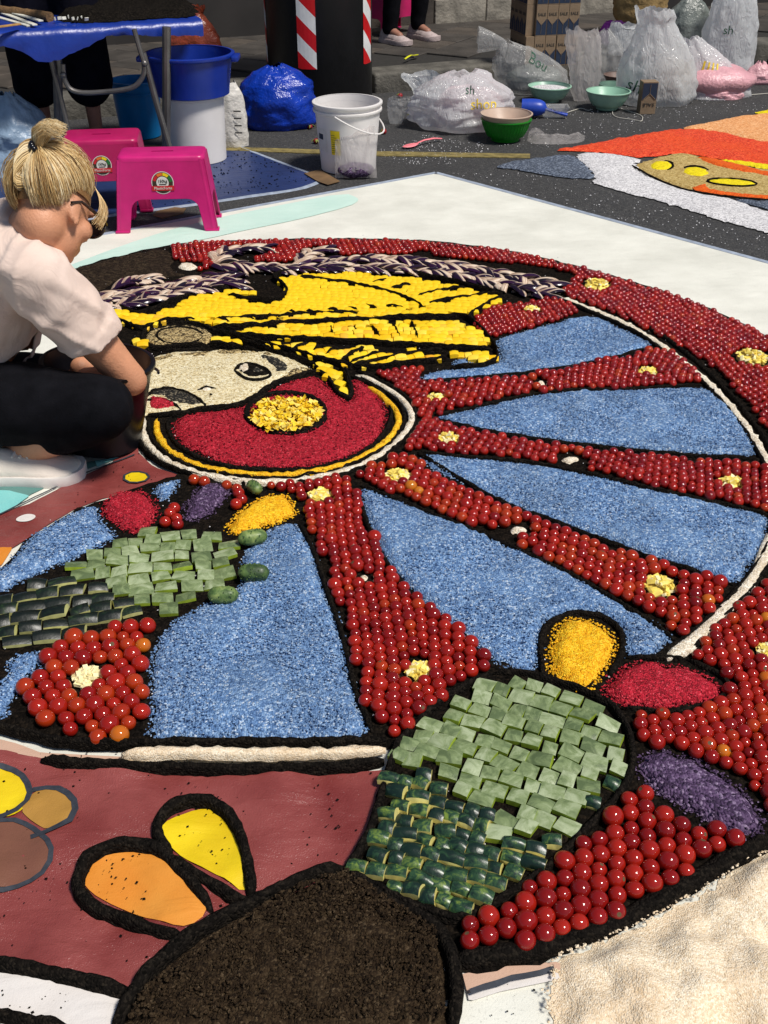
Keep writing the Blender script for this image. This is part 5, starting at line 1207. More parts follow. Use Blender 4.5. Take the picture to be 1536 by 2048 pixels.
# pouch of purple salt leaning on the bucket
pg = G(712, 357); hp = h * 0.74
root = thing('clear_pouch', 'clear plastic pouch with purple salt leaning on the white bucket', 'pouch', (pg.x, pg.y, 0.002), (radians(-14), 0, 0.05))
def pillow(w, h_, t, seed, nx=16, nz=18, z0=0, skew=0.0, topw=1.0):
    mb = MB(); rnd = random.Random(seed)
    for sgn in (1, -1):
        vs = []
        for j in range(nz + 1):
            for i in range(nx + 1):
                u, v = i / nx, j / nz
                ww = w * (1 + (topw - 1) * v); x = (u - .5) * ww + skew * v
                e = max(0, 1 - (2 * u - 1) ** 4) * (1 - v) ** .6 * min(1, v * 6 + .25)
                y = sgn * (t * e * .5 + .001) + .010 * fbm(x, z0 + v * h_, 16, seed) * (0.3 + v)
                vs.append((x, y, z0 + v * h_ + .006 * fbm(x * 3, v, 8, seed + 4) * v))
        fs = [(j * (nx + 1) + i, j * (nx + 1) + i + 1, (j + 1) * (nx + 1) + i + 1, (j + 1) * (nx + 1) + i) for j in range(nz) for i in range(nx)]
        mb.add(vs, fs if sgn < 0 else [f[::-1] for f in fs])
    return mb
pw = 84 * dep_at(pg.y, 0.1) / FPX
pillow(pw, hp, 0.085, 4, topw=0.95).obj('film', MAT['film_clear'], root, angle=180)
mb = MB(); mb.ell((0, -.012, 0.034), (pw * .45, 0.028, 0.033), None, 20, 10); me = mb.mesh('salt_fill', MAT['purple']); displace(me, lambda c, n: .004 * fbm(c.x, c.z, 30, 1)); link('salt_fill', me, root)
bucket('white_bucket', 'white plastic bucket carrying the dark blue tub', 398, 318, 190, 122, 110, 'white_pl', lip=0.010, lipn=1); hb = HGT(398, 318, 190)
r_, g_, h_, rt_, rb_ = bucket('blue_tub', 'dark blue round tub set on top of a white bucket', 398, 318, 106, 172, 146, 'blue_pl', z0=hb + 0.004, lip=0.016, cat='tub')
for s_ in (-1, 1):
    mb = MB(); mb.box((s_ * (rt_ + .018), -.02, h_ - .018), (.03, .11, .022)); mb.obj('grip', MAT['blue_pl'], r_, bevel=.005)
bucket('cyan_bucket', 'cyan plastic bucket behind the folding table leg', 283, 272, 160, 98, 78, 'cyan_pl', lip=0.010, handle=(-0.9 * pi, 0.02))
bucket('mint_bowl', 'mint green bowl with white salt, left of two', 1097, 204, 172, 86, 40, 'mint_pl', lip=0.006, flare=-.55, cat='bowl', group='mint bowls')
g = G(1097, 204); hb2 = HGT(1097, 204, 172); mb = MB(); R_ = 38 / FPX * dep_at(g.y, hb2); mb.lathe([(0.0005, R_ * .10), (R_ * .5, R_ * .09), (R_ * .97, 0)], 32)
o = mb.obj('salt_fill', MAT['gritwhite'], None, (g.x, g.y, hb2 - .012)); tag(o, 'white salt heaped in the left mint bowl', 'salt')
bucket('mint_bowl', 'empty mint green bowl in front of the open carrier bag', 1213, 219, 182, 88, 42, 'mint_pl', lip=0.006, flare=-.55, cat='bowl', group='mint bowls')
bucket('mint_bowl', 'mint bowl half hidden behind the empty mint bowl', 1222, 198, 168, 56, 30, 'mint_pl', lip=0.006, flare=-.35, cat='bowl', group='mint bowls')
bucket('taupe_bowl', 'taupe bowl behind the mint bowls', 1236, 176, 150, 62, 36, 'taupe_pl', lip=0.006, flare=-.3, cat='bowl')
r_, g_, h_, rt_, rb_ = bucket('green_bowl', 'ribbed green bowl holding a beige bowl', 1010, 281, 238, 100, 56, 'green_pl', lip=0.006, flare=-.5, cat='bowl')
mb = MB()
for k in range(44):
    a = 2 * pi * k / 44; pts = []
    for f in (.12, .4, .7, .95): r = rb_ + (rt_ - rb_) * (f ** .5); pts.append(((r + .0005) * cos(a), (r + .0005) * sin(a), .012 + (h_ - .012) * f))
    mb.tube(pts, 0.0016, 4)
o = mb.obj('ribs', MAT['green_pl'], r_); o['kind'] = 'stuff'
bucket('beige_bowl', 'beige bowl nested in the green bowl', 0, 0, 0, rt_ * 1.03, rb_ * .8, 'beige_pl', z0=0.014, lip=0.005, flare=-.42, cat='bowl', loc=(g_.x, g_.y, 0), hh=h_ + 0.012)

# ------------------------------------------------------------------ pink step stools
def stool(label, FL, FR, D, h, mat, group='pink step stools', sticker=True, yaw_fix=None):
    FL, FR = Vector(FL[:2]), Vector(FR[:2]); W0 = (FR - FL).length; yaw = atan2((FR - FL).y, (FR - FL).x)
    n = Vector((-sin(yaw), cos(yaw))); c = (FL + FR) / 2 + n * D / 2
    root = thing('step_stool', label, 'stool', (c.x, c.y, 0.004), (0, 0, yaw), group)
    w2, d2 = W0 / 2, D / 2; tw, td = w2 * 0.84, d2 * 0.80; th = 0.004
    # seat with a carrying slot and rounded border
    def rr(hx, hy, r, z, k=5): return [(sx * (hx - r) + r * cos(a), sy * (hy - r) + r * sin(a), z) for sx, sy, a0 in ((1, 1, 0), (-1, 1, pi / 2), (-1, -1, pi), (1, -1, 1.5 * pi)) for a in [a0 + pi / 2 * i / k for i in range(k + 1)]]
    bm = bmesh.new()
    out = [bm.verts.new(p) for p in rr(tw - .012, td - .012, .02, h)]; slot = [bm.verts.new(p) for p in rr(w2 * .22, .0075, .0072, h)]
    eo = [bm.edges.new((out[i], out[(i + 1) % len(out)])) for i in range(len(out))]; es = [bm.edges.new((slot[i], slot[(i + 1) % len(slot)])) for i in range(len(slot))]
    bmesh.ops.triangle_fill(bm, edges=eo + es, use_beauty=True)
    for rng_, pts in ((out, [rr(tw - .004, td - .004, .022, h - .002), rr(tw, td, .024, h - .009), rr(tw + .001, td + .001, .024, h - .02)]), (slot, [rr(w2 * .22, .0075, .0072, h - .012)])):
        prev = rng_
        for p in pts:
            cur = [bm.verts.new(q) for q in p]
            for i in range(len(cur)): bm.faces.new((prev[i], prev[(i + 1) % len(cur)], cur[(i + 1) % len(cur)], cur[i]))
            prev = cur
    bmesh.ops.recalc_face_normals(bm, faces=bm.faces)
    me = bpy.data.meshes.new('seat'); bm.to_mesh(me); bm.free(); me.materials.append(MAT[mat]); me.polygons.foreach_set('use_smooth', [True] * len(me.polygons)); me.set_sharp_from_angle(angle=radians(50))
    link('seat', me, root)
    # four sloping sides, each with an arched opening
    for (bw, bt, bd, dt_, rz) in ((w2, tw, d2, td, 0), (w2, tw, d2, td, pi), (d2, td, w2, tw, pi / 2), (d2, td, w2, tw, -pi / 2)):
        leg = bw * 0.29; ah = h * 0.44; pts = [(-bw, 0), (-bw + leg * .92, 0)]
        ins = bw - leg * 1.16; r = min(.045, ins * .5)
        pts += [(-ins + r - r * cos(a), ah - r + r * sin(a)) for a in [pi / 2 * i / 6 for i in range(7)]]
        pts += [(ins - r + r * sin(a), ah - r + r * cos(a)) for a in [pi / 2 * i / 6 for i in range(7)]]
        pts += [(bw - leg * .92, 0), (bw, 0)]
        hz = h - .012
        pts += [(bw + (bt - bw) * f, hz * f) for f in (.33, .66, 1)] + [(-bw - (bt - bw) * f, hz * f) for f in (1, .66, .33)]
        bm = bmesh.new(); vs = [bm.verts.new((x, -(bd + (dt_ - bd) * z / hz), z)) for x, z in pts]; f = bm.faces.new(vs)
        ret = bmesh.ops.extrude_face_region(bm, geom=[f]); 
        for v in [g_ for g_ in ret['geom'] if isinstance(g_, bmesh.types.BMVert)]: v.co.y += th
        bmesh.ops.recalc_face_normals(bm, faces=bm.faces)
        ed = [e for e in bm.edges if len(e.link_faces) == 2 and e.calc_face_angle(0) > radians(60)]
        bmesh.ops.bevel(bm, geom=ed, offset=.0014, segments=2, affect='EDGES')
        me = bpy.data.meshes.new('side_panel'); bm.to_mesh(me); bm.free(); me.materials.append(MAT[mat]); me.polygons.foreach_set('use_smooth', [True] * len(me.polygons)); me.set_sharp_from_angle(angle=radians(35))
        link('side_panel', me, root, None, (0, 0, rz))
    # rounded corner posts and little feet
    for sx in (-1, 1):
        for sy in (-1, 1):
            mb = MB(); rings = []
            for f in (0, .25, .5, .75, 1):
                cx, cy = sx * (w2 + (tw - w2) * f), sy * (d2 + (td - d2) * f); R_ = .017
                arc_ = [(cx - sx * R_ + sx * R_ * 1.06 * cos(a), cy - sy * R_ + sy * R_ * 1.06 * sin(a), (h - .012) * f) for a in [-.25 + (pi / 2 + .5) * i / 7 for i in range(8)]]
                rings.append(arc_)
            mb.loft(rings, (False, False), closed=False); mb.obj('corner', MAT[mat], root, angle=180)
            mb = MB(); mb.box((sx * (w2 - .022), sy * (d2 - .014), .004), (.052, .038, .010)); mb.obj('foot', MAT[mat], root, bevel=.003)
    if sticker:
        sl_ = atan2(d2 - td, h - .012); zc = h * .66; yc = -(d2 + (td - d2) * zc / (h - .012)) - .0012
        st = thing('sticker', None, None); st.parent = root; st.location = (0, yc, zc); st.rotation_euler = (pi / 2 - sl_, 0, 0)
        R_ = w2 * .215
        def disc(nm, r, m, z, par=st, a0=0, a1=2 * pi, r0=0.0, cy=0):
            mb = MB(); n_ = 30; A = [a0 + (a1 - a0) * i / n_ for i in range(n_ + 1)]
            mb.add([(r * cos(a), r * sin(a) + cy, z) for a in A] + [(r0 * cos(a), r0 * sin(a) + cy, z) for a in A], [(i, i + 1, n_ + 2 + i, n_ + 1 + i) for i in range(n_)])
            return mb.obj(nm, m, par, smooth=False)
        base = disc('backing', R_, MAT['label_white'], 0); disc('dark_disc', R_ * .93, MAT['sticker_dark'], .0005)
        for k, m in enumerate(('sticker_green', 'label_yellow', 'sticker_orange', 'sticker_red')): disc('gauge_segment', R_ * .88, MAT[m], .0009, st, .1 + k * .72, .1 + k * .72 + .66, R_ * .62)
        disc('white_disc', R_ * .55, MAT['label_white'], .0011)
        mb = MB(); mb.box((0, -R_ * .48, .0010), (R_ * 2.0, R_ * .42, .0012)); mb.obj('red_band', MAT['sticker_red'], st, smooth=False)
        link('lettering', text_mesh('PlasticForte', R_ * .34, MAT['label_white']), st, (0, -R_ * .48, .0022)); link('lettering', text_mesh('150kg', R_ * .36, MAT['ink']), st, (0, R_ * .14, .0022))
        mb = MB(); mb.box((0, -R_ * .14, .0016), (R_ * .62, R_ * .08, .0008)); mb.obj('print_line', MAT['ink'], st, smooth=False)
    return root
FL, FR = G(234, 469), G(437, 464); SH = HGT(330, 467, 318)
stool('pink plastic step stool in front, standing on the edge of the canvas', FL, FR, (G(442, 433) - FR).length * 1.0, SH, 'pink')
stool('magenta plastic step stool half hidden behind the crouching person and the front stool', G(128, 432), G(305, 425), 0.25, SH, 'pink_dark')
KF = lambda x, y: G(x, y, KZ)
r_ = stool('magenta plastic stool on the pavement behind the standing legs', KF(768, 76), KF(846, 62), 0.24, 0.24, 'pink_dark', sticker=False); r_.location.z = KZ + .002

# ------------------------------------------------------------------ bin with striped tape
bg_ = G(640, 200); br = 106 * dep_at(bg_.y, 0.2) / FPX
root = thing('round_bin', 'tall black round bin with red and white striped tape', 'bin', (bg_.x, bg_.y + br * .3, 0.0))
mb = MB(); mb.lathe([(0.001, 0), (br * .97, 0), (br, .012), (br, 1.15), (br * 1.03, 1.16), (br * 1.03, 1.22), (br * .9, 1.26), (.001, 1.28)], 64); mb.obj('body', MAT['black_metal'], root, angle=40)
zb = HGT(640, 200, 124) * .99
for ai in (-pi / 2 - .17, -pi / 2 - 1.42, -pi / 2 + 1.18, pi / 2):
    hw = .052 / br; tp = thing('striped_tape', None, None); tp.parent = root
    nst = 9; sh = .088
    for k in range(-1, nst):
        mb = MB(); n_ = 5; lo, hi = [], []
        for i in range(n_ + 1):
            a = ai - hw + 2 * hw * i / n_; slope = -(i / n_) * sh * 1.1 + sh * .55
            clip = lambda z: min(max(z, zb), zb + sh * nst)
            lo.append(((br + .002) * cos(a), (br + .002) * sin(a), clip(zb + k * sh + slope + sh * .5))); hi.append(((br + .002) * cos(a), (br + .002) * sin(a), clip(zb + (k + 1) * sh + slope + sh * .5)))
        mb.loft([lo, hi], (False, False), closed=False); mb.obj('stripe', MAT['tape_red' if k % 2 else 'tape_white'], tp, smooth=False)

# ------------------------------------------------------------------ bags
def bag(name, label, bx, by, wpx, topy, prof, mat, seed, cat='bag', depth=.7, amp=.05, rot=0, lean=(0, 0), z0=0.0, group=None, n=52, m=44, tri=1.0, fold=9):
    g = G(bx, by, z0); dp = dep_at(g.y, z0 + .1); w = wpx * dp / FPX; h = HGT(bx, by, topy, z0)
    root = thing(name, label, cat, (g.x, g.y + w * depth * .38, z0), (0, 0, rot), group)
    rings = []; rnd = random.Random(seed); ts = [p[0] for p in prof]; ss = [p[1] for p in prof]
    for j in range(m + 1):
        t = j / m; s = np.interp(t, ts, ss); r = []
        for i in range(n):
            a = 2 * pi * i / n
            vf = 1 - abs(sin(a * fold * .5 + 2.2 * fbm(cos(a), t * 2, 1.1, seed + 5))) ** .6
            k = 1 + amp * 1.1 * vf * min(1, .3 + t) + amp * 1.6 * fbm(cos(a) * 1.3 + seed, sin(a) * 1.3 + t * 1.6, 1.3, seed) + .03 * (1 - t * .6) * sin(a * fold + 6 * fbm(t, a, 1.5, seed)) * min(1, t * 3)
            vd = noise.voronoi(Vector((cos(a) * 1.7 + seed, sin(a) * 1.7, t * 3.4)))[0]; cr_ = vd[1] - vd[0]
            k += amp * 1.3 * (cr_ - .25)
            vd = noise.voronoi(Vector((cos(a) * 4.2 + seed * 2, sin(a) * 4.2, t * 8)))[0]; cr2 = vd[1] - vd[0]
            k += amp * .55 * (cr2 - .25)
            x = cos(a) * w / 2 * s * k; y = sin(a) * w / 2 * depth * (s ** tri) * k
            z = h * t * (1 + .05 * fbm(cos(a), sin(a) + t, 2, seed + 2)) + (.02 * fbm(a, t, 1.2, seed) if t > .9 else 0)
            r.append((x + lean[0] * w * t * t, y + lean[1] * w * t * t, max(z, .001)))
        rings.append(r)
    mb = MB(); mb.loft(rings, (True, False)); mb.obj('film', MAT[mat], root, angle=180)
    return root, w, h
DOME = [(0, .78), (.08, .95), (.3, 1.0), (.55, .92), (.75, .72), (.9, .42), (1, .12)]
SLUMP = [(0, .85), (.1, 1), (.4, .9), (.7, .6), (.9, .3), (1, .16)]
OPEN = [(0, .8), (.1, 1), (.35, .92), (.6, .62), (.8, .42), (.92, .46), (1, .5)]
def bag_text(root, txt, size, mat, loc, rot):
    """print laid onto the film: every point is pushed back until it meets the bag"""
    film_o = [c for c in root.children if c.name.startswith('film')][0].data
    bvh = BVHTree.FromPolygons([v.co[:] for v in film_o.vertices], [p.vertices[:] for p in film_o.polygons])
    src = text_mesh(txt, size, MAT[mat], ext=0); me = src.copy(); a = rot[2]
    bm = bmesh.new(); bm.from_mesh(me); bmesh.ops.subdivide_edges(bm, edges=[e for e in bm.edges if e.calc_length() > size * .12], cuts=2); 
    for v in bm.verts:
        x, z = v.co.x * cos(a) - v.co.y * sin(a) + loc[0], v.co.x * sin(a) + v.co.y * cos(a) + loc[2]
        h_ = bvh.ray_cast(Vector((x, -2, z)), Vector((0, 1, 0)))
        v.co = (x, (h_[0].y if h_[0] else loc[1]) - .004, z)
    bm.to_mesh(me); bm.free(); link('lettering', me, root)
def filling(root, w, h, mat, sx=.42, sy=.3, sz=.3, x=0, seed=1):
    mb = MB(); mb.ell((x * w, 0, h * sz * .92), (w * sx, w * sy, h * sz), None, 24, 14); me = mb.mesh('filling', MAT[mat]); displace(me, lambda c, n: .03 * w * fbm(c.x / w, c.z / w, 6, seed)); link('filling', me, root)
bag('blue_rubbish_bag', 'shiny blue rubbish bag between the tub and the white bucket', 552, 262, 158, 138, [(0, .88), (.1, 1), (.45, 1.0), (.7, .86), (.88, .58), (1, .2)], 'bag_blue', 3, amp=.075, depth=.8, fold=13)
bag('grey_tarp', 'crumpled grey-blue plastic tarp at the left edge behind the crouching person', 22, 352, 190, 200, [(0, 1.05), (.2, 1), (.5, .82), (.8, .5), (1, .15)], 'tarp_grey', 8, cat='tarp', amp=.13, depth=.8, fold=5)
r_, w, h = bag('soil_sack', 'terracotta and white plastic sack behind the dark blue tub', 388, 150, 118, 16, [(0, .85), (.1, 1), (.5, .95), (.75, .7), (.9, .4), (1, .5)], 'orange_bag', 12, cat='sack', amp=.08, depth=.5, z0=KZ)
r_, w, h = bag('white_sack', 'white woven sack right of the white bucket with the blue tub', 462, 296, 66, 165, [(0, 1), (.15, 1.08), (.5, 1), (.8, .85), (1, .5)], 'sack', 14, cat='sack', amp=.05, depth=.6)
for k in range(4): 
    mb = MB(); mb.box((w * .28, -w * .33, h * (.25 + .11 * k)), (w * .22, .002, h * .02)); mb.obj('print_line', MAT['ink'], r_, smooth=False)
r_, w, h = bag('carrier_bag', 'white carrier bag lying on its side behind the green bowl', 925, 266, 196, 156, [(0, .8), (.1, 1), (.4, 1.02), (.65, .98), (.82, .72), (.94, .5), (1, .28)], 'film_white', 21, amp=.12, depth=.75, fold=7); filling(r_, w, h, 'pink_bag', .38, .24, .40, .08)
bag_text(r_, 'shop', w * .14, 'ink_yellow', (w * .20, -w * .36, h * .55), (radians(78), -.9, 0)); bag_text(r_, 'sh', w * .11, 'ink_green', (w * .06, -w * .34, h * .78), (radians(60), 0, -.1))
bag('carrier_bag', 'small white bag end lying left of the larger lying carrier bag', 868, 222, 92, 152, [(0, .5), (.2, .8), (.6, .8), (.85, 1), (1, 1.05)], 'film_white', 77, amp=.1, depth=.5, lean=(-.18, 0))
r_, w, h = bag('tied_bag', 'knotted translucent bag with green print behind the left mint bowl', 1072, 190, 150, 92, [(0, .86), (.12, 1), (.4, .98), (.65, .8), (.85, .5), (1, .12)], 'film_thin', 25, amp=.06, depth=.8, lean=(-.38, 0)); filling(r_, w, h, 'grey_bag', .40, .30, .27); bag_text(r_, 'Bou', w * .17, 'ink_green', (0, -w * .34, h * .66), (radians(62), 0, -.5))
mb = MB(); kx, kz = -w * .40, h * .97; rings = []
for j in range(9):
    t = j / 8; rr_ = .010 + .055 * t ** .7; rings.append([(kx - t * .17 + .01 * fbm(t, a, 2, 3), sin(a) * rr_ * .55, kz + .02 * t + cos(a) * rr_ * (1 + .2 * sin(5 * a))) for a in [2 * pi * i / 20 for i in range(20)]])
mb.loft(rings, (False, False)); mb.obj('knot_end', MAT['film_thin'], r_, angle=180)
bag('clear_bag', 'upright clear film bag behind the empty mint bowl', 1168, 204, 66, 62, [(0, .55), (.15, .8), (.5, .95), (.8, 1), (1, .9)], 'film_clear', 31, amp=.12, depth=.35, lean=(-.2, .2))
bag('clear_bag', 'glossy clear bag behind the upright clear film bag', 1205, 165, 80, 62, DOME, 'film_thin', 33, amp=.12, depth=.6)
r_, w, h = bag('carrier_bag', 'tall open white carrier bag behind the single salt box', 1318, 214, 160, 22, [(0, .88), (.08, 1), (.3, .95), (.5, .82), (.7, .6), (.85, .45), (.93, .5), (1, .46)], 'film_white', 41, amp=.09, depth=.6, lean=(-.16, 0), fold=11); filling(r_, w, h, 'card', .30, .2, .26, .12)
bag_text(r_, 'sh', w * .20, 'ink_green', (-w * .34, -w * .31, h * .22), (radians(84), 0, -.3)); pass
r_, w, h = bag('carrier_bag', 'carrier bag with yellow print over pink cloth, right of the open bag', 1420, 198, 170, 84, [(0, 1.05), (.12, 1), (.4, .8), (.65, .55), (.85, .36), (1, .2)], 'film_white', 45, amp=.10, depth=.6, lean=(-.26, 0)); filling(r_, w, h, 'pink_bag', .5, .36, .3, .08, 5); bag_text(r_, 'IIII', w * .22, 'ink_yellow', (-w * .05, -w * .25, h * .5), (radians(70), 0, -.2))
bag('pink_bag', 'pink plastic bag with a twisted end on the asphalt at right', 1440, 200, 105, 152, [(0, 1), (.2, 1), (.5, .85), (.8, .5), (1, .2)], 'pink_bag', 47, amp=.1, depth=.5)
r_, w, h = bag('carrier_bag', 'tall white carrier bag at the right, beside dark trousers', 1452, 166, 112, -30, [(0, .8), (.1, 1), (.3, .95), (.6, .86), (.8, .74), (1, .5)], 'film_white', 51, amp=.09, depth=.6); bag_text(r_, 'sh', w * .2, 'ink_green', (-w * .12, -w * .36, h * .55), (radians(86), 0, 0))
bag('grey_bag', 'dull grey translucent bag behind the open carrier bag', 1372, 118, 100, -8, DOME, 'grey_bag', 55, amp=.09, depth=.6, z0=KZ)
bag('cloth_bag', 'khaki cloth bag hanging in folds behind the carrier bags', 1278, 70, 120, -60, [(0, .45), (.1, .6), (.3, .85), (.7, 1), (1, .9)], 'cloth_beige', 59, amp=.08, depth=.5, z0=KZ, fold=7)
bag('packet', 'purple foil packet leaning under the khaki bag', 1212, 92, 46, 46, [(0, .8), (.1, .9), (.9, .9), (1, .85)], 'purple_pack', 63, cat='packet', amp=.04, depth=.4, z0=KZ, lean=(.4, .2))
bag('packet', 'white packet with dark print beside the purple packet', 1246, 112, 60, 50, [(0, .8), (.1, .95), (.9, .95), (1, .85)], 'film_white', 65, cat='packet', amp=.07, depth=.5, z0=KZ)
bag('clear_bag', 'small clear bag right of the white bucket', 792, 250, 50, 196, [(0, .45), (.2, .6), (.6, .85), (1, 1.05)], 'film_thin', 69, amp=.12, depth=.5, lean=(.25, 0))
bag('pink_bag', 'pale pink bag cut by the right edge of the photo', 1520, 170, 70, 126, SLUMP, 'pink_bag', 71, amp=.08, depth=.6)
fo, _ = fill('flat_film', [(1054, 284), (1057, 262), (1066, 252), (1080, 254), (1092, 266), (1130, 268), (1172, 264), (1168, 282), (1120, 286)], MAT['film_clear'], base=.006, h=.010, edge=.04, res=.008, amp=.014, nscale=16, jit=.002, zpix=.01)
tag(fo, 'flattened clear film bag lying in front of the blue scoop', 'film bag')
# scoop, spoons, tray, strings, scraps
g = G(1068, 236); root = thing('blue_scoop', 'blue plastic scoop lying behind the green bowl', 'scoop', (g.x, g.y, .002), (0, 0, -.12)); k = SC_AT(236)
mb = MB(); rings = []
for j in range(13):
    t = j / 12; r = .052 * (1 - (1 - t) ** 4) ** .5 * (1 - .12 * t) + .001; rings.append([(.065 - t * .135, cos(a) * r, .052 + sin(a) * r * .9) for a in [2 * pi * i / 24 for i in range(24)]])
mb.loft(rings, (True, False)); rings2 = [[(p[0], p[1] * .94, .052 + (p[2] - .052) * .94) for p in r] for r in rings]; mb.loft(rings2, (True, False)); mb.obj('cup', MAT['scoop'], root, angle=60)
mb = MB(); mb.tube([(.06, 0, .045), (.10, 0, .034), (.14, 0, .026), (.175, 0, .018)], [.013, .011, .012, .013], 10, True, .7); h_ = mb.obj('handle', MAT['scoop'], root)
for i in range(5): mb = MB(); mb.box((.09 + i * .018, 0, .046 - i * .005), (.005, .016, .006)); mb.obj('grip_rib', MAT['scoop'], h_, bevel=.001)
g = G(1108, 236); root = thing('clear_tray', 'small clear plastic tray behind the blue scoop', 'tray', (g.x, g.y + .02, .002))
mb = MB(); R4 = lambda a, b, z: [(-a, -b, z), (a, -b, z), (a, b, z), (-a, b, z)]; mb.loft([R4(.055, .035, 0), R4(.072, .05, .055), R4(.08, .056, .056), R4(.07, .048, .054), R4(.053, .033, .003)], (True, True)); mb.obj('body', MAT['film_thin'], root, bevel=.002)
def spoon(label, a, b, mat, z=.004, w=.017, z0=0):
    A_, B_ = G(*a, z0), G(*b, z0); L = (B_ - A_).length; root = thing('spoon', label, 'spoon', (A_.x, A_.y, z0 + .003), (0, 0, atan2(B_.y - A_.y, B_.x - A_.x)))
    mb = MB(); rings = []
    for j in range(11):
        t = j / 10; kk = sin(pi * min(max(t, .04), .97)) ** .6; rings.append([(t * L * .38, cos(q) * w * kk, .010 + .004 * t + (sin(q) * .006 - (.005 if sin(q) > 0 else 0)) * kk) for q in [2 * pi * i / 12 for i in range(12)]])
    mb.loft(rings); mb.obj('bowl', MAT[mat], root, angle=80)
    mb = MB(); mb.tube([(L * .36, 0, .014), (L * .55, .003, .020), (L * .8, .006, .018), (L, .004, .010)], [.005, .006, .008, .006], 8, True, .6); mb.obj('handle', MAT[mat], root)
spoon('pink plastic spoon lying on the asphalt right of the white bucket', (806, 299), (884, 283), 'spoon_pink', w=.02)
spoon('lime yellow plastic spoon lying on the pavement', (836, 113), (808, 123), 'spoon_yellow', w=.016, z0=KZ)
for i, (L, lab) in enumerate((([(1225, 222), (1238, 216), (1262, 224), (1286, 232), (1284, 244), (1270, 240), (1236, 236), (1225, 230), (1225, 222)], 'loop of white string in front of the empty mint bowl'), ([(1132, 226), (1150, 220), (1165, 216), (1175, 222), (1185, 219)], 'short white string beside the left mint bowl'), ([(1470, 193), (1500, 190), (1536, 187)], 'white string trailing from the pink bag'))):
    mb = MB(); P_ = resample(chaikin(W(L, .003), 1, False), .02, False); mb.tube([(p[0], p[1], .004) for p in P_], .0022, 6); tag(mb.obj('string', MAT['string']), lab, 'string')
for i, (x, y) in enumerate([(824, 234), (868, 250), (878, 259), (632, 287), (768, 268), (800, 196), (620, 258), (860, 246)]):
    g = G(x, y); mb = MB(); rnd = random.Random(i); mb.ell((0, 0, .012), (.018, .014, .012), None, 10, 7); me = mb.mesh('scrap_body', MAT['berry' if i != 7 else 'leafy']); displace(me, lambda c, n: .006 * fbm(c.x, c.y, 60, i))
    r_ = thing('fruit_scrap', 'bitten red and green fruit scrap on the asphalt', 'scrap', (g.x, g.y, .001), (0, 0, rnd.uniform(0, 6)), 'fruit scraps on the asphalt'); link('flesh', me, r_)
    mb = MB()
    for k in range(4): a = rnd.uniform(0, 6.3); mb.tube([(0, 0, .014), (cos(a) * .014, sin(a) * .014, .02), (cos(a) * .03, sin(a) * .03, .010)], [.003, .005, .001], 5, True, .4)
    mb.obj('leaf_crown', MAT['leafy'], r_)

# ------------------------------------------------------------------ salt boxes
BW, BD, BH = 0.066, 0.052, 0.166
def salt_box(label, loc, rz, flip=False, k=1.0):
    root = thing('salt_box', label, 'box', loc, (0, 0, rz), 'cardboard salt boxes')
    mb = MB(); mb.box((0, 0, BH / 2), (BW, BD, BH)); mb.obj('carton', MAT['card'], root, bevel=.0012, seg=1)
    f = -1 if flip else 1; cz = BH / 2; y = -BD / 2 - .0008
    pn = MB(); pn.add([(-BW / 2 + .002, y, cz - f * BH * .46), (BW / 2 - .002, y, cz - f * BH * .46), (BW / 2 - .002, y, cz + f * BH * .06), (0, y, cz - f * BH * .12), (-BW / 2 + .002, y, cz + f * BH * .06)], [(0, 1, 2, 3, 4)]); lp = pn.obj('printed_panel', MAT['card_blue'], root, smooth=False)
    mb = MB()
    for a, b in (((-BW * .4, cz + f * BH * .04), (0, cz - f * BH * .14)), ((BW * .4, cz + f * BH * .04), (0, cz - f * BH * .14)), ((0, cz - f * BH * .14), (0, cz - f * BH * .42))): mb.tube([(a[0], y - .0008, a[1]), (b[0], y - .0008, b[1])], .0011, 4)
    mb.obj('line_mark', MAT['card'], lp)
    link('lettering', text_mesh('SALE', BW * .36, MAT['ink']), root, (0, y - .0004, cz + f * BH * .20), (pi / 2, pi if flip else 0, 0))
    return root
yawb = radians(14)
b0 = G(1073, 133, KZ); ex, ey = Vector((cos(yawb), sin(yawb))), Vector((-sin(yawb), cos(yawb)))
lev = ['bottom layer', 'middle layer', 'top layer']
for lv in range(3):
    for i in range(4):
        p = b0.xy + ex * (i * (BW + .002)) + ey * 0.0 + (ex * .004 if lv == 0 and i > 1 else Vector((0, 0)))
        salt_box('navy printed salt box, %s from the left in the %s of the stack' % (('first', 'second', 'third', 'fourth')[i], lev[lv]), (p.x, p.y, KZ + .004 + lv * (BH + .001)), yawb, False)
    for i in range(4):
        p = b0.xy - ex * (BW * .5 + BD * .5 + .003) + ey * (i * (BW + .002) + (.02 if lv else 0)) + ey * (BW - BD) / 2
        if lv == 2 and i == 3: continue
        salt_box('salt box facing left, %s from the front in the %s' % (('first', 'second', 'third', 'fourth')[i], lev[lv]), (p.x, p.y, KZ + .004 + lv * (BH + .001)), yawb - pi / 2, False)
g = G(1293, 229); r_ = salt_box('single salt box standing upside down in front of the open carrier bag', (g.x, g.y + .03, .002), radians(4), True); r_.scale = (1.28, 1.28, 1.0)

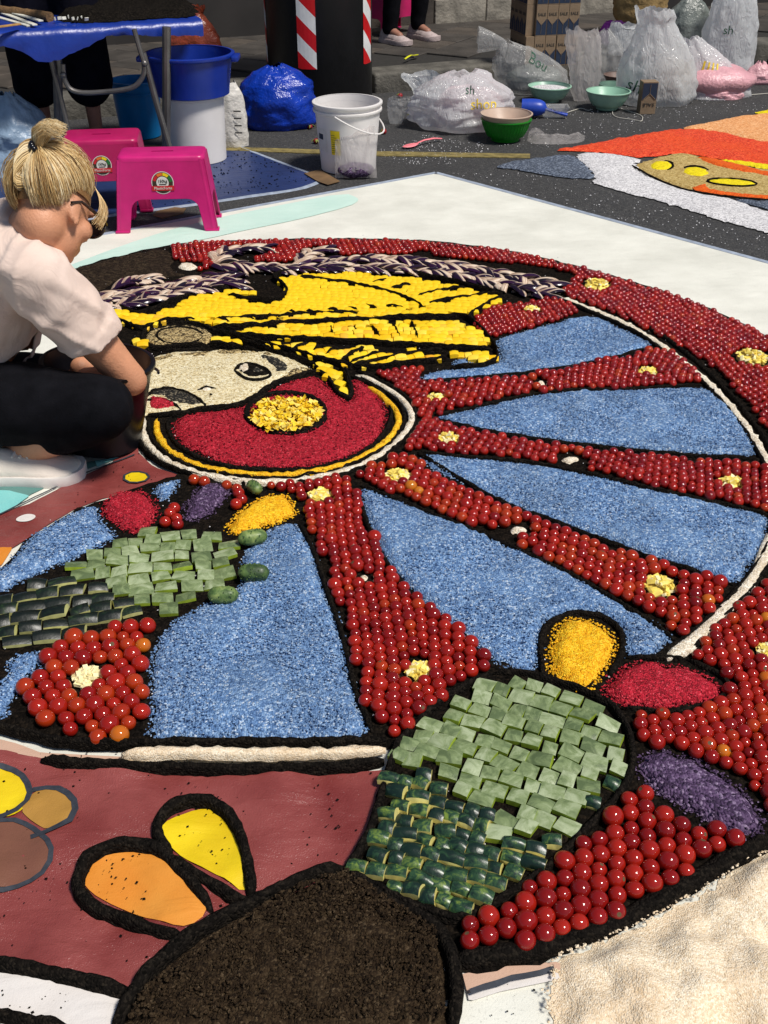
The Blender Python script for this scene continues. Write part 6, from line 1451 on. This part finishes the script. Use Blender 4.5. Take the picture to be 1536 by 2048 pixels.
# ------------------------------------------------------------------ folding table with tarp
ft = G(352, 345); ZT = HGT(352, 345, 56)
t0, t1 = G(-90, 74, ZT), G(404, 44, ZT); td = (t1 - t0).normalized(); tn = Vector((-td.y, td.x, 0))
root = thing('folding_table', 'folding table covered with a blue tarp, on grey steel legs', 'table', (t0.x, t0.y, 0)); inv = Vector((t0.x, t0.y, 0))
TL = (t1 - t0).length; TDp = 0.62
mb = MB(); n = 80; rings = []
prof_ = [(-.012, None), (-.014, -.02), (-.006, .004), (.03, .010), (.3, .012), (TDp - .03, .012), (TDp, .004), (TDp + .01, -.06)]
for i in range(n + 1):
    f = i / n; r = []; base = td * (TL * f)
    px_ = -90 + 494 * f; hang = np.interp(px_, [-90, 0, 30, 60, 100, 130, 200, 300, 404], [.05, .045, .07, .115, .11, .085, .03, .04, .055]) + .006 * fbm(f * 9, 0, 3, 2)
    for o_, z in prof_:
        zz_ = ZT + (z if z is not None else -hang) + .004 * fbm(f * 6, o_ * 8, 2, 4)
        q = base + tn * (o_ + (.012 * fbm(f * 14, 1, 1, 3) if z is None else 0)); r.append((q.x, q.y, zz_))
    rings.append(r)
mb.loft(rings, (False, False), closed=False); mb.obj('tarp', MAT['tarp_blue'], root, angle=180)
mb = MB(); c_ = td * TL / 2 + tn * TDp / 2; mb.box((c_.x, c_.y, ZT - .02), (TL - .04, TDp - .04, .03), atan2(td.y, td.x)); mb.obj('table_top', MAT['white_pl'], root, bevel=.004)
Yf = ft.y
def tube_px(nm, pts, r, Yo=0.0, foot=None):
    mb = MB(); P_ = [PY(x, y, Yf + Yo) - inv for x, y in pts]
    if foot: P_.append(G(*foot) - inv + Vector((0, 0, r)))
    mb.tube(P_, r, 10); return mb.obj(nm, MAT['steel'], root)
tube_px('leg', [(113, 74), (116, 180)], .021, 0.04, (121, 335))
tube_px('leg', [(103, 122), (122, 200), (140, 272)], .012, 0.0, (158, 345))
tube_px('leg', [(333, 54), (333, 180)], .019, 0.05, (333, 335))
tube_px('leg', [(286, 106), (310, 195), (330, 265)], .014, 0.0, (352, 345))
bp = chaikin(np.array([(126, 128), (128, 158), (140, 180), (168, 187), (235, 182), (270, 175), (288, 152), (289, 127), (280, 100), (268, 58)]), 2, False)
tube_px('brace', [tuple(p) for p in bp], .011, -0.02)
for q in ((289, 127), (126, 150)): mb = MB(); p = PY(*q, Yf - .03) - inv; mb.ell(p, (.014, .014, .014), None, 10, 8); mb.obj('bolt', MAT['steel'], root)
def ontable(x, y, z=.014): p = G(x, y, ZT + z); return p
p0, p1 = ontable(-20, 18, .03), ontable(100, 34, .03); mb = MB(); P_ = [p0.lerp(p1, i / 14) + Vector((0, 0, .003 * fbm(i, 0, 1, 1))) for i in range(15)]; mb.tube(P_, [.021 + .002 * fbm(i, 3, 1, 2) for i in range(15)], 12); o = mb.obj('log', MAT['wood'], None); tag(o, 'short round log lying on the tarp table', 'log')
for i, (a, b, m, lab) in enumerate([((-20, 30), (58, 52), 'wood_white', 'whitewashed lath nearest the table edge'), ((0, 24), (70, 50), 'wood_white', 'whitewashed lath in the middle of the pile on the table'), ((20, 24), (82, 42), 'wood_white', 'whitewashed lath beside the log on the table'), ((-20, 56), (40, 48), 'wood_raw', 'raw wooden lath at the left end of the table')]):
    A_, B_ = ontable(*a, .016 + .006 * i), ontable(*b, .016 + .006 * i); c_ = (A_ + B_) / 2; mb = MB(); mb.box((0, 0, 0), ((B_ - A_).length, .022, .006)); o = mb.obj('lath', MAT[m], None, c_, (0, 0, atan2(B_.y - A_.y, B_.x - A_.x)), bevel=.001, seg=1); tag(o, lab, 'lath', 'laths on the table')
P_ = [ontable(x, y, .014).xy[:] for x, y in [(108, 42), (200, 46), (300, 36), (390, 34), (396, 20), (380, 2), (250, 0), (150, 14), (120, 30)]]
o, _ = fill('soil_on_table', None, MAT['soil'], base=ZT + .017, h=.03, edge=.05, res=.02, amp=.012, nscale=20, world=P_, jit=.006); tag(o, 'black soil heaped on the blue tarp table', 'soil', kind='stuff')
mb = MB()
for i in range(9): x = 110 + i * 9; q = ontable(x, 36 + random.uniform(-3, 3), .03); mb.box(q, (.018, .004, .012), random.uniform(0, 3), Matrix.Rotation(random.uniform(-.6, .6), 3, 'X'))
tag(mb.obj('wood_chips', MAT['wood_white'], smooth=False), 'white wood chips at the edge of the soil on the table', 'wood chips', kind='stuff')
# ------------------------------------------------------------------ people
def shoe(parent, ankle, direction, L, mats=('shoe', 'sole'), pitch=0.0, wd=0.36, name='shoe'):
    """a low sneaker; ankle = heel end on the ground, direction = heading of the toe (radians)"""
    mb = MB(); rings = []; n = 16
    prof = [(0.0, .24, .25), (.03, .31, .31), (.12, .35, .33), (.22, .36, .31), (.32, .35, .29), (.45, .37, .255), (.6, .42, .22), (.74, .45, .185), (.86, .42, .155), (.95, .31, .125), (.99, .15, .09)]
    for t, w, h in prof:
        r = []
        for i in range(n):
            a = 2 * pi * i / n; y = cos(a) * L * w * wd * 1.25; z = sin(a)
            z = L * (.085 + (h - .05) * (z if z > 0 else z * .12))
            y *= (1 - .30 * max(0, sin(a)) ** 2)
            r.append((t * L, y, z))
        rings.append(r)
    mb.loft(rings)
    root = link(name, None, parent, ankle, (0, pitch, direction))
    mb.obj('upper', MAT[mats[0]], root, angle=180)
    mb = MB(); rings = []
    for z, k in ((.0, .96), (.015, 1.0), (.10, .99), (.115, .95)):
        r = []
        up = [(t, w) for t, w, h in prof]
        for t, w in up: r.append((-.02 * L + t * L * 1.04, L * w * wd * 1.36 * k, z * L + (.02 * L if t > .9 else 0)))
        for t, w in reversed(up): r.append((-.02 * L + t * L * 1.04, -L * w * wd * 1.36 * k, z * L + (.02 * L if t > .9 else 0)))
        rings.append(r)
    mb.loft(rings); mb.obj('sole', MAT[mats[1]], root, angle=50)
    mb = MB()
    for k in range(4): t = .40 + .065 * k; mb.tube([(t * L, -.07 * L, (.27 - .11 * (t - .4)) * L), (t * L + .01, 0, (.305 - .14 * (t - .4)) * L), (t * L, .07 * L, (.27 - .11 * (t - .4)) * L)], .0035, 6)
    mb.obj('laces', MAT[mats[1]], root)
    return root

def limb(mb, pts, rad, n=14):
    P = [Vector(p) for p in pts]
    for i in range(len(P) - 1):
        Q, R = [], []
        for k in range(6): t = k / 5; Q.append(P[i].lerp(P[i + 1], t)); s = t * t * (3 - 2 * t); R.append(rad[i] * (1 - s) + rad[i + 1] * s)
        mb.tube(Q, R, n)
    for p, r in zip(P, rad): mb.ell(p, (r * .995,) * 3, None, 16, 10)

def hand(mb, wrist, d, side, k=1.0, curl=.5):
    """palm, four fingers and a thumb; d = direction of the fingers, side = direction of the thumb"""
    d = Vector(d).normalized(); s = Vector(side); s = (s - d * s.dot(d)).normalized(); nrm = d.cross(s)
    w = Vector(wrist); R = Matrix((d, s, nrm)).transposed()
    mb.ell(w + d * .045 * k, (.052 * k, .040 * k, .016 * k), R, 14, 10)
    for i, (o, L) in enumerate(((.027, .070), (.009, .078), (-.009, .073), (-.026, .058))):
        b = w + d * .082 * k + s * o * k; c = -nrm
        p1 = b + (d + c * curl * .4).normalized() * L * .42 * k; p2 = p1 + (d + c * curl * 1.3).normalized() * L * .33 * k; p3 = p2 + (d * .6 + c * curl * 2).normalized() * L * .25 * k
        mb.tube([b - d * .02 * k, b, p1, p2, p3], [.0095 * k, .0092 * k, .0085 * k, .008 * k, .006 * k], 8)
    b = w + d * .025 * k + s * .03 * k; p1 = b + (d * .6 + s * .8).normalized() * .035 * k; p2 = p1 + (d * .9 + s * .35 - nrm * curl * .5).normalized() * .032 * k
    mb.tube([b - s * .015 * k, b, p1, p2], [.013 * k, .0125 * k, .0105 * k, .0075 * k], 8)

def head(mb, c, fwd, up, k=1.0, ear=True):
    f, u = Vector(fwd).normalized(), Vector(up); u = (u - f * u.dot(f)).normalized(); s = u.cross(f)
    R = Matrix((f, s, u)).transposed(); P = lambda a, b, d: Vector(c) + (f * a + s * b + u * d) * k
    mb.ell(P(-.005, 0, .02), (.094 * k, .074 * k, .095 * k), R, 24, 18)
    mb.ell(P(.028, 0, -.045), (.060 * k, .056 * k, .072 * k), R, 20, 14)
    mb.ell(P(.058, 0, -.095), (.024 * k, .026 * k, .020 * k), R, 12, 8)            # chin
    mb.tube([P(.085, 0, .02), P(.102, 0, -.012), P(.112, 0, -.034)], [.008 * k, .011 * k, .015 * k], 10); mb.ell(P(.094, .013, -.038), (.012 * k, .009 * k, .008 * k), R, 10, 6); mb.ell(P(.094, -.013, -.038), (.012 * k, .009 * k, .008 * k), R, 10, 6)
    for b in (-1, 1):
        mb.ell(P(.083, b * .032, .022), (.012 * k, .024 * k, .008 * k), R, 12, 8)                # brow
        mb.ell(P(.056, b * .046, -.030), (.028 * k, .022 * k, .026 * k), R, 12, 8)              # cheek
        if ear:
            mb.ell(P(-.008, b * .074, -.012), (.019 * k, .008 * k, .032 * k), R, 14, 10); mb.ell(P(-.002, b * .076, -.036), (.011 * k, .007 * k, .013 * k), R, 10, 8)
    mb.tube([P(.083, -.024, -.068), P(.093, 0, -.066), P(.083, .024, -.068)], [.004 * k, .0075 * k, .004 * k], 8); mb.tube([P(.081, -.02, -.076), P(.090, 0, -.077), P(.081, .02, -.076)], [.004 * k, .008 * k, .004 * k], 8)
    return P, R

def set_tone(me, fn):
    at = me.attributes.new('tone', 'FLOAT', 'POINT'); at.data.foreach_set('value', np.array([fn(i) for i in range(len(me.vertices))], np.float32))

# ---- the woman crouching at the left edge
gw = G(60, 952); YW = gw.y
q = lambda x, y, dy=0.0: PY(x, y, YW + dy)
woman = thing('person', 'person crouching in a pale pink t-shirt and black leggings, reaching into a black bucket', 'person', (gw.x, gw.y, 0)); IN = Vector((gw.x, gw.y, 0))
MIDY = 0.15
hipR, hipL = q(-135, 800, .07), q(-135, 790, .25); kneeR, kneeL = q(205, 815, -.03), q(215, 770, .42); ankR, ankL = q(5, 926, .03), q(-20, 900, .40)
shR, shL = q(78, 556, .02), q(60, 545, .34); elR, elL = q(262, 760, .10), q(235, 735, .30); GB = G(205, 893); wrR, wrL = Vector((GB.x - .01, GB.y + .0, .19)), Vector((GB.x - .04, GB.y + .06, .19))
pelvis, chest, neck = q(-130, 770, MIDY), q(30, 560, MIDY + .02), q(48, 470, MIDY + .02)
HC = q(108, 418, .12); _az, _el, _ro = radians(58), radians(-40), radians(-14)
fw = Vector((cos(_az) * cos(_el), sin(_az) * cos(_el), sin(_el))); _s = fw.cross(Vector((0, 0, 1))).normalized(); upv = _s.cross(fw) * cos(_ro) + _s * sin(_ro)
mb = MB()
P_h, R_h = head(mb, HC, fw, upv, 0.92)
limb(mb, [P_h(-.03, 0, -.05), neck, q(40, 510, MIDY + .02)], [.053, .055, .07]); limb(mb, [q(35, 530, MIDY), q(-40, 650, MIDY), pelvis], [.11, .105, .12])
limb(mb, [q(50, 520, MIDY), shR, shR.lerp(elR, .5), elR, elR.lerp(wrR, .4), wrR], [.06, .058, .047, .039, .039, .026]); limb(mb, [q(50, 520, MIDY), shL, shL.lerp(elL, .5), elL, elL.lerp(wrL, .4), wrL], [.06, .058, .047, .039, .039, .026])
hand(mb, wrR, (-.25, .1, -1), (0, 1, .1)); hand(mb, wrL, (-.1, -.05, -1), (1, 0, .1))
limb(mb, [hipR, hipR.lerp(kneeR, .5), kneeR, kneeR.lerp(ankR, .35), kneeR.lerp(ankR, .7), ankR], [.085, .075, .056, .055, .043, .033]); limb(mb, [hipL, hipL.lerp(kneeL, .5), kneeL, kneeL.lerp(ankL, .35), kneeL.lerp(ankL, .7), ankL], [.085, .075, .056, .055, .043, .033])
limb(mb, [ankR, ankR + Vector((.05, 0, -.01)), ankR + Vector((.12, 0, -.025))], [.034, .035, .03]); limb(mb, [ankL, ankL + Vector((.05, 0, -.01)), ankL + Vector((.12, 0, -.025))], [.034, .035, .03])
mb.v = [tuple(Vector(v) - IN) for v in mb.v]
body = link('body', bake_remesh(mb, 'body', MAT['skin'], .0055, 4), woman)
# t-shirt
mb = MB(); rings = []
sp = [(-110, 752, .140, .155), (-80, 712, .138, .16), (-45, 660, .135, .165), (-8, 606, .130, .17), (20, 560, .120, .172), (40, 522, .098, .165), (49, 490, .074, .115), (48, 466, .062, .080), (46, 448, .060, .074), (44, 434, .058, .070)]
for x, y, a, b in sp:
    c = q(x, y, MIDY + .02); ax = Vector((.80, 0, .60)).normalized(); nn = Vector((.60, 0, -.80))
    rings.append([c + nn * a * cos(t) + Vector((0, b * sin(t), 0)) for t in [2 * pi * i / 28 for i in range(28)]])
mb.loft(rings)
limb(mb, [q(45, 525, .08), shR + Vector((-.01, 0, .005)), shR.lerp(elR, .30), shR.lerp(elR, .52)], [.085, .076, .072, .069], 20); limb(mb, [q(45, 525, .26), shL, shL.lerp(elL, .3), shL.lerp(elL, .5)], [.085, .078, .076, .076], 20)
mb.v = [tuple(Vector(v) - IN) for v in mb.v]
me = bake_remesh(mb, 't_shirt', MAT['shirt'], .007, 10)
ad = Vector(elR - shR).normalized(); s0 = Vector(shR - IN); e0 = Vector(elR - IN); e1_ = Vector(elL - IN); s1_ = Vector(shL - IN); adl = (e1_ - s1_).normalized()
LA, LL = (e0 - s0).length, (e1_ - s1_).length
bm = bmesh.new(); bm.from_mesh(me)      # open the sleeves at the hem
for so, dr, ll, eo, test in ((s0, ad, LA * .54, e0, lambda p: p.y < .12), (s1_, adl, LL * .52, e1_, lambda p: p.y > .2)):
    fs_ = [f for f in bm.faces if (f.calc_center_median() - so).dot(dr) > ll * .6 and (f.calc_center_median() - eo).length < .30 and test(f.calc_center_median())]
    gm = list({v for f in fs_ for v in f.verts}) + list({e for f in fs_ for e in f.edges}) + fs_
    bmesh.ops.bisect_plane(bm, geom=gm, plane_co=so + dr * ll, plane_no=(dr + Vector((-.15, 0, -.35))).normalized(), clear_outer=True)
bm.to_mesh(me); bm.free()
def folds(c, n):
    d1 = (c - s0).dot(ad) / LA
    f = .0050 * noise.noise(Vector((c.x * 6 + c.z * 5, c.y * 4, (c.x - c.z) * 16))) + .0035 * noise.noise(Vector((c.x * 16, c.y * 10, c.z * 24)))
    f += .0080 * max(0, 1 - abs(noise.noise(Vector((c.x * 4, c.y * 5, c.z * 9 + c.x * 6)))) * 5) + .0060 * max(0, 1 - abs(noise.noise(Vector((c.x * 9 + 3, c.y * 7, c.z * 7 - c.x * 9)))) * 5)
    if d1 > .47 and c.y < .12: f += .004
    return f
displace(me, folds)
ts = link('t_shirt', me, woman); md = ts.modifiers.new('thick', 'SOLIDIFY'); md.thickness = .003; md.offset = -1
# leggings to mid calf
mb = MB()
for hp_, kn, an in ((hipR, kneeR, ankR), (hipL, kneeL, ankL)):
    limb(mb, [hp_, hp_.lerp(kn, .45), kn, kn.lerp(an, .2), kn.lerp(an, .40)], [.115, .100, .074, .068, .060], 20)
mb.ell(pelvis + Vector((.0, .01, -.01)), (.15, .17, .13), None, 24, 16); mb.v = [tuple(Vector(v) - IN) for v in mb.v]
me = bake_remesh(mb, 'leggings', MAT['black_cloth'], .007, 5); displace(me, lambda c, n: .004 * noise.noise(c * 16)); link('leggings', me, woman)
LSH = .262; fR = G(-52, 962) - IN; shoe(woman, (fR.x, fR.y, .0), radians(4.5), LSH * 1.0, ('shoe', 'sole')); fL = ankL - IN; shoe(woman, (fL.x - .06, fL.y, .0), .1, LSH)
# glasses
gl = link('glasses', None, woman)
for b in (-1, 1):
    c = P_h(.108, b * .034, -.004) - IN; mbg = MB(); Ru = R_h @ Vector((0, 0, 1)); Rs = R_h @ Vector((0, 1, 0)); Rf = R_h @ Vector((1, 0, 0))
    ring = [c + Rs * .026 * cos(t) + Ru * .020 * (abs(sin(t)) ** .8) * (1 if sin(t) > 0 else -1) for t in [2 * pi * i / 24 for i in range(25)]]
    mbg.tube(ring, .0036, 8); mbg.obj('rim', MAT['tortoise'], gl)
    mbl = MB(); mbl.add([c] + ring[:-1], [(0, i + 1, (i + 1) % 24 + 1) for i in range(24)]); mbl.obj('lens', MAT['lens'], gl)
    mbt = MB(); mbt.tube([c + Rs * b * .030 + Ru * .008, c + Rs * b * .040 - Rf * .02 + Ru * .010, P_h(.0, b * .081, .012) - IN, P_h(-.03, b * .080, -.004) - IN], [.0042, .0042, .0032, .003], 8); mbt.obj('temple', MAT['tortoise'], gl)
mbt = MB(); mbt.tube([P_h(.108, -.008, .002) - IN, P_h(.112, 0, .006) - IN, P_h(.108, .008, .002) - IN], .003, 8); mbt.obj('bridge', MAT['tortoise'], gl)
# hair: under-layer and strands drawn up to a bun
hr = link('hair', None, woman)
TIE = P_h(-.094, -.02, .098) - IN
mb = MB(); mb.ell(P_h(-.014, 0, .028) - IN, (.099 * .92, .081 * .92, .100 * .92), R_h, 32, 24)
me = mb.mesh('scalp_hair', MAT['hair_base'], angle=180)
bm = bmesh.new(); bm.from_mesh(me); inv_ = R_h.transposed(); hc = HC - IN
dl = []
for v in bm.verts:
    l = inv_ @ (v.co - hc)
    if l.x > .052 and l.z < .062: dl.append(v)
    elif l.x > -.03 and l.z < .016: dl.append(v)
    elif l.z < -.030: dl.append(v)
bmesh.ops.delete(bm, geom=dl, context='VERTS'); bm.to_mesh(me); bm.free(); link('scalp_hair', me, hr)
strands = MB(); tones = []
rnd = random.Random(5)
def strand(pts, r0, r1, tn, rm=None):
    b = len(strands.v); n_ = len(pts); rm = (r0 + r1) / 2 if rm is None else rm
    strands.tube(pts, [(r0 + (rm - r0) * (i / (n_ - 1)) / .3) if i < .3 * (n_ - 1) else rm + (r1 - rm) * (i / (n_ - 1) - .3) / .7 for i in range(n_)], 3, False); tones.extend([tn] * (len(strands.v) - b))
E_ = Vector((.099 * .92, .081 * .92, .100 * .92)); C_ = P_h(-.014, 0, .028) - IN
def on_head(d, lift): d = d.normalized(); return C_ + R_h @ Vector((d.x * (E_.x + lift), d.y * (E_.y + lift), d.z * (E_.z + lift)))
tie_d = (inv_ @ (TIE - C_)).normalized()
for k in range(5200):
    side = -1 if rnd.random() < .6 else 1
    t = rnd.random()          # along the hairline: brow -> temple -> ear -> nape
    key_ = [Vector((.86, side * .1, .62)), Vector((.78, side * .62, .40)), Vector((.5, side * .92, .30)), Vector((-.05, side * 1.0, .14)), Vector((-.4, side * .9, -.45)), Vector((-.88, side * .3, -.70))]
    f = t * 5; i = min(4, int(f)); d0 = key_[i].lerp(key_[i + 1], f - i) + Vector((rnd.gauss(0, .06), rnd.gauss(0, .05), rnd.gauss(0, .06)))
    d0 = d0.lerp(tie_d, rnd.random() ** 2 * .5); wv = rnd.gauss(0, .10); lift0 = rnd.uniform(.002, .011); pts = []
    sag = (rnd.uniform(0, .010) if t < .5 else .004) + (rnd.uniform(.004, .016) if rnd.random() < .03 else 0)
    for j in range(9):
        s = j / 8; d = d0.normalized().lerp(tie_d, s); d = d + Vector((0, wv * sin(pi * s) * .5, 0)) ; lf = lift0 * min(1, .15 + 2.5 * s) + sag * sin(pi * s) + .006 * s
        pts.append(on_head(d, lf))
    pts.append(TIE + Vector((rnd.gauss(0, .006),) * 3))
    lock = noise.noise(Vector((t * 9, side * 3.0, 0.5))) * .45
    strand(pts, .0003, rnd.uniform(.0005, .0008), min(1, max(0, rnd.gauss(.50 + lock, .2))), rnd.uniform(.0005, .0009))
for k in range(150):          # loose locks in front of the ear
    side = -1 if k < 110 else 1; a = rnd.random(); p0 = on_head(Vector((.80 - .2 * a, side * .55, .62)), .008)
    end = P_h(.078 - .028 * a + rnd.gauss(0, .004), side * (.074 + rnd.uniform(0, .010)), -.004 - .02 * rnd.random()) - IN; midp = P_h(.105 - .03 * a, side * (.088 + rnd.uniform(0, .01)), .040) - IN
    pts = [p0 * (1 - s) ** 2 + midp * 2 * s * (1 - s) + end * s * s for s in [j / 8 for j in range(9)]]
    strand(pts, .0007, .0003, min(1, max(0, rnd.gauss(.5, .2))))
ub = R_h @ Vector((-.25, 0, .97)); vb = Vector((0, 1, 0)); wb_ = ub.cross(vb)
for k in range(800):          # the tuft standing up out of the band
    a = rnd.uniform(0, 6.3); sp_ = rnd.random() ** .5; r = .024 * sp_; L = .052 * rnd.uniform(.7, 1.15)
    o = vb * cos(a) * r + wb_ * sin(a) * r; ub2 = Vector((.16, 0, 1)).normalized()
    pts = [TIE + o * .25, TIE + o * .8 + ub2 * L * .4, TIE + o * 1.05 + ub2 * L * .8 + Vector((.006, 0, 0)), TIE + o * .9 + ub2 * L + Vector((.020, o.y * .3, .001)), TIE + o * .6 + ub2 * L * .93 + Vector((.040 * rnd.uniform(.7, 1.2), o.y * .5, -.004))]
    strand(pts, .0008, .0003, min(1, max(0, rnd.gauss(.78, .2))))
for k in range(800):          # the looped bun below the band
    a = rnd.uniform(0, 6.3); r = .016 + .020 * rnd.random(); o = Vector((-.014, -.026, -.030)); pts = []
    for j in range(9): t = j / 8 * pi * 1.05; pts.append(TIE + o * (1 - cos(t)) * .75 + Vector((-.030 * sin(t), -.010 * sin(t), .004 * cos(t))) + (vb * cos(a) + ub * sin(a)) * r * (.5 + .5 * sin(t)))
    strand(pts, .0008, .0008, min(1, max(0, rnd.gauss(.70 + .25 * sin(a * 3), .12))))
me = strands.mesh('strands', MAT['hair'], angle=180, merge=False); set_tone(me, lambda i: tones[i] if i < len(tones) else .5); o = link('strands', me, hr); o['kind'] = 'stuff'
hb_ = link('hair_band', None, woman)
for k in range(16):
    a = 2 * pi * k / 16; mb = MB(); mb.ell(TIE + (vb * cos(a) + (R_h @ Vector((1, 0, .1))) * sin(a)) * .023 + ub * .004, (.0072, .0072, .0072), None, 10, 8); mb.obj('bead', MAT['bead'], hb_)
# the black bucket she works in
gb = G(205, 893); hbk = .215
bucket('black_bucket', 'glossy black bucket held between the knees of the crouching person', 0, 0, 0, .130, .098, 'black_pl', lip=.010, loc=(gb.x, gb.y, 0), hh=hbk, z0=.012, rot=(radians(-4), radians(5), 0), handle=(.1, .03))

# ---- bystanders, standing
def standing(label, loc, H, face, top, bottom, short, skin, shoes, hairm, reach=False, step=.11):
    root = thing('person', label, 'person', loc, (0, 0, face)); k = H / 1.72     # local: faces -y
    V_ = lambda x, y, z: Vector((x * k, y * k, z * k)); mb = MB()
    head(mb, V_(0, -.01, 1.58), (0, -1, -.25), (0, 0, 1), k)
    limb(mb, [V_(0, .01, 1.50), V_(0, .01, 1.40)], [.052 * k, .058 * k]); limb(mb, [V_(0, 0, 1.33), V_(0, 0, 1.1), V_(0, 0, .95)], [.12 * k, .115 * k, .13 * k])
    arms = []
    for s in (-1, 1):
        sh = V_(s * .19, .01, 1.38); el = V_(s * .24, .03 if not reach else -.12, 1.10); wr = V_(s * .23, -.06, .86) if not reach else V_(s * .13, -.36, .98)
        arms.append((sh, el, wr)); limb(mb, [sh, el, wr], [.05 * k, .04 * k, .027 * k]); hand(mb, wr, (wr - el), (-s, -.3, 0), k)
        hp_, kn, an = V_(s * .09, 0, .92), V_(s * step, -.02, .49), V_(s * step, .02, .085); limb(mb, [hp_, kn, kn.lerp(an, .3), kn.lerp(an, .75), an], [.085 * k, .054 * k, .054 * k, .037 * k, .034 * k]); limb(mb, [an, an + V_(0, -.1, -.03)], [.034 * k, .028 * k])
    link('body', bake_remesh(mb, 'body', MAT[skin], .009, 4), root)
    mb = MB(); limb(mb, [V_(0, 0, 1.34), V_(0, 0, 1.1), V_(0, 0, .93)], [.145 * k, .135 * k, .15 * k], 20)
    for sh, el, wr in arms: limb(mb, [V_(0, .0, 1.34), sh, sh.lerp(el, .7)], [.09 * k, .075 * k, .062 * k])
    link('shirt', bake_remesh(mb, 'shirt', MAT[top], .012, 6), root)
    mb = MB(); mb.ell(V_(0, 0, .93), (.155 * k, .125 * k, .12 * k), None, 20, 14)
    for s in (-1, 1):
        hp_, kn, an = V_(s * .085, 0, .9), V_(s * step, -.02, .49), V_(s * step, .02, .1)
        if short: limb(mb, [hp_, hp_.lerp(kn, .5), kn, kn.lerp(an, .40)], [.12 * k, .122 * k, .120 * k, .118 * k], 18)
        else: limb(mb, [hp_, kn, kn.lerp(an, .5), an], [.105 * k, .075 * k, .066 * k, .056 * k], 18)
    me = bake_remesh(mb, 'trousers', MAT[bottom], .011, 4); displace(me, lambda c, n: .005 * noise.noise(c * 14)); link('shorts' if short else 'trousers', me, root)
    for s in (-1, 1): shoe(root, V_(s * step, .10, 0), -pi / 2, .28 * k, shoes)
    mb = MB(); mb.ell(V_(0, .012, 1.605), (.080 * k, .096 * k, .095 * k), None, 20, 14); link('hair', bake_remesh(mb, 'hair', MAT[hairm], .012, 3), root)
    return root
gp = G(148, 303); standing('person in black shorts standing behind the tarp table', (gp.x, gp.y, 0), 1.62, .08, 'black_cloth', 'shorts', True, 'skin_leg', ('black_pl', 'black_pl'), 'black_cloth', True, .125)
gp = G(812, 82, KZ); r_ = standing('person in black trousers and dusty pink sneakers on the pavement', (gp.x, gp.y, KZ), 1.6, .75, 'black_cloth', 'black_cloth', False, 'skin_leg', ('sneaker_grey', 'sneaker_grey'), 'black_cloth', False, .14)
gp = G(1550, 140, 0); standing('person in black trousers at the right edge behind the bags', (gp.x + .12, gp.y, 0), 1.65, .2, 'black_cloth', 'black_cloth', False, 'skin_leg', ('black_pl', 'black_pl'), 'black_cloth', False, .12)
